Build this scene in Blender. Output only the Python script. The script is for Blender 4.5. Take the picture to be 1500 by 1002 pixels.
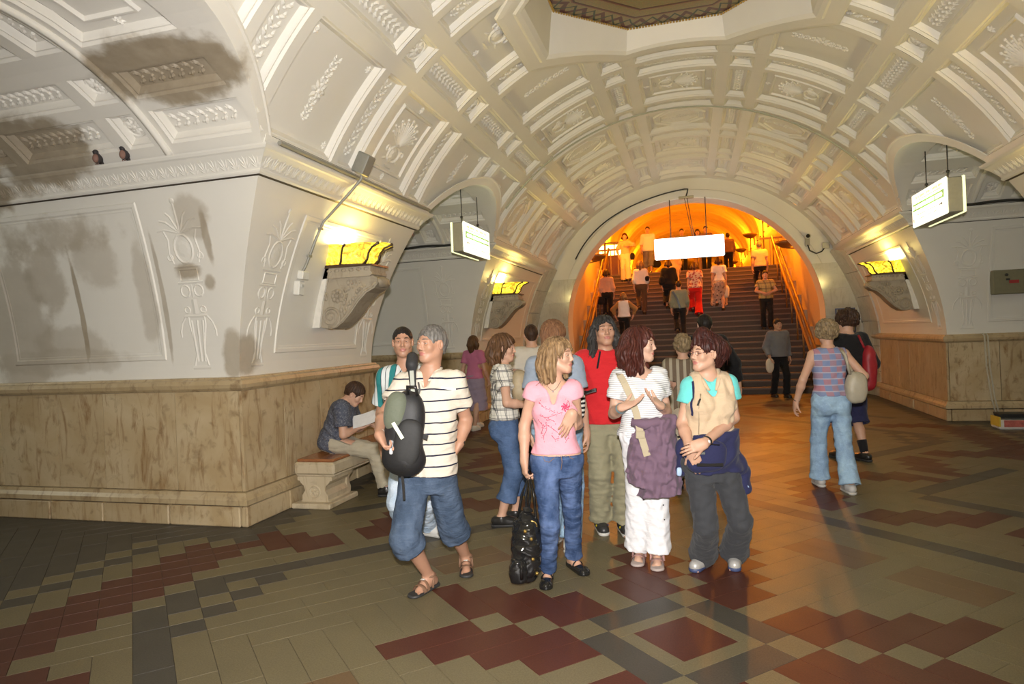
import bpy, bmesh, math, random
import numpy as np
from math import sin, cos, pi, sqrt, radians, degrees, atan2, hypot
from mathutils import Matrix, Vector

SC = bpy.context.scene
COL = SC.collection
for o in list(bpy.data.objects):
    bpy.data.objects.remove(o)

# ------------------------------------------------------------------ camera, lights, exposure
F_PX, CX, CY, EYE = 976.2, 736.0, 491.0, 1.68
YAW, PITCH, ROLL = .2767, .0016, .0419
fw = np.array([-sin(YAW) * cos(PITCH), cos(YAW) * cos(PITCH), sin(PITCH)])
r0 = np.array([cos(YAW), sin(YAW), 0.])
u0_ = np.cross(r0, fw)
CR = r0 * cos(ROLL) - u0_ * sin(ROLL)
CU = u0_ * cos(ROLL) + r0 * sin(ROLL)
cam_d = bpy.data.cameras.new('camera')
cam = bpy.data.objects.new('camera', cam_d)
COL.objects.link(cam)
M = Matrix.Identity(4)
for k in range(3):
    M[k][0], M[k][1], M[k][2] = CR[k], CU[k], -fw[k]
M[0][3], M[1][3], M[2][3] = 0, 0, EYE
cam.matrix_world = M
cam_d.sensor_width = 36
cam_d.lens = F_PX / 1500 * 36
cam_d.shift_x = (750 - CX) / 1500
cam_d.shift_y = -(501 - CY) / 1500
cam_d.clip_start = .05
SC.camera = cam

def px(x, y, depth):
    """point seen at photo pixel (x, y) at the given distance along the view axis"""
    d = fw + CR * (x - CX) / F_PX - CU * (y - CY) / F_PX
    return np.array([0, 0, EYE]) + d * depth

SC.view_settings.view_transform = 'Standard'
SC.view_settings.look = 'None'
SC.view_settings.exposure = 0.0
SC.view_settings.gamma = 1
SC.view_settings.use_curve_mapping = False

W = bpy.data.worlds.new('world')
SC.world = W
W.use_nodes = True
W.node_tree.nodes['Background'].inputs[0].default_value = (.9, .8, .6, 1)
W.node_tree.nodes['Background'].inputs[1].default_value = .02

def lamp(name, kind, loc, power, color, size=.1, rot=None, angle=None, blend=.5):
    d = bpy.data.lights.new(name, kind)
    d.energy = power
    d.color = color
    if kind in ('POINT', 'SPOT'):
        d.shadow_soft_size = size
    if kind == 'AREA':
        d.size = size
    if kind == 'SPOT':
        d.spot_size = angle
        d.spot_blend = blend
    o = bpy.data.objects.new(name, d)
    o.location = loc
    if rot is not None:
        o.rotation_euler = rot
    COL.objects.link(o)
    return o

# the flash on the photographer's camera
fl = lamp('camera_flash', 'SPOT', (0.03, -.03, EYE + .2), 1420, (1, .96, .93), .035, angle=radians(112), blend=.8)
FM = M.copy()
FM[2][3] = EYE + .2
FM[1][3] = -.03
fl.matrix_world = FM @ Matrix.Rotation(radians(2.5), 4, 'X')
WARM = (1, .79, .27)
ORANGE = (1, .285, .006)
# fluorescent light of the platform halls beyond the passages
for sx in (-1, 1):
    for y in (3.4, 10.2):
        lamp('platform_light', 'POINT', (sx * 10.3, y, 3.6), 70, (.95, 1, .86), .5)
# unseen point light in the hall behind the photographer
lamp('hall_light', 'POINT', (-.05, -5.0, 3.6), 150, (1, .84, .58), .6)

# ------------------------------------------------------------------ helpers
def empty(name, loc=(0, 0, 0), rz=0):
    o = bpy.data.objects.new(name, None)
    o.location = loc
    o.rotation_euler = (0, 0, rz)
    o.empty_display_size = .1
    COL.objects.link(o)
    return o

def tag(o, label=None, cat=None, group=None, kind=None):
    if label: o['label'] = label
    if cat: o['category'] = cat
    if group: o['group'] = group
    if kind: o['kind'] = kind
    return o

def mesh(name, V, F, mats=None, smooth=False, midx=None):
    V = np.asarray(V, np.float32)
    me = bpy.data.meshes.new(name)
    if isinstance(F, np.ndarray):
        n, k = F.shape
        me.vertices.add(len(V))
        me.vertices.foreach_set('co', V.ravel())
        me.loops.add(n * k)
        me.loops.foreach_set('vertex_index', F.astype(np.int32).ravel())
        me.polygons.add(n)
        me.polygons.foreach_set('loop_start', np.arange(0, n * k, k, dtype=np.int32))
        me.update(calc_edges=True)
    else:
        me.from_pydata(V.tolist(), [], F)
        me.update()
    for m in (mats if isinstance(mats, (list, tuple)) else [mats]):
        if m is not None:
            me.materials.append(m)
    if smooth:
        me.polygons.foreach_set('use_smooth', np.ones(len(me.polygons), bool))
    if midx is not None:
        me.polygons.foreach_set('material_index', np.asarray(midx, np.int32))
    return me

def obj(name, me, parent=None, loc=(0, 0, 0)):
    o = bpy.data.objects.new(name, me)
    o.location = loc
    COL.objects.link(o)
    if parent is not None:
        o.parent = parent
    return o

class MB:
    """collects simple shapes into one mesh"""
    def __init__(s):
        s.v, s.f, s.m = [], [], []
        s.cur = 0
    def add(s, V, F):
        n = len(s.v)
        s.v += [tuple(map(float, p)) for p in V]
        s.f += [tuple(int(i) + n for i in f) for f in F]
        s.m += [s.cur] * len(F)
        return s
    def box(s, c, d, M=None, bev=0):
        x, y, z = [a / 2 for a in d]
        if bev:
            b = bev
            V = []
            for (sx, sy, sz) in [(a, e, g) for a in (-1, 1) for e in (-1, 1) for g in (-1, 1)]:
                V += [(sx * (x - b), sy * (y - b), sz * z), (sx * (x - b), sy * y, sz * (z - b)), (sx * x, sy * (y - b), sz * (z - b))]
            bm = bmesh.new()
            vs = [bm.verts.new(p) for p in V]
            r = bmesh.ops.convex_hull(bm, input=vs)
            bm.verts.index_update()
            bmesh.ops.dissolve_limit(bm, angle_limit=.01, verts=bm.verts, edges=bm.edges)
            bm.verts.index_update()
            V = [v.co.copy() for v in bm.verts]
            F = [[v.index for v in f.verts] for f in bm.faces]
            bm.free()
        else:
            V = [(a, b2, c2) for a in (-x, x) for b2 in (-y, y) for c2 in (-z, z)]
            F = [(0, 1, 3, 2), (4, 6, 7, 5), (0, 4, 5, 1), (2, 3, 7, 6), (0, 2, 6, 4), (1, 5, 7, 3)]
        if M is not None:
            V = [M @ Vector(p) for p in V]
        V = [(p[0] + c[0], p[1] + c[1], p[2] + c[2]) for p in V]
        return s.add(V, F)
    def tube(s, pts, r, n=8, caps=True):
        P = [Vector(p) for p in pts]
        rs = r if hasattr(r, '__len__') else [r] * len(P)
        V, F = [], []
        nrm = None
        for i, p in enumerate(P):
            t = (P[min(i + 1, len(P) - 1)] - P[max(i - 1, 0)]).normalized()
            if nrm is None:
                nrm = t.orthogonal().normalized()
            nrm = (nrm - t * nrm.dot(t)).normalized()
            b = t.cross(nrm)
            for k in range(n):
                a = 2 * pi * k / n
                V.append(p + (nrm * cos(a) + b * sin(a)) * rs[i])
        for i in range(len(P) - 1):
            for k in range(n):
                F.append((i * n + k, i * n + (k + 1) % n, (i + 1) * n + (k + 1) % n, (i + 1) * n + k))
        if caps:
            F.append(tuple(range(n))[::-1])
            F.append(tuple(range((len(P) - 1) * n, len(P) * n)))
        return s.add(V, F)
    def lathe(s, prof, c=(0, 0, 0), n=20, M=None, a0=0, a1=2 * pi):
        full = abs(a1 - a0 - 2 * pi) < 1e-6
        m = n if full else n + 1
        V, F = [], []
        for (r, z) in prof:
            for k in range(m):
                a = a0 + (a1 - a0) * k / n
                V.append((r * cos(a), r * sin(a), z))
        for i in range(len(prof) - 1):
            for k in range(n):
                k2 = (k + 1) % m
                F.append((i * m + k, i * m + k2, (i + 1) * m + k2, (i + 1) * m + k))
        if M is not None:
            V = [M @ Vector(p) for p in V]
        V = [(p[0] + c[0], p[1] + c[1], p[2] + c[2]) for p in V]
        return s.add(V, F)
    def prism(s, poly, y0, y1, M=None):
        """polygon in x-z, pushed along y"""
        n = len(poly)
        V = [(p[0], y0, p[1]) for p in poly] + [(p[0], y1, p[1]) for p in poly]
        F = [tuple(range(n)), tuple(range(2 * n - 1, n - 1, -1))]
        F += [(i, i + n, (i + 1) % n + n, (i + 1) % n) for i in range(n)]
        if M is not None:
            V = [M @ Vector(p) for p in V]
        return s.add(V, F)
    def sph(s, c, r, n=10, m=7):
        rr = r if hasattr(r, '__len__') else (r, r, r)
        V = [(c[0], c[1], c[2] - rr[2])]
        F = []
        for i in range(1, m):
            t = -pi / 2 + pi * i / m
            for k in range(n):
                a = 2 * pi * k / n
                V.append((c[0] + rr[0] * cos(t) * cos(a), c[1] + rr[1] * cos(t) * sin(a), c[2] + rr[2] * sin(t)))
        V.append((c[0], c[1], c[2] + rr[2]))
        for k in range(n):
            F.append((0, 1 + (k + 1) % n, 1 + k))
            F.append((len(V) - 1, 1 + (m - 2) * n + k, 1 + (m - 2) * n + (k + 1) % n))
        for i in range(m - 2):
            for k in range(n):
                F.append((1 + i * n + k, 1 + i * n + (k + 1) % n, 1 + (i + 1) * n + (k + 1) % n, 1 + (i + 1) * n + k))
        return s.add(V, F)
    def obj(s, name, mats, parent=None, smooth=False, loc=(0, 0, 0), sub=None):
        V = np.array(s.v, np.float32)
        if sub is not None:
            V = V - np.asarray(sub, np.float32)
        me = mesh(name, V, s.f, mats, smooth, s.m if isinstance(mats, (list, tuple)) else None)
        if smooth == 'auto':
            pass
        return obj(name, me, parent, loc)

def recalc(me):
    bm = bmesh.new()
    bm.from_mesh(me)
    bmesh.ops.recalc_face_normals(bm, faces=bm.faces)
    bm.to_mesh(me)
    bm.free()

# ------------------------------------------------------------------ materials
class NT:
    def __init__(s, name):
        s.m = bpy.data.materials.new(name)
        s.m.use_nodes = True
        s.t = s.m.node_tree
        s.bs = s.t.nodes['Principled BSDF']
        s.co = None
    def n(s, typ, **kw):
        nd = s.t.nodes.new(typ)
        for k, v in kw.items():
            setattr(nd, k, v)
        return nd
    def l(s, a, b):
        s.t.links.new(a, b)
    def put(s, sock, v):
        if hasattr(v, 'is_output'):
            s.l(v, sock)
        elif isinstance(v, (tuple, list)) and len(v) == 3 and sock.type == 'RGBA':
            sock.default_value = (*v, 1)
        else:
            sock.default_value = v
    def coord(s, kind='Object'):
        if s.co is None:
            s.co = s.n('ShaderNodeTexCoord')
        return s.co.outputs[kind]
    def mapped(s, scale=(1, 1, 1), rot=(0, 0, 0), loc=(0, 0, 0), src=None):
        m = s.n('ShaderNodeMapping')
        m.inputs['Scale'].default_value = scale
        m.inputs['Rotation'].default_value = rot
        m.inputs['Location'].default_value = loc
        s.l(src or s.coord(), m.inputs[0])
        return m.outputs[0]
    def noise(s, scale, detail=3, vec=None, dist=0, rough=.55):
        t = s.n('ShaderNodeTexNoise')
        t.inputs['Scale'].default_value = scale
        t.inputs['Detail'].default_value = detail
        t.inputs['Roughness'].default_value = rough
        t.inputs['Distortion'].default_value = dist
        s.l(vec or s.coord(), t.inputs['Vector'])
        return t.outputs['Fac']
    def voro(s, scale, feature='F1', vec=None, out='Distance'):
        t = s.n('ShaderNodeTexVoronoi', feature=feature)
        t.inputs['Scale'].default_value = scale
        s.l(vec or s.coord(), t.inputs['Vector'])
        return t.outputs[out]
    def math(s, op, a, b=0., c=None, clamp=False):
        m = s.n('ShaderNodeMath', operation=op, use_clamp=clamp)
        s.put(m.inputs[0], a)
        s.put(m.inputs[1], b)
        if c is not None:
            s.put(m.inputs[2], c)
        return m.outputs[0]
    def ramp(s, fac, stops, interp='LINEAR'):
        r = s.n('ShaderNodeValToRGB')
        r.color_ramp.interpolation = interp
        e = r.color_ramp.elements
        while len(e) < len(stops):
            e.new(.5)
        for el, (p, c) in zip(e, stops):
            el.position = p
            el.color = (*c, 1) if hasattr(c, '__len__') else (c, c, c, 1)
        s.put(r.inputs[0], fac)
        return r.outputs[0]
    def mix(s, fac, a, b, blend='MIX'):
        m = s.n('ShaderNodeMix', data_type='RGBA', blend_type=blend)
        s.put(m.inputs[0], fac)
        s.put(m.inputs[6], a)
        s.put(m.inputs[7], b)
        return m.outputs[2]
    def smooth(s, v, a, b):
        m = s.n('ShaderNodeMapRange', interpolation_type='SMOOTHSTEP')
        s.put(m.inputs[0], v)
        m.inputs[1].default_value = a
        m.inputs[2].default_value = b
        return m.outputs[0]
    def sep(s, vec=None):
        x = s.n('ShaderNodeSeparateXYZ')
        s.l(vec or s.coord(), x.inputs[0])
        return x.outputs
    def blob(s, c, r, amt=.5, nscale=3, soft=.25):
        """1 inside an uneven ellipsoid about c"""
        v = s.n('ShaderNodeVectorMath', operation='SUBTRACT')
        s.l(s.coord(), v.inputs[0])
        v.inputs[1].default_value = c
        d = s.n('ShaderNodeVectorMath', operation='DIVIDE')
        s.l(v.outputs[0], d.inputs[0])
        d.inputs[1].default_value = r
        ln = s.n('ShaderNodeVectorMath', operation='LENGTH')
        s.l(d.outputs[0], ln.inputs[0])
        q = s.math('ADD', ln.outputs['Value'], s.math('MULTIPLY', s.math('SUBTRACT', s.noise(nscale, 4), .5), amt * 2))
        return s.smooth(q, 1 + soft / 2, 1 - soft / 2)
    def bump(s, h, strength=.3, dist=.01):
        b = s.n('ShaderNodeBump')
        b.inputs['Strength'].default_value = strength
        b.inputs['Distance'].default_value = dist
        s.put(b.inputs['Height'], h)
        s.l(b.outputs[0], s.bs.inputs['Normal'])
    def done(s, color=None, rough=.6, metal=0, spec=None, **kw):
        if color is not None:
            s.put(s.bs.inputs['Base Color'], color)
        s.put(s.bs.inputs['Roughness'], rough)
        s.bs.inputs['Metallic'].default_value = metal
        if spec is not None:
            s.bs.inputs['Specular IOR Level'].default_value = spec
        for k, v in kw.items():
            s.put(s.bs.inputs[k], v)
        return s.m

def plain(name, c, rough=.6, metal=0, var=.12, nscale=20, bump=0, spec=None):
    t = NT(name)
    n = t.noise(nscale, 3)
    col = t.mix(n, tuple(x * (1 - var) for x in c), tuple(min(1, x * (1 + var)) for x in c))
    if bump:
        t.bump(t.noise(nscale * 4, 2), bump, .004)
    return t.done(col, rough, metal, spec)

def emit(name, c, e):
    t = NT(name)
    t.bs.inputs['Base Color'].default_value = (*c, 1)
    t.bs.inputs['Emission Color'].default_value = (*c, 1)
    t.bs.inputs['Emission Strength'].default_value = e
    return t.m
# ------------------------------------------------------------------ architecture: numbers
XC, R, ZC = -.06, 3.83, 1.58          # hall vault: a barrel of radius R about the axis (XC, ZC)
PR, PZ = 2.28, 1.77                    # passage vaults
YP = {-1: [-3.5, 3.3, 10.1], 1: [-3.45, 3.45, 10.35]}   # passage centres on the two sides
YEND, YBACK, XOUT = 17.26, -6.0, 8.6

def hx(z):
    return 4.05 - .55 * (max(z - 1.4, 0) / 1.77) ** 1.7
def hy(z):
    return 2.06 - .36 * (max(z - 1.4, 0) / 1.77) ** 1.7

def plaster_mat(name, stained=False, tint=(.77, .745, .68)):
    t = NT(name)
    t.co = t.n('ShaderNodeNewGeometry')
    t.coord = lambda kind='Position': t.co.outputs['Position']
    n = t.noise(1.3, 5)
    col = t.mix(n, tuple(x * .93 for x in tint), tuple(x * 1.05 for x in tint))
    if stained:
        br = (.30, .24, .155)
        gr = t.mix(t.noise(5, 5), (.33, .28, .21), (.47, .42, .34))
        grain = t.noise(7, 5)
        brn = t.mix(grain, (.20, .155, .095), (.42, .35, .25))
        for c, r, k, what in [((-3.80, 4.24, 3.84), (.66, .34, .30), .95, brn), ((-5.75, 4.75, 3.55), (.62, .5, .30), .9, brn),
                              ((-6.75, 5.2, 3.33), (.62, .5, .22), .9, brn),
                              ((-6.0, 5.4, 2.90), (1.15, .35, .30), .75, gr), ((-6.72, 5.4, 2.1), (.42, .35, .95), .7, gr), ((-6.25, 5.4, 2.55), (.30, .35, .45), .7, gr),
                              ((-5.6, 5.4, 2.62), (.40, .35, .34), .5, gr), ((-5.05, 5.4, 2.3), (.13, .35, .6), .5, gr), ((-6.1, 5.4, 1.75), (.5, .35, .22), .55, gr), ((-5.88, 5.4, 2.2), (.035, .35, .7), .8, brn), ((-4.86, 5.4, 2.3), (.03, .35, .7), .6, brn),
                              ((-5.9, 5.4, 3.12), (1.3, .3, .07), .5, brn), ((-6.2, 5.3, 3.28), (.5, .4, .12), .5, brn), ((-4.36, 5.2, 2.92), (.20, .3, .24), .6, gr),
                              ((-4.52, 5.4, 2.42), (.20, .3, .10), .8, brn), ((-4.3, 5.4, 2.3), (.08, .3, .10), .7, brn),
                              ((-4.16, 5.4, 1.62), (.12, .3, .22), .7, brn), ((-6.3, 5.42, 1.6), (.9, .3, .14), .5, gr),
                              ((-5.0, 5.4, 3.0), (.14, .3, .14), .6, brn), ((-4.24, 5.3, 2.75), (.05, .3, .3), .7, brn)]:
            col = t.mix(t.math('MULTIPLY', t.blob(c, r, .45, 4.5, .35), k), col, what)
    t.bump(t.noise(30, 4), .12, .004)
    return t.done(col, .55)

def marble_mat(name, a, b, vein, dirt=.5, rough=.32):
    t = NT(name)
    t.co = t.n('ShaderNodeNewGeometry')
    t.coord = lambda kind='Position': t.co.outputs['Position']
    oi = t.n('ShaderNodeObjectInfo')
    off = t.n('ShaderNodeVectorMath', operation='ADD')
    t.l(t.co.outputs['Position'], off.inputs[0])
    sc = t.math('MULTIPLY', oi.outputs['Random'], 37.)
    t.l(sc, off.inputs[1])
    v = off.outputs[0]
    n1 = t.noise(1.6, 6, v, 1.2)
    col = t.mix(t.ramp(n1, [(.35, 0), (.65, 1)]), a, b)
    st = t.mapped((5, 5, 1.1), src=v)
    n2 = t.noise(1.4, 6, st, 2.0, .65)
    col = t.mix(t.math('MULTIPLY', t.ramp(n2, [(.53, 0), (.70, 1)]), dirt), col, vein)
    n3 = t.noise(9, 6, v, .6)
    col = t.mix(t.math('MULTIPLY', t.ramp(n3, [(.56, 0), (.75, 1)]), dirt * .6), col, tuple(x * .45 for x in vein))
    col = t.mix(t.math('MULTIPLY', oi.outputs['Random'], .22), col, tuple(x * .6 for x in a))
    return t.done(col, rough)

PL = plaster_mat('ceiling_plaster', True)
PLW = plaster_mat('wall_plaster', True, (.72, .70, .64))
MARB = marble_mat('cream_marble', (.45, .335, .185), (.56, .455, .29), (.23, .115, .038), .85)
MARB_M = marble_mat('moulding_marble', (.43, .325, .18), (.52, .41, .25), (.19, .11, .05), .8)
MARB_P = marble_mat('pale_marble', (.55, .53, .45), (.66, .64, .56), (.36, .31, .22), .4, .16)
JOINT = plain('dark_joint', (.06, .045, .03), .9)
STONE = marble_mat('carved_stone', (.36, .31, .235), (.42, .37, .285), (.20, .16, .11), .6, .6)

def void(x, y, z, grow=0.):
    """inside one of the openings cut through the hall vault"""
    x, y, z = np.asarray(x), np.asarray(y), np.asarray(z)
    out = np.zeros(np.broadcast(x, y, z).shape, bool)
    for sx in (-1, 1):
        for yc in YP[sx]:
            out |= ((x - XC) * sx > 2.4) & ((y - yc) ** 2 + (z - PZ) ** 2 < (PR + grow) ** 2)
    return out
OCT_Y = 7.4
def in_oct(x, y, ap=1.52):
    ax, ay = np.abs(np.asarray(x) - XC), np.abs(np.asarray(y) - OCT_Y)
    return (np.maximum(ax, ay) < ap) & (ax + ay < ap * 1.4142)

# ------------------------------------------------------------------ relief ornament (plaster leaves, flowers, stems)
class Relief:
    def __init__(s):
        s.v, s.f = [], []
    def add(s, V, F):
        n = len(s.v)
        s.v += V
        s.f += [tuple(i + n for i in f) for f in F]
    def leaf(s, c, a, L, w, h):
        ca, sa = cos(a), sin(a)
        pts = [(0, 0, 0), (.35 * L, -w, 0), (.75 * L, -.7 * w, 0), (L, 0, 0), (.75 * L, .7 * w, 0), (.35 * L, w, 0), (.5 * L, 0, h)]
        V = [(c[0] + p[0] * ca - p[1] * sa, c[1] + p[0] * sa + p[1] * ca, p[2]) for p in pts]
        s.add(V, [(i, (i + 1) % 6, 6) for i in range(6)])
    def dome(s, c, r, h, n=8):
        V = [(c[0] + r * cos(2 * pi * i / n), c[1] + r * sin(2 * pi * i / n), 0) for i in range(n)]
        V += [(c[0] + .6 * r * cos(2 * pi * i / n), c[1] + .6 * r * sin(2 * pi * i / n), h * .8) for i in range(n)] + [(c[0], c[1], h)]
        s.add(V, [(i, (i + 1) % n, n + (i + 1) % n, n + i) for i in range(n)] + [(n + i, n + (i + 1) % n, 2 * n) for i in range(n)])
    def strip(s, pts, w, h, closed=False):
        n = len(pts)
        V, F = [], []
        for i, p in enumerate(pts):
            a = pts[(i - 1) % n] if closed or i else p
            b = pts[(i + 1) % n] if closed or i < n - 1 else p
            dx, dy = b[0] - a[0], b[1] - a[1]
            l = hypot(dx, dy) or 1
            nx, ny = -dy / l * w, dx / l * w
            V += [(p[0] + nx, p[1] + ny, 0), (p[0], p[1], h), (p[0] - nx, p[1] - ny, 0)]
        for i in range(n if closed else n - 1):
            a, b = 3 * i, 3 * ((i + 1) % n)
            F += [(a, b, b + 1, a + 1), (a + 1, b + 1, b + 2, a + 2)]
        s.add(V, F)
    def ring(s, c, rx, ry, w, h, n=16):
        s.strip([(c[0] + rx * cos(2 * pi * i / n), c[1] + ry * sin(2 * pi * i / n)) for i in range(n)], w, h, True)
    def bouquet(s, c, k=1., rnd=random.Random(3)):
        x, y = c
        for i in range(15):
            a = radians(-64 + 128 * i / 14)
            L = k * (.30 + .05 * (i % 2))
            e = (x + L * cos(a), y + L * sin(a))
            s.strip([(x + .04 * k * cos(a), y + .04 * k * sin(a)), e], .006 * k, .012)
            s.dome(e, .020 * k, .022, 6)
            s.leaf((x + .6 * L * cos(a), y + .6 * L * sin(a)), a + .3, .09 * k, .018 * k, .016)
        s.ring((x - .10 * k, y), .10 * k, .13 * k, .012 * k, .018)
        s.dome((x - .10 * k, y), .085 * k, .025)
        s.strip([(x - .26 * k, y - .08 * k), (x - .26 * k, y + .08 * k)], .02 * k, .02)
        for q in (-1, 1):
            s.ring((x - .06 * k, y + q * .18 * k), .035 * k, .035 * k, .010 * k, .014, 10)
            s.leaf((x - .16 * k, y + q * .10 * k), q * 1.9, .12 * k, .02 * k, .014)
    def garland(s, x0, x1, y, k=1.):
        n = max(3, int((x1 - x0) / (.075 * k)))
        for i in range(n):
            x = x0 + (x1 - x0) * (i + .5) / n
            for q in (-1, 1):
                s.leaf((x, y), q * 1.0, .085 * k, .02 * k, .018)
                s.leaf((x + .02, y + q * .03 * k), q * .35, .06 * k, .014 * k, .014)
            s.dome((x, y), .016 * k, .02, 6)
    def rosette(s, c, r, n=8):
        for i in range(n):
            s.leaf(c, 2 * pi * i / n, r, r * .26, .018)
        s.dome(c, r * .28, .026)
    def candelabrum(s, h):
        """tall ornament of vase, capital, medallion and palm fan; x runs upwards from 0 to h"""
        k = h / 1.6
        L = lambda *p: [(a * k, b * k) for a, b in p]
        s.strip(L((0, -.10), (0, .10)), .022 * k, .02)
        s.strip(L((.02, -.08), (.14, -.045), (.22, -.05), (.42, -.09), (.50, -.09)), .012 * k, .02)
        s.strip(L((.02, .08), (.14, .045), (.22, .05), (.42, .09), (.50, .09)), .012 * k, .02)
        for q in (-.05, 0, .05):
            s.strip(L((.06, q * .8), (.46, q * 1.3)), .014 * k, .018)
        s.strip(L((.50, -.13), (.50, .13)), .018 * k, .022)
        for q in (-1, 1):
            s.strip(L((.50, q * .12), (.44, q * .17), (.36, q * .2), (.30, q * .2)), .012 * k, .018)
            s.ring((.56 * k, q * .09 * k), .03 * k, .03 * k, .01 * k, .018, 10)
        s.strip(L((.52, 0), (.66, 0)), .035 * k, .02)
        for q in (-1, 1):
            s.ring((.74 * k, q * .075 * k), .055 * k, .05 * k, .013 * k, .02, 12)
        s.leaf((.66 * k, 0), 0, .16 * k, .03 * k, .02)
        s.strip(L((.82, -.14), (.82, .14)), .016 * k, .02)
        s.strip(L((.84, -.10), (.94, -.10), (.94, .10), (.84, .10)), .012 * k, .02, True)
        s.strip(L((.97, -.15), (.97, .15)), .014 * k, .02)
        s.ring((1.13 * k, 0), .13 * k, .10 * k, .016 * k, .022)
        s.dome((1.13 * k, 0), .08 * k, .016)
        for q in (-1, 1):
            s.strip(L((1.0, q * .14), (1.1, q * .17), (1.22, q * .15), (1.3, q * .18)), .012 * k, .018)
            s.ring((1.06 * k, q * .17 * k), .03 * k, .03 * k, .01 * k, .016, 10)
        for i in range(7):
            a = radians(-75 + 25 * i)
            s.strip([(1.27 * k, 0), ((1.27 + .17 * cos(a)) * k, .17 * sin(a) * k), ((1.27 + .22 * cos(a)) * k - .02 * abs(sin(a)), .26 * sin(a) * k)], .013 * k, .018)
        s.strip(L((1.27, 0), (1.56, 0)), .012 * k, .02)
        s.dome((1.56 * k, 0), .03 * k, .025)

# ------------------------------------------------------------------ coffers of a barrel vault
def cyl(rad):
    """(arc metres from the panel's middle, y, height into the room) -> local point about the barrel axis"""
    return lambda s, t, h: ((rad - h) * sin(s / rad), t, (rad - h) * cos(s / rad))

def ring_strips(V, F, poly_at, prof, fm, per=4):
    """poly_at(inset) -> corner list; prof = [(inset, height)]"""
    base = len(V)
    rows = []
    for ins, h in prof:
        P = poly_at(ins)
        row = []
        for i in range(len(P)):
            a, b = P[i], P[(i + 1) % len(P)]
            for k in range(per):
                q = k / per
                row.append(fm(a[0] + (b[0] - a[0]) * q, a[1] + (b[1] - a[1]) * q, h))
        rows.append(row)
    n = len(rows[0])
    for r in rows:
        V += r
    for i in range(len(rows) - 1):
        for k in range(n):
            F.append((base + i * n + k, base + i * n + (k + 1) % n, base + (i + 1) * n + (k + 1) % n, base + (i + 1) * n + k))
    return base + (len(rows) - 1) * n, n

def rect_at(a, b):
    return lambda i: [(-a / 2 + i, -b / 2 + i), (a / 2 - i, -b / 2 + i), (a / 2 - i, b / 2 - i), (-a / 2 + i, b / 2 - i)]
def oct_at(a, b, c=.3):
    def f(i):
        x, y = a / 2 - i, b / 2 - i
        cx, cy = c * a - i * .4, c * b - i * .4
        return [(-x + cx, -y), (x - cx, -y), (x, -y + cy), (x, y - cy), (x - cx, y), (-x + cx, y), (-x, y - cy), (-x, -y + cy)]
    return f

def coffer_meshes(rad, arc, ln, kind, depth=.075):
    fm = cyl(rad)
    V, F = [], []
    d = depth
    ring_strips(V, F, rect_at(arc, ln), [(0, 0), (.018, -.022), (.03, -.022), (.034, -.034), (.05, -d * .8), (.058, -d)], fm, 5)
    nb = max(2, int(arc / .12))
    b0 = len(V)
    w = arc - .116
    for i in range(nb + 1):
        for y in (-ln / 2 + .058, ln / 2 - .058):
            V.append(fm(-w / 2 + w * i / nb, y, -d))
    F += [(b0 + 2 * i, b0 + 2 * i + 2, b0 + 2 * i + 3, b0 + 2 * i + 1) for i in range(nb)]
    rl = Relief()
    if kind == 'bouquet':
        ring_strips(V, F, rect_at(arc - .30, ln - .36), [(0, -d), (.012, -d + .028), (.03, -d + .028), (.045, -d)], fm, 5)
        rl.bouquet((-.06, 0), min(arc, ln) / 1.1)
        for q in (-1, 1):
            rl.rosette((q * (arc / 2 - .10), 0), .05, 6)
    elif kind == 'octagon':
        ring_strips(V, F, oct_at(arc - .22, ln - .24), [(0, -d), (.012, -d + .03), (.03, -d + .03), (.045, -d)], fm, 3)
        ring_strips(V, F, oct_at(arc - .42, ln - .44), [(0, -d), (.01, -d + .02), (.02, -d + .02), (.03, -d)], fm, 3)
        rl.rosette((0, 0), .12)
        rl.garland(-.3 * arc, .3 * arc, 0, .9)
        for sx in (-1, 1):
            for sy in (-1, 1):
                rl.rosette((sx * (arc / 2 - .12), sy * (ln / 2 - .12)), .045, 6)
    elif kind == 'garland_s':
        rl.garland(-arc / 2 + .1, arc / 2 - .1, 0, 1.1)
    elif kind == 'garland_t':
        n = len(rl.v)
        rl.garland(-ln / 2 + .1, ln / 2 - .1, 0, 1.1)
        rl.v = [(p[1], p[0], p[2]) for p in rl.v]
        rl.f = [f[::-1] for f in rl.f]
    elif kind == 'rosette':
        rl.rosette((0, 0), min(arc, ln) * .32)
        rl.ring((0, 0), min(arc, ln) * .33, min(arc, ln) * .33, .01, .012)
    pm = mesh('coffer_panel', V, F, PL)
    rm = mesh('plaster_ornament', [fm(p[0], p[1], p[2] - d) for p in rl.v], rl.f, PL) if rl.v else None
    for m_ in (pm, rm):
        if m_: recalc_in(m_)
    return pm, rm

def recalc_in(me):
    """point the faces towards the barrel axis"""
    n = len(me.polygons)
    bm = bmesh.new()
    bm.from_mesh(me)
    for f in bm.faces:
        c = f.calc_center_median()
        if f.normal.dot(Vector((-c.x, 0, -c.z))) < -.02:
            f.normal_flip()
    bm.to_mesh(me)
    bm.free()

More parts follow.
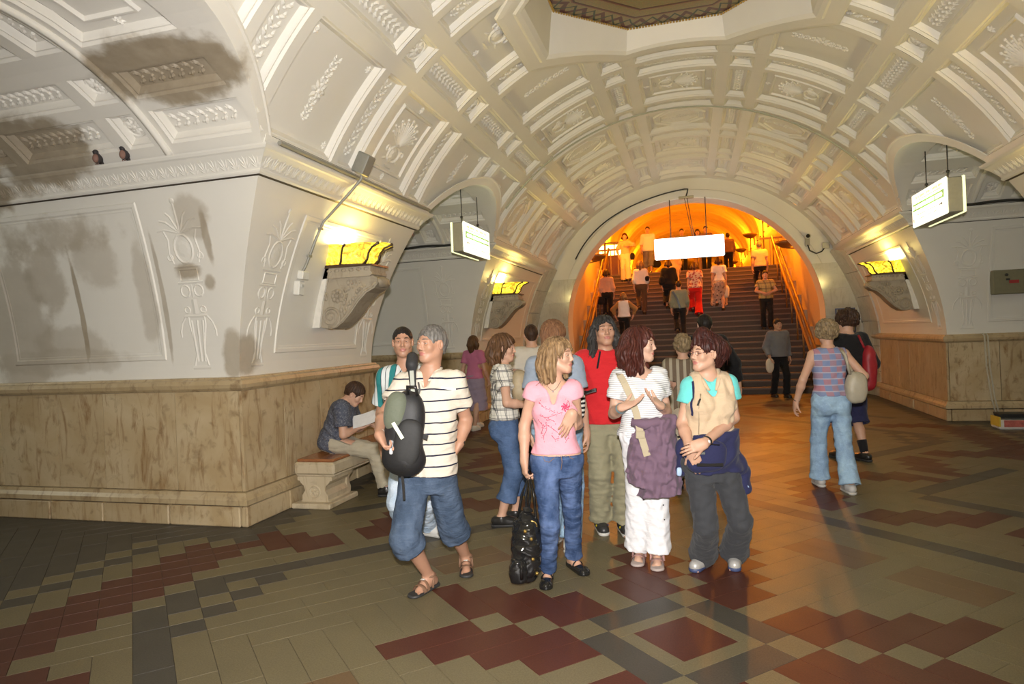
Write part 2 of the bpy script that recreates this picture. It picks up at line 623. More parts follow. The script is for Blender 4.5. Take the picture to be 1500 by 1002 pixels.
ceiling = tag(empty('ceiling', (XC, 0, ZC)), kind='structure', label='coffered white plaster barrel vault of the hall')
DEG = R * pi / 180
COLS = [(-52.35, 15.9, 'A'), (-39.5, 5.0, 's'), (-26.25, 16.7, 'A'), (-13.15, 4.7, 's'), (0, 16.6, 'A'), (13.15, 4.7, 's'), (26.25, 16.7, 'A'), (39.5, 5.0, 's'), (52.35, 15.9, 'A')]
ROWS = []
for k in range(-6, 6):
    ROWS.append((6.53 + 1.75 * k, 7.68 + 1.75 * k, 'W', k))
    ROWS.append((7.79 + 1.75 * k, 8.16 + 1.75 * k, 'N', k))
cache = {}
def panel(kind, arc, ln, rad):
    key = (kind, round(arc, 3), round(ln, 3), rad)
    if key not in cache:
        cache[key] = coffer_meshes(rad, arc, ln, kind)
    return cache[key]

def sample_clip(a0, a1, y0, y1):
    aa, yy = np.meshgrid(np.radians(np.linspace(a0, a1, 12)), np.linspace(y0, y1, 14))
    x, z = XC + R * np.sin(aa), ZC + R * np.cos(aa)
    v = void(x, yy, z, .04) | (in_oct(x, yy, 1.6) & (np.abs(aa) < .6))
    return v

RIBV, RIBF = [], []
def ribcell(a0, a1, y0, y1, h=0.):
    v = sample_clip(a0, a1, y0, y1)
    if v.all(): return
    if v.any():
        na, ny = max(2, int((a1 - a0) / .45)), max(2, int((y1 - y0) / .03))
    else:
        na, ny = max(1, int((a1 - a0) / 3)), 1
    grid_cells(RIBV, RIBF, np.linspace(a0, a1, na + 1), np.linspace(y0, y1, ny + 1), lambda A, Y: np.zeros_like(A) + h, v.any())

def grid_cells(V, F, aa, yy, hf, clip):
    A, Y = np.meshgrid(aa, yy, indexing='ij')
    H = hf(A, Y)
    X, Z = (R - H) * np.sin(np.radians(A)), (R - H) * np.cos(np.radians(A))
    b = len(V)
    V += np.stack([X, Y, Z], -1).reshape(-1, 3).tolist()
    nx, ny = A.shape
    I, J = np.meshgrid(np.arange(nx - 1), np.arange(ny - 1), indexing='ij')
    if clip:
        ca, cy = (A[:-1, :-1] + A[1:, 1:]) / 2, (Y[:-1, :-1] + Y[1:, 1:]) / 2
        x, z = XC + R * np.sin(np.radians(ca)), ZC + R * np.cos(np.radians(ca))
        keep = ~(void(x, cy, z, .0) | (in_oct(x, cy) & (np.abs(ca) < 30)))
    else:
        keep = np.ones(I.shape, bool)
    i, j = I[keep], J[keep]
    q = np.stack([i * ny + j, i * ny + j + 1, (i + 1) * ny + j + 1, (i + 1) * ny + j], -1) + b
    F += q.tolist()

ab = [-60.3]
for c, w, t in COLS:
    ab += [c - w / 2, c + w / 2]
ab += [60.3]
yb = [YBACK]
for y0, y1, t, k in ROWS:
    if y0 > YBACK: yb += [y0, y1]
yb += [YEND]
for i in range(len(ab) - 1):
    for j in range(len(yb) - 1):
        a0, a1, y0, y1 = ab[i], ab[i + 1], yb[j], yb[j + 1]
        if not (i % 2 == 1 and j % 2 == 1):
            ribcell(a0, a1, y0, y1)
            continue
        c, w, ct = COLS[i // 2]
        rt, k = ('W', 0) if (y1 - y0) > .6 else ('N', 0)
        k = int(round((y0 - 6.53) / 1.75))
        kind = {('A', 'W'): 'bouquet' if (k + i // 2) % 2 == 0 else 'octagon', ('A', 'N'): 'garland_s', ('s', 'W'): 'garland_t', ('s', 'N'): 'rosette'}[(ct, rt)]
        v = sample_clip(a0, a1, y0, y1)
        if v.all(): continue
        arc, ln = w * DEG, y1 - y0
        rot = Matrix.Rotation(radians(c), 4, 'Y') @ (Matrix.Rotation(pi, 4, 'Z') if c > 0 else Matrix.Identity(4))
        pm, rm = panel(kind, arc, ln, R)
        if v.any():
            V, F = [], []
            prof_d = [0, .018, .03, .034, .05, .058, 9]
            prof_h = [0, -.022, -.022, -.034, -.06, -.075, -.075]
            def hf(A, Y):
                d = np.minimum(np.minimum((A - a0) * DEG, (a1 - A) * DEG), np.minimum(Y - y0, y1 - Y))
                return np.interp(d, prof_d, prof_h)
            na = np.unique(np.concatenate([np.linspace(a0, a1, int(w / .4)), a0 + np.array(prof_d[1:6]) / DEG, a1 - np.array(prof_d[1:6]) / DEG]))
            ny = np.unique(np.concatenate([np.linspace(y0, y1, int(ln / .03)), y0 + np.array(prof_d[1:6]), y1 - np.array(prof_d[1:6])]))
            grid_cells(V, F, na, ny, hf, True)
            me = mesh('coffer_panel', V, F, PL)
            recalc_in(me)
            po = obj('coffer_panel', me, ceiling)
            if rm:   # only the leaves that lie on what is left of the panel
                keepF = []
                co = [rot @ Vector(p.co) for p in rm.vertices]
                w0 = (y0 + y1) / 2
                P = np.array([(p.x + XC, p.y + w0, p.z + ZC) for p in co])
                bad = void(P[:, 0], P[:, 1], P[:, 2], .16) | (in_oct(P[:, 0], P[:, 1], 1.72) & (abs(c) < 30))
                keepF = [tuple(p.vertices) for p in rm.polygons if not bad[list(p.vertices)].any()]
                if len(keepF) > 20:
                    me = mesh('plaster_ornament', [(p.x, p.y + w0, p.z) for p in co], keepF, PL)
                    obj('plaster_ornament', me, po)
            continue
        po = obj('coffer_panel', pm, ceiling)
        po.matrix_local = Matrix.Translation((0, (y0 + y1) / 2, 0)) @ rot
        if rm:
            obj('plaster_ornament', rm, po)
me = mesh('vault_rib_grid', RIBV, RIBF, PL)
recalc_in(me)
obj('vault_rib_grid', me, ceiling)

# plain bands round the openings of the side passages (groins), and the passage vaults
def xhall(z):
    return np.sqrt(np.maximum(R * R - (z - ZC) ** 2, 0))
def passage(sx, yc, full):
    par = tag(empty('ceiling_passage', (0, 0, 0)), kind='structure', label='coffered plaster vault over a side passage')
    b = np.radians(np.linspace(-45.5, 45.5, 41))
    def hallpt(r, h):
        z, y = PZ + r * np.cos(b), yc + r * np.sin(b)
        x = XC + sx * (np.sqrt(np.maximum((R - h) ** 2 - (z - ZC) ** 2, 0)))
        return np.stack([x, y, z], -1)
    def paspt(r, dx):
        z, y = PZ + r * np.cos(b), yc + r * np.sin(b)
        x = XC + sx * (xhall(z) + dx)
        return np.stack([x, y, z], -1)
    rows = [hallpt(PR + .105, -.005), hallpt(PR + .10, .008), hallpt(PR + .085, .012), hallpt(PR + .075, .003), hallpt(PR + .02, .006), hallpt(PR - .012, .006), paspt(PR - .012, .02), paspt(PR - .012, .07), paspt(PR + .01, .08)]
    V = np.concatenate(rows)
    n = len(b)
    F = [(i * n + k, i * n + k + 1, (i + 1) * n + k + 1, (i + 1) * n + k) for i in range(len(rows) - 1) for k in range(n - 1)]
    me = mesh('groin_band', V, F, PL)
    obj('groin_band', me, par)
    # vault surface with coffers let in
    pd = PR * pi / 180
    rowsb = [(-41.6, -33.3), (-30.2, -23.2), (-16.3, 16.3), (23.2, 30.2), (33.3, 41.6)]
    segs = [(3.36, 4.22), (4.40, 4.67), (4.80, 5.86), (5.99, 6.26), (6.39, 7.45)]
    ob = tag(empty('vault_shell', (XC, yc, PZ)), None)
    ob.parent = par
    bb = sorted({-45.5, 45.5, *[x for r in rowsb for x in r]})
    xb = sorted({2.8, XOUT, *[x for r in segs for x in r]})
    V, F = [], []
    for i in range(len(bb) - 1):
        for j in range(len(xb) - 1):
            b0, b1, x0, x1 = bb[i], bb[i + 1], xb[j], xb[j + 1]
            mid = (b0 + b1) / 2
            if any(r[0] < mid < r[1] for r in rowsb) and any(q[0] < (x0 + x1) / 2 < q[1] for q in segs):
                if not full: pass
                arc, ln = (b1 - b0) * pd, x1 - x0
                big = arc > 1
                kind = ('bouquet' if ln > .8 else 'garland_s') if big else ('garland_t' if ln > .5 else 'rosette')
                pm, rm = panel(kind, arc, ln, PR)
                po = obj('coffer_panel', pm, par)
                po.matrix_local = Matrix.Translation((XC + sx * (x0 + x1) / 2, yc, PZ)) @ Matrix.Rotation(radians(90), 4, 'Z') @ Matrix.Rotation(radians(mid), 4, 'Y')
                if rm: obj('plaster_ornament', rm, po)
                continue
            fine = x1 < 4.3 and x0 < 3.5
            na = max(1, int((b1 - b0) / 3))
            nx = max(1, int((x1 - x0) / .03)) if x0 < 3.3 else 1
            A, X = np.meshgrid(np.radians(np.linspace(b0, b1, na + 1)), np.linspace(x0, x1, nx + 1), indexing='ij')
            Z = PZ + PR * np.cos(A)
            Y = yc + PR * np.sin(A)
            base = len(V)
            V += np.stack([XC + sx * X, Y, Z], -1).reshape(-1, 3).tolist()
            for p in range(na):
                for q in range(nx):
                    if X[p, q] < xhall(Z[p, q]) + .02: continue
                    F.append((base + p * (nx + 1) + q, base + p * (nx + 1) + q + 1, base + (p + 1) * (nx + 1) + q + 1, base + (p + 1) * (nx + 1) + q))
    me = mesh('vault_shell', [(p[0] - XC, p[1] - yc, p[2] - PZ) for p in V], F, PL)
    bpy.data.objects.remove(ob)
    obj('vault_shell', me, par, (XC, yc, PZ))
    # thin arch rib across the passage
    m = MB()
    m.tube([(XC + sx * 4.31, yc + (PR - .005) * sin(q), PZ + (PR - .005) * cos(q)) for q in np.radians(np.linspace(-45, 45, 31))], .035, 6)
    m.obj('arch_rib', PL, par, True)
for sx in (-1, 1):
    for yc in YP[sx]:
        passage(sx, yc, True)

# octagonal mosaic of the vault: raised frame, inner wall and panel
oct_t = tag(empty('ceiling_mosaic', (XC, OCT_Y, 5.4)), 'octagonal ceiling mosaic in a deep white frame with gold rope border', 'mosaic')
def octv(ap, k):
    a = pi / 8 + k * pi / 4
    return ap / cos(pi / 8) * cos(a), ap / cos(pi / 8) * sin(a)
def oct_ring(levels, name, mat, per=6):
    V, F = [], []
    n = 8 * per
    for ap, hf in levels:
        for k in range(8):
            a, b2 = octv(ap, k), octv(ap, k + 1)
            for q in range(per):
                x, y = a[0] + (b2[0] - a[0]) * q / per, a[1] + (b2[1] - a[1]) * q / per
                V.append((x, y, hf(x)))
    for i in range(len(levels) - 1):
        for k in range(n):
            F.append((i * n + k, i * n + (k + 1) % n, (i + 1) * n + (k + 1) % n, (i + 1) * n + k))
    return mesh(name, V, F, mat)
onv = lambda h: (lambda x: ZC + sqrt((R - h) ** 2 - x * x) - 5.4)
flat = lambda z: (lambda x: z - 5.4)
obj('frame', oct_ring([(1.78, onv(-.01)), (1.76, onv(.02)), (1.70, onv(.03)), (1.60, onv(.03)), (1.57, onv(.05)), (1.52, onv(.05)), (1.48, onv(.02)), (1.42, flat(5.58)), (1.40, flat(5.61))], 'frame', PL), oct_t)
t = NT('mosaic_tesserae')
v = t.voro(70, out='Color')
pos = t.sep()
ang = t.n('ShaderNodeMath', operation='ARCTAN2')
t.l(pos[1], ang.inputs[0]); t.l(pos[0], ang.inputs[1])
ax, ay = t.math('ABSOLUTE', pos[0]), t.math('ABSOLUTE', pos[1])
dd = t.math('MAXIMUM', t.math('MAXIMUM', ax, ay), t.math('MULTIPLY', t.math('ADD', ax, ay), .7071))
zig = t.math('PINGPONG', t.math('MULTIPLY', ang.outputs[0], 9.), 1.)
band = t.math('MULTIPLY', t.math('SUBTRACT', 1.40, dd), 4.6)
tri = t.math('LESS_THAN', t.math('ABSOLUTE', t.math('SUBTRACT', zig, t.math('MULTIPLY', band, 1.1))), .22)
border = t.math('GREATER_THAN', dd, 1.17)
tri2 = t.math('LESS_THAN', t.math('ABSOLUTE', t.math('SUBTRACT', zig, t.math('MULTIPLY_ADD', band, -1.1, 1.05))), .10)
c1 = t.mix(tri2, t.mix(tri, (.30, .23, .11), (.13, .05, .045)), (.05, .07, .045))
c2 = t.ramp(t.math('FRACT', t.math('MULTIPLY', dd, 5.2)), [(0, (.30, .23, .11)), (.72, (.34, .27, .14)), (.76, (.10, .045, .03)), (.9, (.24, .10, .07))], 'CONSTANT')
inner = t.mix(t.math('GREATER_THAN', dd, .9), t.mix(t.noise(2.5, 5), (.33, .25, .11), (.24, .22, .12)), c2)
col = t.mix(border, inner, c1)
col = t.mix(.25, col, v, 'MULTIPLY')
MOS = t.done(col, .35)
V = [(*octv(1.40, k), .20) for k in range(8)]
obj('mosaic_panel', mesh('mosaic_panel', V, [tuple(range(8))[::-1]], MOS), oct_t)
GOLD = plain('gold_rope', (.55, .36, .10), .35, .7)
m = MB()
for k in range(8):
    a, b2 = octv(1.39, k), octv(1.39, k + 1)
    for q in range(30):
        x, y = a[0] + (b2[0] - a[0]) * q / 30, a[1] + (b2[1] - a[1]) * q / 30
        m.sph((x, y, .185), (.017, .017, .013), 5, 4)
tag(m.obj('rope_border', GOLD, oct_t), kind='stuff')

# thin conduit running round the vault
m = MB()
m.tube([(XC + (R - .02) * sin(q), 11.60 + .35 * sin(q * .9), ZC + (R - .02) * cos(q)) for q in np.radians(np.linspace(-52, 52, 60))], .014, 6)
tag(m.obj('vault_conduit', plain('conduit_grey_green', (.42, .43, .33), .5), None, True), 'thin pale conduit arching across the whole coffered vault', 'pipe')

# ------------------------------------------------------------------ pylons (walls between the passages)
def prof_strip(pts, prof_fn, prof):
    pass
def face_pt(sx, face, ya, yb, s, z, d):
    if face == 'hall': return (XC + sx * (hx(z) - d), s, z)
    if face == 'near': return (s, ya + hy(z) - d, z)
    return (s, yb - hy(z) + d, z)

def sweep(par, name, mat, sx, ya, yb, prof, faces, smooth=False):
    """profile [(z, d)] swept round a pylon with mitred corners"""
    V, F = [], []
    for f in faces:
        b = len(V)
        for z, d in prof:
            X = XC + sx * (hx(z) - d)
            Y0 = (ya + hy(z) - d) if ya is not None else YBACK
            Y1 = (yb - hy(z) + d) if yb is not None else YEND
            if f == 'hall': V += [(X, Y0, z), (X, Y1, z)]
            elif f == 'near': V += [(XC + sx * XOUT, Y0, z), (X, Y0, z)]
            else: V += [(X, Y1, z), (XC + sx * XOUT, Y1, z)]
        for i in range(len(prof) - 1):
            q = (b + 2 * i, b + 2 * i + 1, b + 2 * i + 3, b + 2 * i + 2)
            F.append(q if sx < 0 else q[::-1])
    me = mesh(name, V, F, mat, smooth)
    return obj(name, me, par)

def surf_frame(par, name, mat, P, s0, s1, z0, z1, prof, per=8):
    V, F = [], []
    ring_strips(V, F, lambda i: [(s0 + i, z0 + i), (s1 - i, z0 + i), (s1 - i, z1 - i), (s0 + i, z1 - i)], prof, lambda s, z, d: P(s, z, d), per)
    me = mesh(name, V, F, mat)
    recalc(me)
    return obj(name, me, par)

def candel(par, P, s, z0, h, flip=1):
    rl = Relief()
    rl.candelabrum(h)
    me = mesh('plaster_ornament', [P(s + flip * p[1], z0 + p[0], p[2] * .38) for p in rl.v], rl.f, PLW)
    recalc(me)
    return obj('plaster_ornament', me, par)

rng = random.Random(11)
def slab_row(par, name, mat, sx, face, ya, yb, s0, s1, width, z0, z1, d, th=.03, jit=.004, gap=.006, bev=.004):
    n = max(1, int(round(abs(s1 - s0) / width)))
    cuts = [s0 + (s1 - s0) * i / n for i in range(n + 1)]
    for i in range(1, n):
        cuts[i] += rng.uniform(-.12, .12) * abs(s1 - s0) / n
    for i in range(n):
        a, b = sorted((cuts[i], cuts[i + 1]))
        a += gap / 2; b -= gap / 2
        dd = d + rng.uniform(-jit, jit)
        c = (a + b) / 2
        L = b - a
        m = MB()
        zz = (z0 + z1) / 2
        if face == 'hall':
            ctr = (XC + sx * (hx(1.3) - dd + th / 2), c, zz); dim = (th, L, z1 - z0)
        elif face == 'near':
            ctr = (c, ya + hy(1.3) - dd + th / 2, zz); dim = (L, th, z1 - z0)
        else:
            ctr = (c, yb - hy(1.3) + dd - th / 2, zz); dim = (L, th, z1 - z0)
        m.box((0, 0, 0), dim, None, bev)
        me = mesh(name, m.v, m.f, mat)
        obj(name, me, par, ctr)

WALLPROF = [(z, 0) for z in np.linspace(1.36, 3.2, 12)]
DADO = [(1.27, .03), (1.275, .05), (1.30, .075), (1.335, .085), (1.37, .075), (1.385, .05), (1.40, .045), (1.405, -.02)]
BASEM = [(.20, .055), (.205, .085), (.25, .085), (.285, .06), (.315, .05), (.32, .02)]
CORN = [(3.17, -.01), (3.17, .03), (3.185, .04), (3.20, .04), (3.205, .028), (3.215, .028), (3.25, .036), (3.30, .055), (3.34, .080), (3.35, .092), (3.37, .098), (3.385, .098), (3.39, .07), (3.395, .03), (3.47, .012), (3.475, -.10)]

def pylon(name, sx, ya, yb, faces, label, detail=True):
    par = tag(empty(name), kind='structure', label=label)
    sweep(par, 'plaster_face', PLW, sx, ya, yb, WALLPROF, faces, False)
    sweep(par, 'dado_moulding', MARB_M, sx, ya, yb, DADO, faces)
    sweep(par, 'base_moulding', MARB_M, sx, ya, yb, BASEM, faces)
    sweep(par, 'cornice', PLW, sx, ya, yb, CORN, faces)
    sweep(par, 'cornice_joint', JOINT, sx, ya, yb, [(3.391, .068), (3.401, .030)], faces)
    sweep(par, 'cornice_joint', JOINT, sx, ya, yb, [(3.164, .004), (3.1705, .033)], faces)
    sweep(par, 'backing', JOINT, sx, ya, yb, [(0, .005), (1.29, .005)], faces)
    y0 = ya + hy(1.3) if ya is not None else YBACK
    y1 = yb - hy(1.3) if yb is not None else 16.35
    xw = XC + sx * hx(1.3)
    for f in faces:
        if f == 'hall': s0, s1 = y0, y1
        else: s0, s1 = xw, XC + sx * XOUT
        slab_row(par, 'marble_slab', MARB, sx, f, ya, yb, s0 - (.03 if f == 'hall' else 0), s1, .77 if f != 'hall' else .62, .325, 1.27, .03, .03, .003, .010, 0)
        slab_row(par, 'plinth_block', MARB, sx, f, ya, yb, s0 - (.07 if f == 'hall' else 0), s1, .75, 0.0, .19, .075, .07, .006, .012, .010)
        P = lambda s, z, d, f=f: face_pt(sx, f, ya, yb, s, z, d)
        fprof = [(0, -.002), (.012, .012), (.045, .012), (.058, .003), (.075, .003), (.085, -.002)]
        if f == 'hall':
            if yb is not None:
                surf_frame(par, 'panel_frame', PLW, P, y0 + .52, y1 - .42, 1.60, 2.98, fprof)
                if detail:
                    candel(par, P, y0 + .26, 1.5, 1.5)
                    candel(par, P, y1 - .22, 1.5, 1.5)
            else:
                if detail: candel(par, P, y0 + .28, 1.5, 1.5)
                surf_frame(par, 'panel_frame', PLW, P, y0 + .62, y1 - .30, 1.60, 2.98, fprof)
        else:
            e = xw + sx * .25
            surf_frame(par, 'panel_frame', PLW, P, *sorted((XC + sx * (4.86 if sx < 0 else 4.62), XC + sx * 6.80)), 1.58, 3.07, fprof)
            if detail:
                candel(par, P, XC + sx * (4.46 if sx < 0 else 4.34), 1.5, 1.58)
                candel(par, P, XC + sx * 7.2, 1.5, 1.58)
        # palmettes of the cornice band
        rl = Relief()
        if f == 'hall': c0, c1 = (ya + hy(3.28) - .02 if ya is not None else YBACK), (yb - hy(3.28) + .02 if yb is not None else 16.35)
        else: c0, c1 = sorted((XC + sx * (hx(3.28) - .02), XC + sx * XOUT))
        n = int((c1 - c0) / .105)
        for i in range(n):
            s = c0 + (c1 - c0) * (i + .5) / n
            for q in range(5):
                rl.leaf((0.0, s), radians(-56 + 28 * q), .09 if q % 4 else .06, .012, .013)
        cm = np.array(CORN)
        def cp(u, s):
            z = 3.22 + u * 1.1
            return z, float(np.interp(z, cm[5:10, 0], cm[5:10, 1]))
        V = []
        for p in rl.v:
            z, d = cp(p[0], p[1])
            V.append(P(p[1], z, d + p[2] * .6))
        me = mesh('cornice_ornament', V, rl.f, PLW)
        recalc(me)
        tag(obj('cornice_ornament', me, par), kind='stuff')
    return par

pylon('wall_left_near', -1, 3.3, 10.1, ('hall', 'near', 'far'), 'pylon wall with damp stained plaster over brown streaked marble dado')
pylon('wall_left_far', -1, 10.1, None, ('hall', 'near'), 'pylon wall beyond the left passage, lit by a sconce')
pylon('wall_right_far', 1, 10.35, None, ('hall', 'near'), 'pylon wall beside the stairs, in yellow sconce light')
pylon('wall_right_near', 1, 3.45, 10.35, ('hall', 'far'), 'pylon wall mostly beyond the right edge', False)
pylon('wall_left_back', -1, None, 3.3, ('hall', 'far'), 'pylon wall behind the photographer', False)
pylon('wall_right_back', 1, None, 3.45, ('hall', 'far'), 'pylon wall behind the photographer on the other side', False)

# ------------------------------------------------------------------ end wall with the arch to the stairs
AR, AZ, AX = 3.08, 1.84, -.02
wall_end = tag(empty('wall_end'), kind='structure', label='end wall with the round arch over the stairs')
def arch_outer(q):
    """from the arch edge outwards to the hall vault, angle q from the crown"""
    dx, dz = sin(q), cos(q)
    # to circle
    ox, oz = AX - XC, AZ - ZC
    b = ox * dx + oz * dz
    c = ox * ox + oz * oz - (R + .05) ** 2
    return -b + sqrt(b * b - c)
V, F = [], []
qs = np.radians(np.linspace(-96, 96, 65))
for q in qs:
    ro = arch_outer(q)
    for r, y in ((ro, YEND), (AR + .22, YEND), (AR + .2, YEND - .02), (AR + .02, YEND - .02), (AR, YEND), (AR, YEND + .7)):
        V.append((AX + r * sin(q), y, AZ + r * cos(q)))
n = 6
F = [(i * n + k, i * n + k + 1, (i + 1) * n + k + 1, (i + 1) * n + k) for i in range(len(qs) - 1) for k in range(n - 1)]
obj('plaster_face', mesh('plaster_face', V, F, PLW), wall_end)
# lower jambs and marble facing
for sx in (-1, 1):
    m = MB()
    m.box((AX + sx * (3.06 + .55), YEND + .35, .76), (1.1, .70, 1.54))
    m.obj('jamb', PLW, wall_end)
    # marble slabs on the end wall, each course a slab cut to the arch
    z = 0.0
    for h in (.62, .62, .62, .62, .62):
        z1 = z + h - .008
        V = []
        zs = np.linspace(z, z1, 5)
        inn = [AX + sx * (sqrt(max(AR ** 2 - (k - AZ) ** 2, 0)) if k > AZ else AR) for k in zs]
        out = [XC + sx * (sqrt(R * R - (k - ZC) ** 2) if k > ZC else R + .15) for k in zs]
        P = list(zip(inn, zs)) + list(zip(out, zs))[::-1]
        m = MB()
        m.prism(P, YEND - .035, YEND + .0)
        me_o = m.obj('marble_slab', MARB_P, wall_end)
        recalc(me_o.data)
        z += h
    # polished marble strip between the pylon and the end wall
    z = 0.0
    for h in (.56,) * 6:
        z1 = min(z + h - .008, 3.42)
        zs = np.linspace(z, z1, 5)
        for (ya, yb2, dA, dB) in ((16.36, 16.72, .035, .06), (16.728, YEND - .036, .06, .14)):
            V = []
            for k in zs:
                X = XC + sx * hx(max(k, 1.4))
                V += [(X - sx * dA, ya, k), (X - sx * dB, yb2, k), (X + sx * .08, ya, k), (X + sx * .08, yb2, k)]
            F = []
            for i in range(4):
                a, b = 4 * i, 4 * i + 4
                F += [(a, a + 1, b + 1, b), (a, b, b + 2, a + 2), (a + 1, a + 3, b + 3, b + 1)]
            F += [(0, 2, 3, 1), (16, 17, 19, 18)]
            me = mesh('marble_slab', V, F, MARB_P)
            recalc(me)
            obj('marble_slab', me, wall_end)
        z += h
for sx in (-1, 1):
    x = sx * 10.95
    tag(obj('wall_platform_left' if sx < 0 else 'wall_platform_right', mesh('wall_platform', [(x, YBACK, 0), (x, 18.2, 0), (x, 18.2, 5.2), (x, YBACK, 5.2), (sx * 8.5, YBACK, 5.2), (sx * 8.5, 18.2, 5.2)], [(0, 1, 2, 3), (3, 2, 5, 4)], PLW)), kind='structure')
wall_back = tag(mesh_o := obj('wall_back', mesh('wall_back', [(-4.6, YBACK, 0), (4.5, YBACK, 0), (4.5, YBACK, 5.6), (-4.6, YBACK, 5.6)], [(0, 1, 2, 3)], PLW)), kind='structure')

# ------------------------------------------------------------------ floor: granite tiles laid diagonally
QT, U0, V0 = .1948, 2.5766, 2.7231
CREAM, REDT, GREY, BROWN = 0, 1, 2, 3
def cell(n, m):
    """(tile colour, key that keeps separate bars apart)"""
    X, Y = cell_xy(n, m)
    T = 25
    best = None
    # borders along the passages
    for sx in (-1, 1):
        for yc in YP[sx]:
            dx, dy = (X - XC) * sx, abs(Y - yc)
            if yc > 9 or True:
                if 3.60 < dx < 4.12 and dy < 1.5: return REDT, ('b', sx, yc, n + m)
                if 4.30 < dx < 4.46 and dy < 1.6 and (n + m) % 2 == 0: return GREY, ('c', n, m)
                if dx > 4.6 and dy > 1.72: return GREY, ('d', sx, yc)
                if 5.1 < dx < 5.9 and dy < .5 - abs(dx - 5.5): return REDT, ('e', sx, yc)
    for t in range(-1, 4):
        p, q = n - T * t, m - T * t
        if max(abs(p), abs(q)) <= 13:
            lat = q - p        # towards the left corner
            al = abs(lat)
            if al >= 20:
                # corner cut: stepped grey
                e, g = (-p, q) if lat > 0 else (p, -q)
                if (e, g) in ((13, 13), (13, 12), (12, 13)): return CREAM, ('k', n, m)
                if e == 13 or g == 13 or (e, g) in ((12, 12), (12, 11), (11, 12)): return GREY, ('f', t, e == 13)
                if (e, g) in ((12, 9), (11, 10), (10, 11), (9, 12)): return GREY, ('g', n, m)
                return CREAM, None
            if max(abs(p), abs(q)) == 13: return GREY, ('f', t, abs(p) == 13, p > 0, q > 0)
            a, b = abs(p), abs(q)
            if max(a, b) <= 1:
                return REDT, ('s', t)
            if (a == 2 and b <= 1) or (b == 2 and a <= 1): return GREY, ('h', t, p == 2, p == -2, q == 2)
            for e, f, s in ((p, q, 0), (-p, q, 1), (q, p, 2), (-q, p, 3)):
                k = abs(f)
                lo = {1: (3, 4), 2: (3, 5), 3: (4, 6), 4: (5, 7)}.get(k)
                if lo and lo[0] <= e <= lo[1]: return REDT, ('r', t, s, f)
            if (a in (10, 9) and b in (1, 2, 3)) or (b in (9, 10) and a in (1, 2, 3)): return BROWN, ('n', t, p > 0, q > 0, a > b)
            return CREAM, None
    for t in range(-1, 4):
        p, q = n - T * t, m - T * t
        for e, f, s in ((p, q, 0), (-p, q, 1), (q, p, 2), (-q, p, 3)):
            if e >= 14 and abs(f) <= 12:
                for c in (-5, 5):
                    k = abs(f - c)
                    lo = {1: (15, 16), 2: (15, 17), 3: (16, 18), 4: (17, 19)}.get(k)
                    if lo and lo[0] <= e <= lo[1]: return REDT, ('R', t, s, f)
                if e == 14 + 6 and abs(f) <= 4: return GREY, ('G', t, s)
    return CREAM, None
def cell_xy(n, m):
    u, v = U0 + QT * n, V0 + QT * m
    return (u - v) * .70711, (u + v) * .70711
# grey borders along the pylons' feet
def near_pylon(X, Y):
    for sx in (-1, 1):
        dx = (X - XC) * sx
        if dx > 3.72:
            if all(abs(Y - yc) > 1.62 for yc in YP[sx]): return True
    return False

def granite(name, a, b, speck, rough=.36):
    t = NT(name)
    t.co = t.n('ShaderNodeNewGeometry')
    t.coord = lambda kind='Position': t.co.outputs['Position']
    oi = t.n('ShaderNodeObjectInfo')
    n = t.noise(110, 2)
    col = t.mix(t.ramp(n, [(.35, 0), (.65, 1)]), a, b)
    col = t.mix(t.math('MULTIPLY', t.ramp(t.noise(170, 1), [(.60, 0), (.66, 1)]), .5), col, speck)
    col = t.mix(t.math('MULTIPLY', t.noise(2.2, 4), .5), col, tuple(x * .6 for x in a))
    col = t.mix(t.math('MULTIPLY', oi.outputs['Random'], .25), col, tuple(x * .72 for x in b))
    return t.done(col, t.math('ADD', t.math('MULTIPLY', t.noise(3, 3), .18), rough), spec=.3)
FM_ = [granite('floor_cream_granite', (.135, .112, .060), (.195, .163, .092), (.07, .056, .032)),
       granite('floor_red_granite', (.075, .023, .014), (.110, .036, .022), (.05, .02, .018)),
       granite('floor_grey_granite', (.052, .047, .037), (.085, .077, .060), (.03, .03, .03)),
       granite('floor_brown_granite', (.125, .078, .038), (.165, .105, .054), (.12, .08, .05))]
floor = tag(obj('floor', mesh('floor', [(-11, YBACK, -.004), (11, YBACK, -.004), (11, 18.2, -.004), (-11, 18.2, -.004)], [(0, 1, 2, 3)], JOINT)), kind='structure', label='polished granite floor laid in a diagonal red and grey pattern')
used = {}
for n in range(-34, 90):
    for m_ in range(-34, 90):
        X, Y = cell_xy(n, m_)
        if not (-8.6 < X < 8.4 and 1.6 < Y < 18.1): continue
        if abs(X) > 4.2 and not any(abs(Y - yc) < 2.2 for yc in YP[-1 if X < 0 else 1]): continue
        # keep to what the lens can take in
        if (X * fw[0] + Y * fw[1]) < 1.5: continue
        xx = CX + F_PX * (X * CR[0] + Y * CR[1] - EYE * CR[2]) / max((X * fw[0] + Y * fw[1] - EYE * fw[2]), .1)
        if not (-350 < xx < 1850): continue
        used[(n, m_)] = (GREY, ('P',)) if near_pylon(X, Y) else cell(n, m_)
tiles = []
done = set()
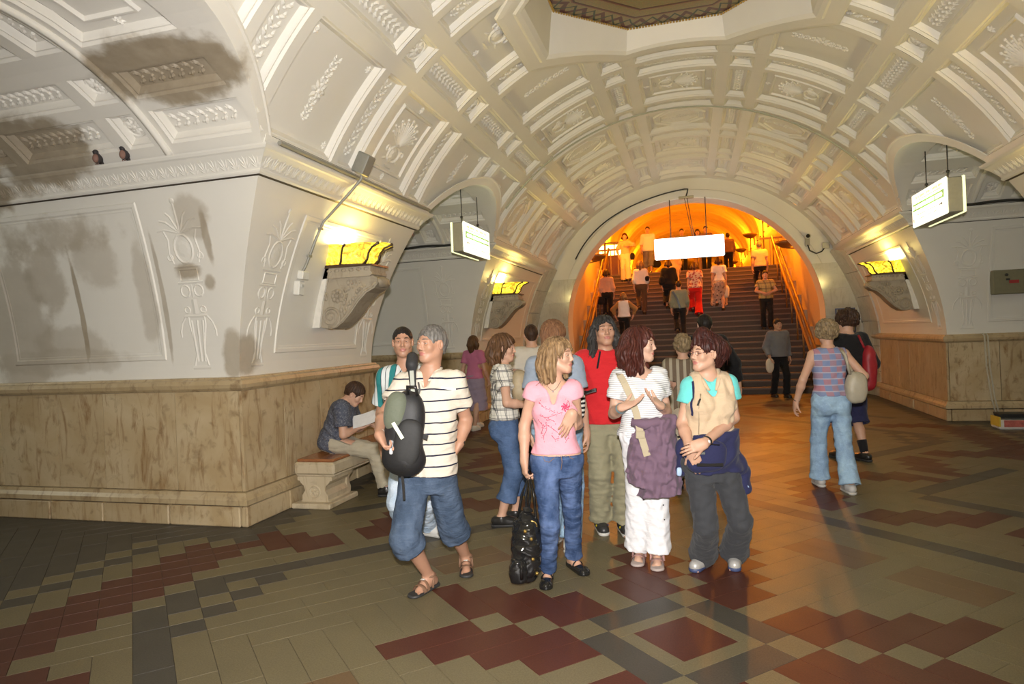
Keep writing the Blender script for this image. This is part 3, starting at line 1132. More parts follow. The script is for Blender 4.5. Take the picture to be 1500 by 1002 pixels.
for (n, m_) in sorted(used, key=lambda k: (k[0] + k[1], k[0])):
    if (n, m_) in done: continue
    c, key = used[(n, m_)]
    run = [(n, m_)]
    lim = 3 if c in (CREAM, BROWN, GREY) else 4
    dirs = [(1, 0), (0, 1)]
    if key and key[0] in ('r', 'R'):
        dirs = [(1, 0)] if key[2] < 2 else [(0, 1)]
    elif (n * 7 + m_ * 3) % 5 < 2 or (m_ - n) > 6: dirs = dirs[::-1]
    bestr = run
    for d in dirs:
        r = [(n, m_)]
        while len(r) < lim:
            k = (r[-1][0] + d[0], r[-1][1] + d[1])
            if k in used and k not in done and used[k] == (c, key): r.append(k)
            else: break
        if len(r) > len(bestr): bestr = r
    if key and key[0] == 's':
        bestr = [(n, m_)]
    for k in bestr: done.add(k)
    tiles.append((c, bestr))
def tile_dist(t):
    X, Y = cell_xy(*t[1][0])
    return X * fw[0] + Y * fw[1] + 0 * X
# the red square in the heart of the pattern, two cells wide
tiles = [t for t in tiles if not (t[0] == REDT and used[t[1][0]][1] and used[t[1][0]][1][0] == 's')]
tiles.sort(key=tile_dist)
tmesh = {}
def tile_geo(w, h):
    g = .0009
    w, h = w * QT / 2 - g, h * QT / 2 - g
    e = .0010
    V = [(-w, -h, -.004), (w, -h, -.004), (w, h, -.004), (-w, h, -.004), (-w + e, -h + e, 0), (w - e, -h + e, 0), (w - e, h - e, 0), (-w + e, h - e, 0)]
    return V, [(4, 5, 6, 7), (0, 1, 5, 4), (1, 2, 6, 5), (2, 3, 7, 6), (3, 0, 4, 7)]
cnt = 0
restV, restF, restM = [], [], []
c45, s45 = cos(pi / 4), sin(pi / 4)
extra = [(REDT, None, (0, 0), (2, 2), t) for t in (0, 1, 2)]
for c, run in tiles:
    w = 1 + abs(run[-1][0] - run[0][0]); h = 1 + abs(run[-1][1] - run[0][1])
    cx_, cy_ = (run[0][0] + run[-1][0]) / 2, (run[0][1] + run[-1][1]) / 2
    X, Y = cell_xy(cx_, cy_)
    if cnt < 297:
        k = (c, w, h)
        if k not in tmesh:
            V, F = tile_geo(w, h)
            tmesh[k] = mesh('floor_tile', V, F, FM_[c])
        o = obj('floor_tile', tmesh[k], floor, (X, Y, 0))
        o.rotation_euler = (0, 0, pi / 4)
        cnt += 1
    else:
        V, F = tile_geo(w, h)
        b = len(restV)
        restV += [(X + p[0] * c45 - p[1] * s45, Y + p[0] * s45 + p[1] * c45, p[2]) for p in V]
        restF += [tuple(i + b for i in f) for f in F]
        restM += [c] * len(F)
# heart squares: frame of narrow cream strips and a red square
for t in (0, 1):
    X, Y = cell_xy(25 * t, 25 * t)
    V, F = tile_geo(2, 2)
    o = obj('floor_tile', mesh('floor_tile', V, F, FM_[REDT]), floor, (X, Y, .0))
    o.rotation_euler = (0, 0, pi / 4)
    V, F = tile_geo(3, 3)
    g = QT
    m = MB()
    for (a, b, w, h) in ((0, 1.25, 3, .5), (0, -1.25, 3, .5), (1.25, 0, .5, 2), (-1.25, 0, .5, 2)):
        V, F = tile_geo(w, h)
        o = obj('floor_tile', mesh('floor_tile', V, F, FM_[CREAM]), floor, (X + (a * c45 - b * s45) * QT, Y + (a * s45 + b * c45) * QT, 0))
        o.rotation_euler = (0, 0, pi / 4)
tag(obj('far_floor_tile', mesh('far_floor_tile', restV, restF, FM_, False, restM), floor), kind='stuff')

# ------------------------------------------------------------------ stairs and the upper hall in orange light
RISE, RUN, NST, Y0S = .155, .295, 24, 17.42
ZT = RISE * NST
YT = Y0S + RUN * NST
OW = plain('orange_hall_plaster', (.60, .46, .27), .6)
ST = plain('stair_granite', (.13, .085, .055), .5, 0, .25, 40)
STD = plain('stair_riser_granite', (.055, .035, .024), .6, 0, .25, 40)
stair = tag(empty('staircase', (0, Y0S, 0)), kind='structure', label='wide stone staircase rising through the arch')
sm = None
for i in range(NST):
    m = MB()
    m.cur = 0
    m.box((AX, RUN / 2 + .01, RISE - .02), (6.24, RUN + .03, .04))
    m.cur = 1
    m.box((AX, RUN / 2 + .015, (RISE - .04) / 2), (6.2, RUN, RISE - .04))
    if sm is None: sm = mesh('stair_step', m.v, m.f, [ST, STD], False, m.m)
    obj('stair_step', sm, stair, (0, i * RUN, i * RISE))
landing = tag(obj('floor_upper', mesh('floor_upper', [(-5, YT, ZT), (5, YT, ZT), (5, 96, ZT), (-5, 96, ZT), (-5, YT, ZT - .2), (5, YT, ZT - .2)], [(0, 1, 2, 3), (4, 5, 1, 0)], ST)), kind='structure')
AXU = -.25
for sx in (-1, 1):
    x = AX + sx * 3.12
    w = tag(empty('wall_stairs_left' if sx < 0 else 'wall_stairs_right'), kind='structure', label='side wall of the stairs glowing orange')
    xo = x
    V = [(x, YEND + .5, -.1), (x, YT, -.1), (x, YT, 5.3), (x, YEND + .5, 5.3)]
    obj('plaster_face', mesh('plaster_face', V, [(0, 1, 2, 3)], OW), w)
    x2 = AXU + sx * 3.6
    V = [(x, YT, ZT - .3), (x2, YT + .3, ZT - .3), (x2, 96, ZT - .3), (x, YT, 5.9), (x2, YT + .3, 5.9), (x2, 96, 5.9), (x, YEND + .5, 5.3), (x2, YEND + .5, 5.9)]
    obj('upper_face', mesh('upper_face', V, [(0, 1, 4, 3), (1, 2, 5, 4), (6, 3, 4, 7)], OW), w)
    # stepped marble skirting along the stairs
    m = MB()
    for k in range(8):
        m.box((x - sx * .06, Y0S + (k + .5) * RUN * 3, (k * 3 + 2.2) * RISE), (.12, RUN * 3 - .01, RISE * 4.2))
    for k in range(8):
        q = MB()
        q.box((0, 0, 0), (.12, RUN * 3 - .01, RISE * 4.2))
        obj('skirting_slab', mesh('skirting_slab', q.v, q.f, MARB_M), w, (x - sx * .06, Y0S + (k + .5) * RUN * 3, (k * 3 + 2.2) * RISE))
VU, FU = [], []
qs = np.radians(np.linspace(-90, 90, 37))
ys = [YEND + .5]
while ys[-1] < 96: ys.append(ys[-1] + (.2 if ys[-1] < 52 else .5))
for j, y in enumerate(ys):
    rib = .06 if j % 8 in (0, 1) else 0
    for q in qs:
        VU.append((AXU + (3.6 - rib) * sin(q), y, 5.9 + (2.7 - rib) * cos(q)))
nq = len(qs)
FU = [(j * nq + k, j * nq + k + 1, (j + 1) * nq + k + 1, (j + 1) * nq + k) for j in range(len(ys) - 1) for k in range(nq - 1)]
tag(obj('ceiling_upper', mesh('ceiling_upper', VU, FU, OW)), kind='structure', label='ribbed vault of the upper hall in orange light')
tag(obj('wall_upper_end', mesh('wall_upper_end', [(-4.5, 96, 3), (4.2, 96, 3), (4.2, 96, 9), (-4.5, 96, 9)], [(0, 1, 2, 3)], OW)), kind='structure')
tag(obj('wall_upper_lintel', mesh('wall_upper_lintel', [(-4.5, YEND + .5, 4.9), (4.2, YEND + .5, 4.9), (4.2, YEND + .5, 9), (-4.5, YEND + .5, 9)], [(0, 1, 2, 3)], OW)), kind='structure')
BR = plain('lamp_bronze', (.25, .16, .06), .4, .6)
LAMPG = emit('orange_lamp_glow', (1, .42, .06), 6)
def torchere(x, y, z, lab):
    t = tag(empty('floor_lamp', (x, y, ZT)), lab, 'lamp', 'tall bowl lamps of the upper hall')
    h = z - ZT
    m = MB(); m.lathe([(0, 0), (.22, 0), (.22, .05), (.08, .12), (0, .12)], n=12); m.obj('base', BR, t, True)
    m = MB(); m.tube([(0, 0, .1), (0, 0, h - .2)], .025, 8); m.obj('pole', BR, t, True)
    m = MB(); m.lathe([(0, h - .22), (.12, h - .2), (.3, h - .08), (.36, h), (.33, h), (.1, h - .15), (0, h - .16)], n=16); m.obj('bowl', BR, t, True)
    m = MB(); m.sph((0, 0, h - .04), (.10, .10, .07)); m.obj('bulb', LAMPG, t, True)
    lamp('bowl_light', 'POINT', (x, y, z + .2), 400, ORANGE, .12)
nth = ['first', 'second', 'third', 'fourth', 'fifth', 'sixth']
for i, y in enumerate((27.5, 33, 39, 46, 55, 68)):
    torchere(AXU - 3.05, y, 5.95, 'tall bowl lamp along the left wall, ' + nth[i] + ' beyond the stairs')
    torchere(AXU + 3.05, y, 5.95, 'tall bowl lamp along the right wall, ' + nth[i] + ' beyond the stairs')
lamp('stairs_light', 'POINT', (AX - 2.3, 21.6, 5.1), 430, ORANGE, .2)
lamp('stairs_light', 'POINT', (AX + 2.3, 21.6, 5.1), 430, ORANGE, .2)
for sx in (-1, 1):
    t = tag(empty('wall_bowl_lamp', (AX + sx * 3.12, 20.8, 4.0)), 'bowl lamp on the %s wall of the stairs' % ('left' if sx < 0 else 'right'), 'lamp')
    m = MB(); m.lathe([(0, -.12), (.12, -.1), (.28, .0), (.33, .08), (.30, .08), (0, -.05)], (-sx * .38, 0, 0), 16); m.obj('bowl', BR, t, True)
    m = MB(); m.tube([(0, 0, -.05), (-sx * .15, 0, -.14), (-sx * .38, 0, -.11)], .02, 6); m.obj('arm', BR, t, True)
    m = MB(); m.sph((-sx * .38, 0, .06), (.1, .1, .06)); m.obj('bulb', LAMPG, t, True)
# handrails
WOODR = plain('handrail_wood', (.20, .09, .035), .4)
for sx in (-1, 1):
    x = AX + sx * 2.78
    t = tag(empty('handrail', (x, Y0S, 0)), 'sloping wooden handrail along the %s side of the stairs' % ('left' if sx < 0 else 'right'), 'handrail')
    sl = RISE / RUN
    m = MB(); m.tube([(0, -.1, .78), (0, .0, .92), (0, 3.4, .92 + 3.4 * sl), (0, 3.7, 1.0 + 3.4 * sl), (0, NST * RUN, .98 + NST * RISE)], .045, 8); m.obj('rail', WOODR, t, True)
    m = MB(); m.tube([(sx * .16, -.1, .70), (sx * .16, .0, .78), (sx * .16, NST * RUN, .80 + NST * RISE)], .04, 8); m.obj('rail', WOODR, t, True)
    for k in range(8):
        y = .3 + k * .93
        m = MB(); m.tube([(0, y, int(y / RUN + 1) * RISE - .02), (0, y, .92 + y * sl)], .022, 6); m.obj('post', BR, t, True)
    lr = tag(empty('landing_railing', (AX + sx * 3.0, YT + .1, ZT)), 'low %s railing panel on the landing at the top' % ('left' if sx < 0 else 'right'), 'railing')
    m = MB(); m.box((0, 0, .95), (1.2, .06, .06)); m.obj('top_rail', WOODR, lr)
    for k in range(5):
        m = MB(); m.box((-.55 + k * .275, 0, .46), (.03, .03, .94)); m.obj('post', BR, lr)
# bright kiosk window on the upper level
t = tag(empty('kiosk_window', (-3.65, 27.9, ZT)), 'brightly lit kiosk window with dark mullions at the top left of the stairs', 'window')
m = MB(); m.box((.35, .0, .55), (1.5, .3, 1.1)); m.obj('counter', WOODR, t)
GLOW = emit('kiosk_glow', (1, .80, .25), 5)
for k in range(4):
    m = MB(); m.box((-.22 + k * .37, 0, 1.34), (.33, .04, .42)); m.obj('pane', GLOW, t)
for k in range(5):
    m = MB(); m.box((-.40 + k * .37, 0, 1.36), (.04, .1, .52)); m.obj('mullion', BR, t)
m = MB(); m.box((.34, 0, 1.64), (1.6, .2, .05)); m.obj('top_rail', BR, t)
# ------------------------------------------------------------------ sconces on carved corbels
GLASS = NT('amber_glass')
g_n = GLASS.noise(11, 2, None, 2.2)
g_c = GLASS.mix(GLASS.ramp(g_n, [(.35, 0), (.65, 1)]), (1, .60, .0), (1, .82, .06))
GLASS.put(GLASS.bs.inputs['Emission Color'], g_c)
GLASS.put(GLASS.bs.inputs['Emission Strength'], GLASS.math('MULTIPLY_ADD', GLASS.ramp(g_n, [(.36, 0), (.66, 1)]), 2.4, .25))
GLASS.bump(g_n, .6, .01)
GLASS = GLASS.done((.75, .55, .10), .25)
BRONZE = plain('dark_bronze', (.10, .065, .04), .4, .5)
WHITEP = plain('white_painted_plaster', (.72, .70, .64), .6)

def spiral(m, c, r, axis_y, turns=2.4, w=.018):
    pts = []
    for i in range(40):
        a = -pi / 2 + i / 39 * turns * 2 * pi
        rr = r * (1 - .9 * i / 39)
        pts.append((c[0] + rr * cos(a), axis_y, c[1] + rr * sin(a)))
    m.tube(pts, [w * (1 - .5 * i / 39) for i in range(40)], 6)

def sconce(sx, yc, label, power=110):
    xw = XC + sx * (hx(2.1) - .03)
    t = tag(empty('wall_sconce', (xw, yc, 1.84)), label, 'sconce', 'bowl sconces on carved corbels')
    S = lambda pts: [(-sx * a, b) for a, b in pts]
    hw = .155
    m = MB()   # plate behind, follows the lean of the wall
    m.prism(S([(-.30, .02), (-.0, .02), (.05, .30), (.16, .72), (.16, .82), (-.3, .82)]), -hw - .03, hw + .03)
    m.obj('back_plate', WHITEP, t)
    prof = [(0, .03), (.10, .0), (.19, .01), (.28, .07), (.38, .17), (.48, .29), (.58, .38), (.67, .42), (.72, .47), (.71, .53), (.66, .56), (.62, .56), (0, .56)]
    m = MB()
    m.prism(S(prof), -hw, hw)
    o = m.obj('corbel', STONE, t)
    recalc(o.data)
    cb = o
    for q in (-1, 1):
        m = MB(); y = q * hw
        spiral(m, (-sx * .13, .13), .12, y)
        m.obj('volute', STONE, cb, True)
        m = MB()
        for k in range(8):
            a = 2 * pi * k / 8
            m.sph((-sx * .22 + .055 * cos(a), y, .36 + .055 * sin(a)), (.028, .016, .028), 6, 5)
        m.sph((-sx * .22, y, .36), (.026, .026, .026), 6, 5)
        m.obj('flower', STONE, cb, True)
        m = MB()   # acanthus leaves filling the side
        for (a, b, an, L) in [(.30, .18, 58, .2), (.38, .28, 50, .2), (.26, .20, 80, .15), (.46, .40, 30, .16), (.32, .42, 20, .2), (.08, .34, 100, .14), (.07, .46, 60, .12), (.36, .5, 0, .18), (.30, .28, 66, .16)]:
            an = radians(an)
            for s in range(4):
                c = (-sx * (a + s * L / 4 * cos(an)), y, b + s * L / 4 * sin(an))
                m.sph(c, (.022 - .003 * s, .014, .03 - .003 * s), 6, 4)
        tag(m.obj('acanthus_leaf', STONE, cb, True), kind='stuff')
        m = MB()
        m.tube([(-sx * p[0] * .96, y, p[1] + .018) for p in prof[1:9]], .014, 6)
        m.obj('edge_bead', STONE, cb, True)
    m = MB()
    m.sph((-sx * .70, 0, .49), (.05, hw * .96, .06), 10, 8)
    m.obj('scroll_end', STONE, cb, True)
    m = MB()
    m.prism(S([(-.2, .555), (.64, .555), (.665, .575), (.665, .60), (.65, .605), (.65, .665), (-.2, .665)]), -hw - .03, hw + .03)
    f = m.obj('frieze', STONE, t)
    recalc(f.data)
    m = MB()
    for k in range(7):
        m.sph((-sx * (.06 + k * .09), -hw - .03, .635), (.032, .008, .02), 6, 4)
        m.sph((-sx * (.06 + k * .09), hw + .03, .635), (.032, .008, .02), 6, 4)
    tag(m.obj('frieze_leaf', STONE, f, True), kind='stuff')
    m = MB()
    m.prism(S([(-.2, .665), (.68, .665), (.68, .685), (-.2, .685)]), -hw - .05, hw + .05)
    recalc(m.obj('base_plate', BRONZE, t).data)
    # flared bowl of glass panes between bronze ribs
    bot = [(0.0, -.20), (.30, -.20), (.56, -.13), (.62, 0), (.56, .13), (.30, .20), (0.0, .20)]
    lev = [(0, .96), (.05, 1.06), (.12, 1.10), (.18, 1.20), (.215, 1.38)]
    def bp(i, k, extra=1.):
        x, y = bot[i]
        s = lev[k][1] * extra
        return (-sx * x * (1 + (s - 1) * .9), y * s, .69 + lev[k][0] - (.012 if k == 4 else 0) * 0)
    for i in range(len(bot) - 1):
        V, F = [], []
        for k in range(5):
            for q in range(4):
                a, b = bp(i, k), bp(i + 1, k)
                w = q / 3
                dip = .014 * sin(pi * w) * (k / 4)
                V.append((a[0] + (b[0] - a[0]) * w, a[1] + (b[1] - a[1]) * w, a[2] + dip))
        F = [(k * 4 + q, k * 4 + q + 1, k * 4 + q + 5, k * 4 + q + 4) for k in range(4) for q in range(3)]
        obj('glass_pane', mesh('glass_pane', V, F, GLASS, True), t)
    for i in range(1, len(bot) - 1):
        m = MB()
        m.tube([bp(i, k, 1.01) for k in range(5)], [.016, .013, .011, .012, .016], 6)
        m.obj('rib', BRONZE, t, True)
    m = MB()
    m.tube([bp(i, 0, 1.02) for i in range(7)], .013, 6)
    m.obj('rim', BRONZE, t, True)
    m = MB()
    m.sph((-sx * .22, 0, .76), (.03, .06, .05))
    o = m.obj('bulb', emit('sconce_bulb', (1, .8, .4), 12), t, True)
    l = lamp('sconce_light', 'POINT', (xw - sx * .24, yc, 1.84 + .93), power, WARM, .10)
    return t

sconce(-1, 6.74, 'amber glass sconce on carved corbel above the bench, beside the grey conduit')
sconce(-1, 13.12, 'amber glass sconce on carved corbel beyond the first lightbox sign, over the walking crowd', 150)
sconce(1, 13.70, 'amber glass sconce on carved corbel above the youth in black and woman in checks', 150)
sconce(1, 6.9, 'amber glass sconce on carved corbel beyond the edge of the picture')
sconce(-1, -.3, 'amber glass sconce behind the photographer by the first pylon')
sconce(1, -.3, 'amber glass sconce behind the photographer by the second pylon')

# ------------------------------------------------------------------ hanging lightbox signs
SIGNW = emit('sign_white', (.98, 1, .78), 1.25)
SIGNP = emit('sign_white_glow', (1, 1, .98), 4.0)
SIGNY = emit('sign_edge_glow', (.95, 1, .55), 1.1)
SGREEN = emit('sign_green', (.05, .42, .04), .55)
SINK = emit('sign_faded_ink', (.60, .52, .20), .62)
SDARK = plain('sign_dark_ink', (.05, .06, .03), .6)
GREYM = plain('grey_painted_metal', (.30, .30, .27), .5, .3)
DARKM = plain('dark_metal', (.05, .05, .045), .5, .5)

def sign_side(sx, label):
    yc, zc, L, Hh, th = 10.1, 3.20, 1.28, .46, .17
    x = XC + sx * 3.26
    t = tag(empty('hanging_sign', (x, yc, zc)), label, 'sign', 'lightbox signs hung in the side arches')
    m = MB(); m.box((0, 0, 0), (th, L, Hh - .02), None, .012); m.obj('case', GREYM, t)
    for q, mat in ((-sx, SIGNW), (sx, SIGNY)):
        m = MB(); m.box((q * (th / 2 + .012), 0, .0), (.03, L + .02, Hh), None, .012)
        f = m.obj('light_panel', mat, t)
        if q == -sx:
            xf = q * (th / 2 + .0285)
            d = MB()   # green framed band with an arrow head
            for z in (.075, .0):
                d.box((xf, 0, z), (.003, L * .92, .018))
            for y in (-.46 * L, .40 * L, -.20 * L, .05 * L):
                d.box((xf, y, .0375), (.003, .016, .075))
            d.obj('green_band', SGREEN, f)
            ys = -1
            a = MB(); a.prism([(0, 0), (.0, .0)], 0, 0) if False else None
            V = [(xf + q * .002, ys * L * .40, .0375 + .05), (xf + q * .002, ys * L * .40, .0375 - .05), (xf + q * .002, ys * L * .475, .0375 - .05), (xf + q * .002, ys * L * .475, .0375 + .05), (xf + q * .002, ys * L * .435, .0375)]
            obj('arrow_block', mesh('arrow_block', V, [(0, 4, 3), (1, 2, 4), (2, 3, 4)], SGREEN), f)
            d = MB()   # washed-out lines of print, too bright to read
            rr = random.Random(4)
            for (z, h, y0, y1, n) in ((.165, .034, -.42, .40, 24), (.122, .016, -.38, .26, 22), (-.075, .014, -.30, .34, 20), (-.135, .014, -.30, .30, 18)):
                y = y0 * L
                step = (y1 - y0) * L / n
                for i in range(n):
                    if rr.random() < .82:
                        d.box((xf, y + step * .4, z), (.003, step * .55, h * rr.uniform(.7, 1.0)))
                    y += step
            tag(d.obj('print_line', SINK, f), kind='stuff')
            d = MB()   # small arrow under the band
            d.box((xf, -.36 * L, -.08), (.003, .07, .012))
            V = [(xf, -.43 * L, -.08), (xf, -.39 * L, -.055), (xf, -.39 * L, -.105)]
            d.add(V, [(0, 1, 2)])
            d.box((xf, .45 * L, -.14), (.003, .02, .05))
            d.obj('small_arrow', SDARK, f)
    for y in (-.42, .38):
        m = MB()
        top = 3.98 + .02 * abs(y) - zc
        m.tube([(0, y, Hh / 2 - .01), (0, y, top)], .007, 6)
        m.obj('hanger_rod', DARKM, t, True)
        m = MB()
        m.lathe([(.0, -.02), (.022, -.012), (.022, .012), (0, .02)], (0, y, Hh / 2 + .10), 8)
        m.obj('turnbuckle', DARKM, t, True)
    lamp('sign_light', 'POINT', (x - sx * .35, yc, zc), 5, (1, 1, .75), .2)
sign_side(-1, 'white lightbox sign with a green band, hanging in the left side arch')
sign_side(1, 'white lightbox sign with a green band and lines of print, in the right side arch')

t = tag(empty('hanging_sign', (.02, 16.95, 3.66)), 'long overexposed white lightbox sign hanging before the stairs arch', 'sign')
m = MB(); m.box((0, 0, 0), (1.60, .12, .46), None, .02); m.obj('case', GREYM, t)
m = MB(); m.box((0, -.07, 0), (1.64, .03, .50), None, .02); m.obj('light_panel', SIGNP, t)
m = MB(); m.box((0, .07, 0), (1.64, .03, .50), None, .02); m.obj('light_panel', SIGNP, t)
for x in (-.42, .42):
    m = MB(); m.tube([(x, 0, .24), (x, 0, 1.20)], .011, 6); m.obj('hanger_rod', DARKM, t, True)
m = MB(); m.tube([(.10, 0, .24), (.02, .0, .7), (-.06, .02, 1.22)], .008, 5); m.tube([(.14, 0, .24), (.07, .0, .7), (.0, .02, 1.22)], .008, 5); m.obj('cable', DARKM, t, True)
m = MB(); m.box((-.02, .05, 1.235), (.36, .16, .05), None, .01); m.obj('mounting_box', plain('cream_box', (.45, .40, .26), .5), t)
lamp('sign_light', 'POINT', (.02, 16.6, 3.66), 12, (1, .97, .85), .3)

# cable along the end wall arch
m = MB()
pts = []
for q in np.radians(np.linspace(-58, 0, 30)):
    rr = 3.31 - .22 * (q / radians(58)) ** 2 * 0 + .12 * sin(q * 6) * .3
    pts.append((AX + rr * sin(q), YEND - .03, AZ + rr * cos(q)))
pts += [(.05, YEND - .05, 5.14), (.03, YEND - .10, 5.04), (.0, YEND - .22, 4.93)]
m.tube(pts, .018, 6)
tag(m.obj('power_cable', DARKM, None, True), 'dark cable curving over the arch to the long white sign', 'cable')

# security camera on the end wall
t = tag(empty('security_camera', (2.72, YEND - .07, 3.62)), 'small security camera with looped cable at the right shoulder of the arch', 'camera')
m = MB(); m.box((0, 0, 0), (.10, .06, .22), None, .01); m.obj('bracket', plain('camera_grey', (.35, .34, .30), .5), t)
m = MB(); m.tube([(0, -.02, .12), (-.02, -.26, .10)], .065, 10); m.obj('body', plain('camera_white', (.6, .6, .55), .4), t, True)
m = MB(); m.tube([(-.02, -.255, .10), (-.022, -.275, .10)], .045, 10); m.obj('lens', plain('lens_black', (.02, .02, .02), .1), t, True)
m = MB(); m.tube([(0, -.03, -.08), (.04, -.04, -.22), (.18, -.03, -.30), (.30, -.02, -.26), (.38, -.0, -.16)], .015, 6); m.obj('cable', DARKM, t, True)
m = MB(); m.box((.40, 0, -.12), (.16, .06, .14), None, .01); m.obj('junction_box', plain('box_cream', (.5, .48, .4), .5), t)

# ------------------------------------------------------------------ conduit, boxes and pipes
t = tag(empty('conduit', (-3.9, 6.15, 2.4)), 'grey conduit from a box on the cornice to two white switch boxes', 'conduit')
LP = lambda p: (p[0] + 3.9, p[1] - 6.15, p[2] - 2.4)
def on_hall(y, z, d, sx=-1):
    return (XC + sx * (hx(z) - d), y, z)
m = MB()
pts = [LP(p) for p in [on_hall(6.36, 3.52, .10), on_hall(6.37, 3.40, .15), on_hall(6.37, 3.28, .09), on_hall(6.30, 3.12, .05), on_hall(6.20, 2.95, .02), on_hall(6.17, 2.75, .02), on_hall(6.14, 2.5, .02), on_hall(6.10, 2.42, .02)]]
m.tube(pts, .016, 8)
m.obj('pipe', GREYM, t, True)
m = MB(); m.box(LP(on_hall(6.33, 3.54, .12)), (.14, .16, .22), Matrix.Rotation(radians(28), 4, 'Y'), .012); m.obj('junction_box', GREYM, t)
WH = plain('white_plastic', (.72, .71, .66), .4)
m = MB(); m.box(LP(on_hall(6.12, 2.40, .035)), (.07, .13, .09), Matrix.Rotation(radians(10), 4, 'Y'), .01); m.obj('switch_box', WH, t)
m = MB(); m.box(LP(on_hall(6.10, 2.27, .035)), (.07, .11, .15), Matrix.Rotation(radians(8), 4, 'Y'), .01); o = m.obj('switch_box', WH, t)
m = MB(); m.box(LP(on_hall(6.10, 2.29, .072)), (.012, .04, .03)); m.obj('button', plain('button_grey', (.5, .5, .47), .4), o)
for k, (y, z) in enumerate(((6.19, 2.88), (6.15, 2.60))):
    m = MB(); m.box(LP(on_hall(y, z, .022)), (.03, .06, .025)); m.obj('clip', GREYM, t)

# trunking along the top of the left cornice
m = MB()
m.tube([on_hall(y, 3.42, .085) for y in (5.0, 6.3, 7.4, 8.4)], .022, 6)
tag(m.obj('cable_trunking', GREYM), 'thin grey cable trunking lying along the cornice above the sconce', 'cable')
# black cable across the far passages' cornices
for sx, yb, lab in ((-1, 10.1, 'dark cable running along the cornice of the left side passage'), (1, 10.35, 'dark cable running along the cornice of the right side passage')):
    m = MB()
    n_ = 16
    m.tube([(XC + sx * (3.55 + 3.9 * i / n_), yb + hy(3.4) - .10, 3.415 + .012 * sin(i * 1.7)) for i in range(n_)], .022, 6)
    tag(m.obj('power_cable', DARKM, None, True), lab, 'cable')
# two thin pipes down the right pylon
t = tag(empty('pipe_pair', (4.46, 12.26, 0)), 'pair of thin pale pipes running down the right pylon to the floor', 'pipe')
for dx in (0, .045):
    m = MB(); m.tube([(dx, .06, 1.40), (dx - .01, -.03, 1.37), (dx, -.03, .9), (dx + .04, -.05, .40), (dx + .10, -.08, .06)], .012, 6); m.obj('pipe', plain('pale_pipe', (.5, .46, .36), .5), t, True)
# grey equipment box on the right pylon
bx = 4.84
t = tag(empty('equipment_box', (bx, 10.35 + hy(2.2) - .075, 2.2)), 'khaki metal equipment box with black knob and red label', 'box')
m = MB(); m.box((0, 0, 0), (.52, .13, .38), None, .012); m.obj('case', plain('khaki_metal', (.20, .185, .11), .5), t)
m = MB(); m.tube([(-.08, -.06, .11), (-.08, -.085, .11)], .022, 10); m.obj('knob', DARKM, t, True)
m = MB(); m.box((.02, -.067, .0), (.13, .008, .05)); m.obj('label', plain('red_label', (.35, .03, .03), .5), t)
m = MB(); m.box((-.06, -.067, .04), (.05, .01, .03)); m.obj('latch', DARKM, t)
# bundle of printed papers by the right pylon
t = tag(empty('newspaper_rack', (4.50, 11.55, 0)), 'white rack of colourful newspapers on the floor at the right edge', 'rack')
WPAPER = plain('white_paper', (.72, .70, .66), .5)
m = MB(); m.box((.1, .0, .07), (.62, .30, .14), None, .02); m.obj('tray', WPAPER, t)
m = MB(); m.box((.1, -.155, .09), (.5, .012, .10)); m.obj('cover', plain('print_red', (.45, .12, .10), .5, 0, .9, 14), t)
m = MB(); m.box((-.22, -.05, .12), (.02, .3, .14)); m.obj('side', plain('yellow_print', (.55, .42, .05), .5), t)
m = MB(); m.box((.1, .0, .22), (.56, .26, .02)); m.box((.1, .1, .18), (.56, .03, .08)); m.obj('top_sheet', DARKM, t)
# framed notice beside the arch
t = tag(empty('notice_board', (3.42, 16.95, 1.72)), 'framed notice with blue edge on the marble beside the stairs arch', 'notice')
m = MB(); m.box((0, 0, 0), (.42, .03, .56), None, .006); m.obj('frame', plain('blue_frame', (.06, .08, .20), .4), t)
m = MB(); m.box((0, -.018, 0), (.36, .008, .50)); m.obj('paper', plain('notice_paper', (.30, .28, .19), .5, 0, .3, 22), t)

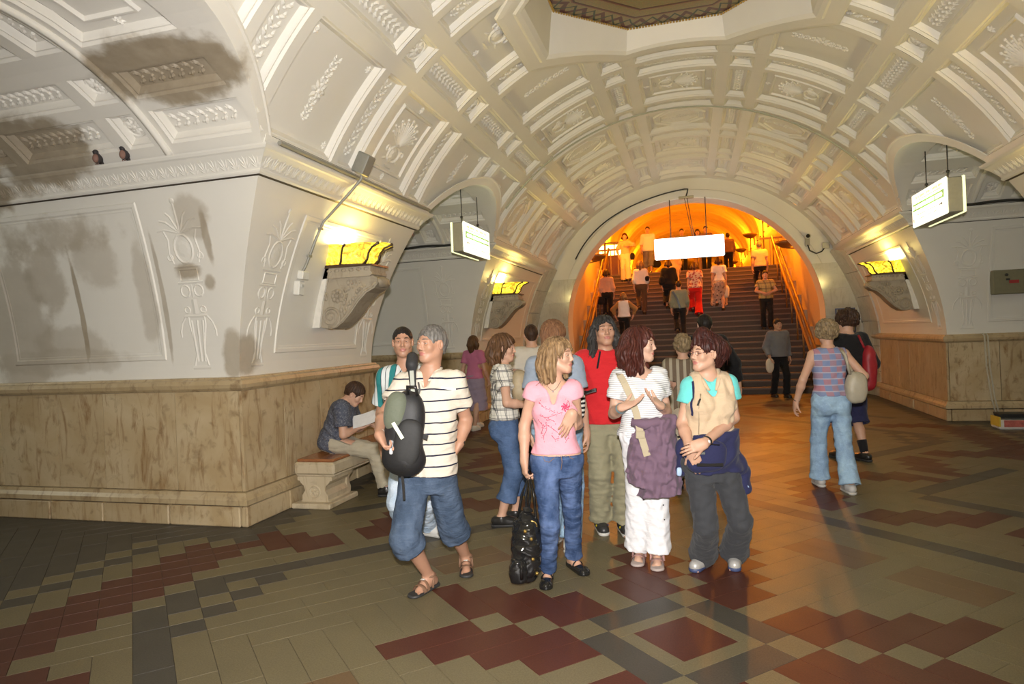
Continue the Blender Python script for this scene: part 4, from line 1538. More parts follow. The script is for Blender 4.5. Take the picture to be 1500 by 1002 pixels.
# ------------------------------------------------------------------ marble bench
MARB_B = marble_mat('bench_marble', (.46, .38, .25), (.58, .50, .36), (.28, .19, .10), .6, .4)
bench = tag(empty('bench', (-3.80, 7.15, 0)), 'carved cream marble bench with a polished brown wooden seat', 'bench')
BW = NT('bench_wood')
bv = BW.mapped((14, 1.2, 14))
BW = BW.done(BW.mix(BW.noise(2.5, 4, bv, 1.), (.22, .075, .028), (.36, .15, .06)), .22)
L2 = 1.08
m = MB(); m.box((0, 0, .475), (.43, 2 * L2 - .04, .03), None, .008); m.obj('seat', BW, bench)
m = MB(); m.box((0, 0, .395), (.47, 2 * L2 + .04, .13), None, .022); s = m.obj('stone_slab', MARB_B, bench)
m = MB(); m.box((0, 0, .325), (.44, 2 * L2 - .03, .02), None, .004); m.obj('moulding', MARB_B, bench)
for yy in (-L2 + .20, L2 - .20):
    # baluster shaped pedestal: profile across y, mirrored about its middle
    half = [(.20, .0), (.20, .055), (.165, .06), (.15, .075), (.15, .12), (.115, .17), (.13, .22), (.165, .25), (.175, .27), (.20, .275), (.20, .315)]
    poly = [(q[0] * 1.0, q[1]) for q in half] + [(-q[0], q[1]) for q in half[::-1]]
    m = MB()
    m.prism(poly, -.205, .205)
    o = m.obj('pedestal', MARB_B, bench, False, (0, yy, 0))
    recalc(o.data)
    for q in (-1, 1):
        rl = Relief()
        rl.ring((.16, 0), .058, .058, .010, .012)
        rl.rosette((.16, 0), .042, 8)
        me = mesh('rosette', [(p[1], q * (.205 + p[2]), p[0]) for p in rl.v], rl.f, MARB_B)
        recalc(me)
        obj('rosette', me, o)
    for q in (-1, 1):    # scroll brackets along the bench
        sg = -q
        if (yy < 0) == (q > 0):
            m = MB()
            br_ = [(.205, .315), (.30, .315), (.36, .30), (.34, .26), (.28, .235), (.25, .20), (.265, .15), (.29, .11), (.28, .06), (.205, .05)]
            m.prism([(q * a, b) for a, b in br_], -.14, .14, Matrix.Rotation(radians(90), 4, 'Z'))
            b_ = m.obj('scroll_bracket', MARB_B, o)
            recalc(b_.data)
    m = MB(); m.box((0, 0, .028), (.44, .60, .056), None, .01); m.obj('foot_block', MARB_B, o)

# ------------------------------------------------------------------ two small dark birds on the cornice
BIRD = plain('bird_dark', (.035, .03, .03), .6)
BIRDB = plain('bird_breast', (.22, .12, .09), .7)
for px_, lab in ((-5.10, 'small dark bird on the cornice ledge, the one further from the corner'), (-4.80, 'small dark bird on the cornice ledge, the one nearer the corner')):
    yb_ = 3.3 + hy(3.4) - .10
    t = tag(empty('bird', (px_, yb_, 3.385)), lab, 'bird', 'birds on the cornice')
    m = MB(); m.sph((0, 0, .055), (.036, .048, .050), 12, 9); m.sph((0, -.022, .105), (.024, .026, .024), 10, 8); m.tube([(0, .03, .04), (-.02, .075, .01), (-.03, .10, .0)], [.02, .014, .008], 6)
    o = m.obj('body', BIRD, t, True)
    m = MB(); m.sph((.004, -.026, .05), (.028, .030, .040), 10, 8); m.obj('breast', BIRDB, t, True)
    m = MB(); m.tube([(0, -.044, .104), (0, -.062, .100)], [.006, .001], 5); m.obj('beak', BIRD, t, True)
    for q in (-1, 1):
        m = MB(); m.tube([(q * .012, -.01, .012), (q * .012, -.014, -.004)], .004, 5); m.obj('leg', BIRDB, t, True)
        m = MB(); m.sph((q * .02, -.036, .11), .004, 6, 5); m.obj('eye', DARKM, t, True)
# ------------------------------------------------------------------ figures: smooth implicit bodies turned into meshes
def nrm(v):
    v = np.asarray(v, float)
    return v / (np.linalg.norm(v) + 1e-9)

class Fld:
    """a signed distance grid; shapes are blended in, then the zero level becomes a mesh"""
    def __init__(s, lo, hi, h):
        s.lo = np.asarray(lo, float); s.h = h
        s.n = np.maximum(3, np.ceil((np.asarray(hi, float) - s.lo) / h).astype(int) + 1)
        s.ax = [(s.lo[k] + h * np.arange(s.n[k])).astype(np.float32) for k in range(3)]
        s.D = np.full(s.n, .3, np.float32)
    def sub(s, lo, hi):
        sl = []
        for k in range(3):
            a = int(np.clip(np.floor((lo[k] - s.lo[k]) / s.h), 0, s.n[k]))
            b = int(np.clip(np.ceil((hi[k] - s.lo[k]) / s.h) + 1, 0, s.n[k]))
            if b - a < 1: return None
            sl.append(slice(a, b))
        return tuple(sl)
    def P(s, sl):
        return (s.ax[0][sl[0]][:, None, None], s.ax[1][sl[1]][None, :, None], s.ax[2][sl[2]][None, None, :])
    def blend(s, sl, d, k, op):
        o = s.D[sl]
        d = d.astype(np.float32)
        if op == 'sub':
            d = -d
            if k > 0:
                w = np.maximum(k - np.abs(o - d), 0) / k
                s.D[sl] = np.maximum(o, d) + w * w * k * .25
            else: s.D[sl] = np.maximum(o, d)
        elif op == 'and':
            s.D[sl] = np.maximum(o, d)
        else:
            if k > 0:
                w = np.maximum(k - np.abs(o - d), 0) / k
                s.D[sl] = np.minimum(o, d) - w * w * k * .25
            else: s.D[sl] = np.minimum(o, d)
    def cone(s, a, b, ra, rb, k=.02, flat=None, op='add'):
        a, b = np.asarray(a, float), np.asarray(b, float)
        m = max(ra, rb) * (max(1., flat[1]) if flat else 1.) + k + 2.5 * s.h
        sl = s.sub(np.minimum(a, b) - m, np.maximum(a, b) + m)
        if sl is None: return s
        x, y, z = s.P(sl)
        ab = b - a
        L2 = float(ab @ ab) + 1e-9
        px_, py_, pz_ = x - a[0], y - a[1], z - a[2]
        t = np.clip((px_ * ab[0] + py_ * ab[1] + pz_ * ab[2]) / L2, 0, 1)
        qx, qy, qz = px_ - t * ab[0], py_ - t * ab[1], pz_ - t * ab[2]
        d2 = qx * qx + qy * qy + qz * qz
        if flat:
            f = nrm(flat[0])
            c = qx * f[0] + qy * f[1] + qz * f[2]
            d2 = d2 + c * c * (1 / flat[1] ** 2 - 1)
        r = ra + (rb - ra) * t
        d = np.sqrt(np.maximum(d2, 0)) - r
        if flat and flat[1] < 1: d = d * max(flat[1], .45)
        s.blend(sl, d, k, op)
        return s
    def ell(s, c, rad, B=None, k=.02, op='add', pw=2.0):
        c = np.asarray(c, float); rad = np.asarray(rad, float)
        B = np.eye(3) if B is None else np.asarray(B, float)
        ext = np.sqrt(((B * rad[:, None]) ** 2).sum(0)) + k + 2.5 * s.h
        sl = s.sub(c - ext, c + ext)
        if sl is None: return s
        x, y, z = s.P(sl)
        x, y, z = x - c[0], y - c[1], z - c[2]
        q = [(x * B[i][0] + y * B[i][1] + z * B[i][2]) / rad[i] for i in range(3)]
        if pw == 2.0:
            k0 = np.sqrt(q[0] ** 2 + q[1] ** 2 + q[2] ** 2) + 1e-6
            k1 = np.sqrt((q[0] / rad[0]) ** 2 + (q[1] / rad[1]) ** 2 + (q[2] / rad[2]) ** 2) + 1e-6
            d = k0 * (k0 - 1) / k1
        else:
            k0 = (np.abs(q[0]) ** pw + np.abs(q[1]) ** pw + np.abs(q[2]) ** pw) ** (1 / pw)
            d = (k0 - 1) * rad.min()
        s.blend(sl, d, k, op)
        return s
    def loft(s, p0, p1, lat0, lat1, secs, k=.02, pw=2.3, grow=0., op='add', t0=None, t1=None, bend=0.):
        """secs: (t, half width, half depth, forward shift) along the spine p0-p1"""
        p0, p1 = np.asarray(p0, float), np.asarray(p1, float)
        L = np.linalg.norm(p1 - p0)
        n = (p1 - p0) / L
        S = np.array(secs, float)
        ta, tb = (S[0, 0] if t0 is None else t0), (S[-1, 0] if t1 is None else t1)
        T = np.linspace(ta, tb, 96)
        W, Dp, Of = [np.interp(T, S[:, 0], S[:, i]) for i in (1, 2, 3)]
        ker = np.array([1, 2, 3, 4, 3, 2, 1.]); ker /= ker.sum()
        W, Dp, Of = [np.convolve(np.pad(q, 3, 'edge'), ker, 'valid') for q in (W, Dp, Of)]
        W, Dp = W + grow, Dp + grow
        m = max(W.max(), Dp.max()) * 1.15 + k + 3 * s.h + abs(bend)
        q0, q1 = p0 + n * ta * L, p0 + n * tb * L
        sl = s.sub(np.minimum(q0, q1) - m, np.maximum(q0, q1) + m)
        if sl is None: return s
        x, y, z = s.P(sl)
        x, y, z = x - p0[0], y - p0[1], z - p0[2]
        t = (x * n[0] + y * n[1] + z * n[2]) / L
        tc = np.clip(t, ta, tb)
        idx = ((tc - ta) / (tb - ta) * 95)
        i0 = np.minimum(idx.astype(np.int32), 94); fr = (idx - i0).astype(np.float32)
        g = lambda A: (A.astype(np.float32)[i0] * (1 - fr) + A.astype(np.float32)[i0 + 1] * fr)
        w, d_, of = g(W), g(Dp), g(Of)
        l0, l1 = nrm(lat0 - n * (np.asarray(lat0) @ n)), nrm(lat1 - n * (np.asarray(lat1) @ n))
        tq = np.clip(t, 0, 1)
        lx, ly, lz = [l0[i] + (l1[i] - l0[i]) * tq for i in range(3)]
        ln = np.sqrt(lx * lx + ly * ly + lz * lz)
        lx, ly, lz = lx / ln, ly / ln, lz / ln
        fx, fy, fz = ly * n[2] - lz * n[1], lz * n[0] - lx * n[2], lx * n[1] - ly * n[0]
        of = of + bend * 4 * tq * (1 - tq)
        u = x * lx + y * ly + z * lz
        v = x * fx + y * fy + z * fz - of
        r = (np.abs(u / w) ** pw + np.abs(v / d_) ** pw) ** (1 / pw)
        d = (r - 1) * np.minimum(w, d_)
        e = np.maximum(np.maximum(t - tb, ta - t) * L, 0)
        d = np.where(e > 0, np.sqrt(np.maximum(d, 0) ** 2 + e * e) + np.minimum(d, 0) * 0, d)
        s.blend(sl, d, k, op)
        return s
    def cut(s, p, n, soft=0):
        """keep what lies behind the plane through p with normal n"""
        n = nrm(n)
        x, y, z = s.P((slice(None),) * 3)
        s.D = np.maximum(s.D, ((x - p[0]) * n[0] + (y - p[1]) * n[1] + (z - p[2]) * n[2]).astype(np.float32))
        return s
    def cut_local(s, p, n, r):
        """the same, only within radius r of p"""
        n = nrm(n); p = np.asarray(p, float)
        sl = s.sub(p - r, p + r)
        if sl is None: return s
        x, y, z = s.P(sl)
        x, y, z = x - p[0], y - p[1], z - p[2]
        d = x * n[0] + y * n[1] + z * n[2]
        inr = (x * x + y * y + z * z) < r * r
        o = s.D[sl]
        s.D[sl] = np.where(inr, np.maximum(o, d), o)
        return s
    def wrinkle(s, amp, scale, seed=0, dirv=(0, 0, 1), zr=None):
        """cloth folds: waves that run mostly along dirv"""
        rr = np.random.RandomState(seed)
        x, y, z = s.P((slice(None),) * 3)
        near = np.abs(s.D) < amp * 3 + 2 * s.h
        I = np.nonzero(near)
        X, Y, Z = x[I[0], 0, 0], y[0, I[1], 0], z[0, 0, I[2]]
        d = nrm(dirv)
        tot = 0
        for q in range(4):
            v = nrm(rr.randn(3) + d * 1.1) / scale * (1 + q * .55)
            v2 = rr.randn(3) / scale * .7
            ph = rr.rand() * 6
            tot = tot + np.sin(X * v[0] + Y * v[1] + Z * v[2] + ph + 1.6 * np.sin(X * v2[0] + Y * v2[1] + Z * v2[2] + ph * 2)) / (1 + q * .5)
        tot = tot * amp * .5
        if zr is not None:
            tot = tot * np.interp(Z, zr[0], zr[1])
        s.D[I] += tot.astype(np.float32)
        return s
    def grooves(s, c, up, n, amp, seed=0, wav=1.2):
        """hair-like grooves that radiate about an axis through c"""
        rr = np.random.RandomState(seed)
        x, y, z = s.P((slice(None),) * 3)
        near = np.abs(s.D) < amp * 3 + 2 * s.h
        I = np.nonzero(near)
        P = np.stack([x[I[0], 0, 0], y[0, I[1], 0], z[0, 0, I[2]]], 1) - np.asarray(c)
        up = nrm(up); a = nrm(np.cross(up, [.3, 1, .2])); b = np.cross(up, a)
        th = np.arctan2(P @ b, P @ a); hh = P @ up
        w = np.sin(n * th + wav * np.sin(hh * 30 + 3 * np.sin(th * 2)) + rr.rand() * 6) + .6 * np.sin(n * 1.9 * th - wav * np.sin(hh * 42 + 1) + rr.rand() * 6)
        rad = np.hypot(P @ a, P @ b)
        s.D[I] += (w * amp * .5 * np.clip(rad / .05, 0, 1) ** 1.5).astype(np.float32)
        return s
    def mesh(s):
        D = s.D
        sg = D < 0
        a = sg.astype(np.int8)
        c = sum(a[i:i + s.n[0] - 1, j:j + s.n[1] - 1, k:k + s.n[2] - 1] for i in (0, 1) for j in (0, 1) for k in (0, 1))
        act = (c > 0) & (c < 8)
        cells = np.argwhere(act)
        if len(cells) == 0: return np.zeros((0, 3)), np.zeros((0, 4), int)
        idx = np.full(act.shape, -1, np.int32)
        idx[act] = np.arange(len(cells))
        acc = np.zeros((len(cells), 3)); cnt = np.zeros(len(cells))
        ci = cells.T
        for o in [(i, j, k) for i in (0, 1) for j in (0, 1) for k in (0, 1)]:
            for ax in range(3):
                if o[ax]: continue
                e = list(o); e[ax] = 1
                d1 = D[ci[0] + o[0], ci[1] + o[1], ci[2] + o[2]]
                d2 = D[ci[0] + e[0], ci[1] + e[1], ci[2] + e[2]]
                m = (d1 < 0) != (d2 < 0)
                t = np.where(m, d1 / np.where(m, d1 - d2, 1), 0)
                p = np.array(o, float)[None, :].repeat(len(cells), 0)
                p[:, ax] = t
                acc[m] += p[m]; cnt[m] += 1
        V = s.lo + s.h * (cells + acc / cnt[:, None])
        Fs = []
        for ax in range(3):
            b, c_ = (ax + 1) % 3, (ax + 2) % 3
            lo_, hi_ = [slice(None)] * 3, [slice(None)] * 3
            lo_[ax], hi_[ax] = slice(0, -1), slice(1, None)
            ed = np.argwhere(sg[tuple(lo_)] != sg[tuple(hi_)])
            ok = (ed[:, b] >= 1) & (ed[:, c_] >= 1) & (ed[:, b] < s.n[b] - 1) & (ed[:, c_] < s.n[c_] - 1)
            ed = ed[ok]
            if len(ed) == 0: continue
            def at(db, dc):
                q = ed.copy(); q[:, b] -= db; q[:, c_] -= dc
                return idx[q[:, 0], q[:, 1], q[:, 2]]
            Q = np.stack([at(0, 0), at(1, 0), at(1, 1), at(0, 1)], 1)
            ins = sg[ed[:, 0], ed[:, 1], ed[:, 2]]
            Q[~ins] = Q[~ins][:, ::-1]
            Fs.append(Q)
        return V, np.concatenate(Fs)

def clean_mesh(V, F, keep):
    F = F[keep]
    u, inv = np.unique(F, return_inverse=True)
    return V[u], inv.reshape(F.shape)

# ------------------------------------------------------------------ a person
def frame(f, up=(0, 0, 1)):
    f = nrm(f)
    l = nrm(np.cross(up, f))
    return f, l, np.cross(f, l)

class Person:
    """joints in world metres; builds body, clothes and hair as meshes relative to the feet"""
    def __init__(s, base, label, J, sex='f', S=1., fine=1., face=None, group=None, skin=None, hands=None, tilt=0.):
        s.base = np.asarray(base, float)
        s.J = {k: np.asarray(v, float) for k, v in J.items()}
        s.S, s.sex, s.q = S, sex, fine
        j = s.J
        s.up = nrm(j['nck'] - j['pel'])
        s.latH, s.latS = nrm(j['hL'] - j['hR']), nrm(j['sL'] - j['sR'])
        s.fwd = nrm(np.cross(nrm(s.latH + s.latS), s.up))
        s.hf, s.hl, s.hu = frame(face if face is not None else s.fwd, nrm(np.array([0, 0, 1.]) + tilt * s.latS))
        s.skin = skin or SKIN
        s.label, s.group = label, group
        s.hands = hands or {}
        s.root = None
    def secs(s):
        k = s.S
        if s.sex == 'm':
            T = [(-.20, .120, .095, 0), (-.06, .160, .110, 0), (.08, .160, .112, 0), (.25, .148, .105, .005), (.45, .150, .108, .012), (.66, .172, .118, .008), (.82, .178, .108, 0), (.91, .150, .085, -.008), (.98, .085, .066, -.008), (1.04, .055, .055, 0)]
        else:
            T = [(-.20, .120, .100, 0), (-.06, .168, .115, -.01), (.08, .165, .110, -.005), (.26, .130, .092, .005), (.45, .128, .092, .01), (.64, .142, .098, .012), (.80, .148, .092, .002), (.90, .125, .072, -.006), (.98, .065, .055, -.006), (1.04, .048, .048, 0)]
        return [(t, w * k, d * k, o * k) for t, w, d, o in T]
    def head_prims(s, F):
        j, k = s.J, s.S
        c, f, l, u = j['hd'], s.hf, s.hl, s.hu
        B = np.stack([l, f, u])
        p = lambda a, b, h: c + (l * a + f * b + u * h) * k
        e = lambda a, b, h, r, kk=.02, op='add': F.ell(p(a, b, h), np.array(r) * k, B, kk * k, op)
        m = s.sex == 'm'
        e(0, -.014, .030, (.077, .096, .088), .02)
        e(0, .022, -.032, (.057 if m else .053, .070, .084), .03)
        F.cone(p(.048, .004, -.055), p(.016, .066, -.094), .020 * k, .019 * k, .03 * k)
        F.cone(p(-.048, .004, -.055), p(-.016, .066, -.094), .020 * k, .019 * k, .03 * k)
        e(0, .068, -.094, (.022, .018, .018), .02)
        for q in (-1, 1):
            F.cone(p(q * .010, .084, .024), p(q * .046, .070, .020), .010 * k, .008 * k, .015 * k)
            e(q * .040, .062, -.022, (.024, .022, .024), .025)
            e(q * .031, .100, .004, (.017, .019, .013), .010, 'sub')
            e(q * .0795, -.006, -.006, (.010, .020, .031), .008)
            e(q * .086, .000, -.004, (.006, .011, .019), .006, 'sub')
            e(q * (.011 if m else .009), .093, -.033, (.0085, .010, .007) if m else (.0068, .009, .006), .008)
        F.cone(p(0, .084, .016), p(0, .104, -.024), .0075 * k, (.0115 if m else .0092) * k, .014 * k)
        e(0, .087, -.055, (.024, .012, .0065), .008)
        e(0, .085, -.067, (.020, .012, .0075), .008)
        e(0, .103, -.0605, (.022, .010, .0022), .003, 'sub')
        F.cone(p(0, -.022, -.05), j['nck'] + s.up * .015, .055 * k if m else .047 * k, .060 * k if m else .050 * k, .035 * k)
    def body_prims(s, F):
        j, k = s.J, s.S
        F.loft(j['pel'], j['nck'], s.latH, s.latS, s.secs(), .02)
        if s.sex == 'f':
            for q in (-1, 1):
                F.ell(j['pel'] + (j['nck'] - j['pel']) * .66 + s.latS * q * .072 * k + s.fwd * .075 * k, np.array([.062, .058, .062]) * k, None, .03)
        m = 1.12 if s.sex == 'm' else 1.
        for q in 'LR':
            sh, el, wr = j['s' + q], j['e' + q], j['w' + q]
            F.cone(j['nck'] - s.up * .05 * k, sh, .050 * k, .050 * k * m, .05)
            F.cone(sh, el, .050 * k * m, .037 * k * m, .03)
            fa = el + (wr - el) * .3
            F.cone(el, fa, .037 * k * m, .040 * k * m, .02)
            F.cone(fa, wr, .040 * k * m, .025 * k * m, .02)
            hp, kn, an = j['h' + q], j['k' + q], j['a' + q]
            F.cone(hp, kn, .085 * k, .055 * k, .03)
            cf = kn + (an - kn) * .33
            bk = -nrm(j['t' + q] - an) * .012
            F.cone(kn, cf + bk, .052 * k, .054 * k, .02)
            F.cone(cf + bk, an, .054 * k, .034 * k, .02)
            s.foot(F, q)
    def foot(s, F, q):
        j, k = s.J, s.S
        an, to = j['a' + q], j['t' + q]
        d = nrm((to - an) * [1, 1, 0]) if abs((to - an)[2]) < .2 else nrm(to - an)
        side = nrm(np.cross([0, 0, 1], d))
        he = an - d * .045 * k - np.array([0, 0, .045 * k])
        F.cone(an, he, .034 * k, .030 * k, .02)
        F.cone(an - [0, 0, .015 * k], to - d * .06 * k + [0, 0, .022 * k], .036 * k, .022 * k, .03)
        F.cone(he, to - d * .06 * k + [0, 0, .012 * k], .028 * k, .026 * k, .02)
        for i in range(5):
            o = (i - 2) * .0155 * k * (1 if q == 'L' else -1)
            b = to - d * (.055 + .004 * i) * k + side * o + [0, 0, .014 * k]
            F.cone(b, b + d * (.052 - .007 * i) * k - [0, 0, .003], (.012 - .0012 * i) * k, (.011 - .0012 * i) * k, .006)
    def hand_prims(s, F, q):
        """palm and five fingers; hands[q] = dict(d=direction, n=palm normal, curl, spread, thumb side)"""
        j, k = s.J, s.S * (1.0 if s.sex == 'm' else .93)
        h = dict(curl=.35, spread=.06, thumb=.6)
        h.update(s.hands.get(q, {}))
        w = j['w' + q]
        d = nrm(h.get('d', w - j['e' + q]))
        n = h.get('n')
        if n is None: n = s.latS * (-1 if q == 'L' else 1)
        n = nrm(np.asarray(n) - d * (np.asarray(n) @ d))
        # the thumb side follows from which hand it is
        th = np.cross(d, n) * (1 if q == 'R' else -1)
        th = -th
        B = np.stack([d, th, n])
        F.cone(j['e' + q] + (w - j['e' + q]) * .7, w, .029 * k, .026 * k, .02, (n, .85))
        F.cone(w, w + d * .03 * k, .026 * k, .030 * k, .02, (n, .7))
        F.ell(w + d * .052 * k, np.array([.050, .040, .0155]) * k, B, .015, 'add', 2.6)
        F.ell(w + d * .040 * k + th * .024 * k + n * .008 * k, np.array([.030, .016, .014]) * k, B, .012)
        lens = [(.043, .026, .021), (.047, .030, .022), (.044, .028, .022), (.034, .021, .019)]
        for i in range(4):
            o = (1.5 - i)
            b = w + d * (.092 - (.004, 0, .003, .012)[i]) * k + th * o * .0192 * k
            dd = nrm(d + th * o * h['spread'])
            c = h['curl'] * (1 + .12 * i)
            r = (.0090, .0092, .0088, .0078)[i] * k
            a = 0.
            p = b - dd * .012 * k
            F.cone(p, b, r * 1.15, r, .006)
            for L, bn in zip(lens[i], (.9, 1.25, .8)):
                a += c * bn
                e = b + (dd * cos(a) + n * sin(a)) * L * k
                F.cone(b, e, r, r * .92, .0035)
                b = e; r *= .92
        tb = w + d * .022 * k + th * .026 * k + n * .006 * k
        td = nrm(d * .62 + th * h['thumb'] + n * .28)
        e1 = tb + td * .038 * k
        F.cone(tb, e1, .0135 * k, .0115 * k, .010)
        td2 = nrm(td + d * .25 + n * .35 * h['curl'] * 2)
        e2 = e1 + td2 * .030 * k
        F.cone(e1, e2, .0112 * k, .0100 * k, .004)
        td3 = nrm(td2 + n * .3 * h['curl'] * 2)
        F.cone(e2, e2 + td3 * .022 * k, .0100 * k, .0078 * k, .003)
        s.J['f' + q] = w + d * .10 * k + n * .03 * k
        return w + d * .07 * k
    def build_body(s):
        j = s.J
        fine = s.q
        pts = np.array([j[k] for k in ('pel', 'nck', 'sL', 'sR', 'eL', 'eR', 'wL', 'wR', 'hL', 'hR', 'kL', 'kR', 'aL', 'aR', 'tL', 'tR')])
        lo, hi = pts.min(0) - .16, pts.max(0) + .16
        hb = {1: .014, 2: .020, 3: .026}[fine]
        hh = {1: .0042, 2: .0075, 3: .012}[fine]
        hs = {1: .0034, 2: .0060, 3: .0085}[fine]
        parts = []
        boxes = []
        fr = (s.hf * .02 - s.hu * .02) * s.S
        boxes.append((j['hd'] + fr - .155 * s.S, j['hd'] + fr + .155 * s.S, hh, 'head'))
        for q in 'LR':
            w = j['w' + q]
            d = nrm(s.hands.get(q, {}).get('d', w - j['e' + q]))
            c = w + d * .075
            boxes.append((c - .125, c + .125, hs, q))
        lo, hi = np.minimum(lo, boxes[0][0]), np.maximum(hi, boxes[0][1])
        Vs, Fq, n = [], [], 0
        Fc = Fld(lo, hi, hb)
        s.body_prims(Fc)
        s.head_prims(Fc)
        V, Q = Fc.mesh()
        cen = V[Q].mean(1)
        keep = np.ones(len(Q), bool)
        for b in boxes:
            m = .014 if fine == 1 else .022
            keep &= ~((cen > b[0] + m) & (cen < b[1] - m)).all(1)
        V, Q = clean_mesh(V, Q, keep)
        Vs.append(V); Fq.append(Q); n = len(V)
        for b in boxes:
            G = Fld(b[0], b[1], b[2])
            s.body_prims(G)
            if b[3] == 'head': s.head_prims(G)
            else: s.hand_prims(G, b[3])
            V, Q = G.mesh()
            if len(V) == 0: continue
            if b[3] == 'head':
                c, l, f, u = j['hd'], s.hl, s.hf, s.hu
                s.faceV, s.faceN = V, n
            Vs.append(V); Fq.append(Q + n); n += len(V)
        V, Q = np.concatenate(Vs), np.concatenate(Fq)
        cen = V[Q].mean(1) - j['hd']
        a, b, h = cen @ s.hl / s.S, cen @ s.hf / s.S, cen @ s.hu / s.S
        lips = ((a / .024) ** 2 + ((h + .061) / .0125) ** 2 < 1) & (b > .07)
        idx = lips.astype(np.int32)
        me = mesh('person', V - s.base, Q, [s.skin, LIPS], True, idx)
        s.root = tag(obj('person', me, None, s.base), s.label, 'person', s.group)
        if fine <= 2:
            for q, nm in ((-1, 'eye'), (1, 'eye')):
                m = MB()
                c = j['hd'] + (s.hl * q * .031 + s.hf * .0752 + s.hu * .0045) * s.S - s.base
                r = .0122 * s.S
                m.cur = 0; m.sph(c, r, 12, 9)
                ci = c + s.hf * r * .74
                m.cur = 1; m.sph(ci, r * .52, 10, 7)
                ci = c + s.hf * r * .98
                m.cur = 2; m.sph(ci, r * .24, 8, 6)
                m.obj('eye', [EYEW, IRIS, PUPIL], s.root, True)
                m = MB()
                up = [c + (s.hl * q * t + s.hf * (.0130 - abs(t) * .33) + s.hu * (.0062 - (t / .018) ** 2 * .005)) * s.S for t in np.linspace(-.016, .018, 7)]
                m.tube(up, [.0022, .0038, .0046, .0048, .0046, .0038, .0022], 6)
                up = [c + (s.hl * q * t + s.hf * (.0125 - abs(t) * .33) + s.hu * (-.0075 + (t / .018) ** 2 * .004)) * s.S for t in np.linspace(-.015, .017, 7)]
                m.tube(up, [.0016, .003, .0036, .0036, .0036, .003, .0016], 6)
                m.obj('eyelid', s.skin, s.root, True)
                m = MB()
                bw = [j['hd'] - s.base + (s.hl * q * t + s.hf * (.0945 - (t / .05) ** 2 * .020) + s.hu * (.0285 + .004 * sin((t - .012) * 80))) * s.S for t in np.linspace(.013, .050, 7)]
                m.tube(bw, [q2 * (1 if s.sex == 'm' else .7) for q2 in (.0018, .0036, .004, .004, .0036, .003, .0012)], 6)
                m.obj('eyebrow', getattr(s, 'brow', BROW), s.root, True)
        return s.root
    def put(s, name, F, mat, grooves=None, keep=None):
        V, Q = F.mesh()
        if len(Q) == 0: return None
        if keep is not None:
            V, Q = clean_mesh(V, Q, keep(V[Q].mean(1)))
        return obj(name, mesh(name, V - s.base, Q, mat, True), s.root)
    def hres(s, a=.0095):
        return {1: a, 2: a * 1.6, 3: a * 2.3}[s.q]
    def bounds(s, keys, m=.2):
        P = np.array([s.J[k] for k in keys])
        return P.min(0) - m, P.max(0) + m
    # ---- clothes
    def shirt(s, mat, name='shirt', grow=.016, hem=-.08, sleeve=.55, neck=.93, vneck=0, loose=0, wr=.005, seed=1, scoop=0, sl_grow=.014):
        j, k = s.J, s.S
        lo, hi = s.bounds(['pel', 'nck', 'sL', 'sR', 'eL', 'eR'] + (['wL', 'wR'] if sleeve > 1 else []), .22)
        F = Fld(lo, hi, s.hres())
        sc = [(t, w, d, o) for t, w, d, o in s.secs()]
        sc = [(t, w + (loose if t < .5 else loose * .4), d + (loose if t < .5 else loose * .4), o) for t, w, d, o in sc]
        L = np.linalg.norm(j['nck'] - j['pel'])
        F.loft(j['pel'], j['nck'], s.latH, s.latS, sc, .02, grow=grow, t0=hem - .12, t1=1.0)
        if s.sex == 'f':
            for q in (-1, 1):
                F.ell(j['pel'] + (j['nck'] - j['pel']) * .66 + s.latS * q * .072 * k + s.fwd * .075 * k, np.array([.062, .058, .062]) * k + grow * .9, None, .04)
        m = 1.12 if s.sex == 'm' else 1.
        for q in 'LR':
            sh, el, wrs = j['s' + q], j['e' + q], j['w' + q]
            F.cone(j['nck'] - s.up * .05 * k, sh, .046 * k + grow, .050 * k * m + grow, .05)
            if sleeve > 0:
                e = sh + (el - sh) * min(sleeve, 1)
                F.cone(sh, e, .050 * k * m + grow, .044 * k * m + grow + sl_grow, .035)
                if sleeve > 1:
                    F.cone(el, el + (wrs - el) * (sleeve - 1), .042 * k * m + grow, .030 * k * m + grow, .03)
        if wr: F.wrinkle(wr * k * .8, .024, seed, s.up * 1.2 + s.latS * .5)
        # hems: bottom, sleeves, neck
        pb = j['pel'] + s.up * hem * L
        F.cut_local(pb, -s.up, .34)
        for q in 'LR':
            sh, el, wrs = j['s' + q], j['e' + q], j['w' + q]
            if sleeve <= 0:
                F.cut_local(sh + s.latS * (.012 if q == 'L' else -.012), s.latS * (1 if q == 'L' else -1) + s.up * .1, .13)
            elif sleeve <= 1:
                d = nrm(el - sh); p = sh + (el - sh) * sleeve
                F.cut_local(p, d, .11 if sleeve > .25 else .10)
                F.cone(p - d * .03, p + d * .05, .040 * k * m + .008, .042 * k * m + .012, 0, None, 'sub')
            else:
                d = nrm(wrs - el); p = el + (wrs - el) * (sleeve - 1)
                F.cut_local(p, d, .09)
                F.cone(p - d * .02, p + d * .05, .034 * k, .034 * k, 0, None, 'sub')
        pn = j['pel'] + (j['nck'] - j['pel']) * neck
        F.cone(pn + s.up * .0 * k, pn + s.up * .2, (.060 + scoop) * k, (.10 + scoop) * k, .01, None, 'sub')
        if vneck:
            F.cone(pn + s.fwd * .10 * k - s.up * vneck, pn + s.fwd * .11 * k + s.up * .06, .012 * k, .075 * k, .008, None, 'sub')
        s.F_shirt = F
        return s.put(name, F, mat)
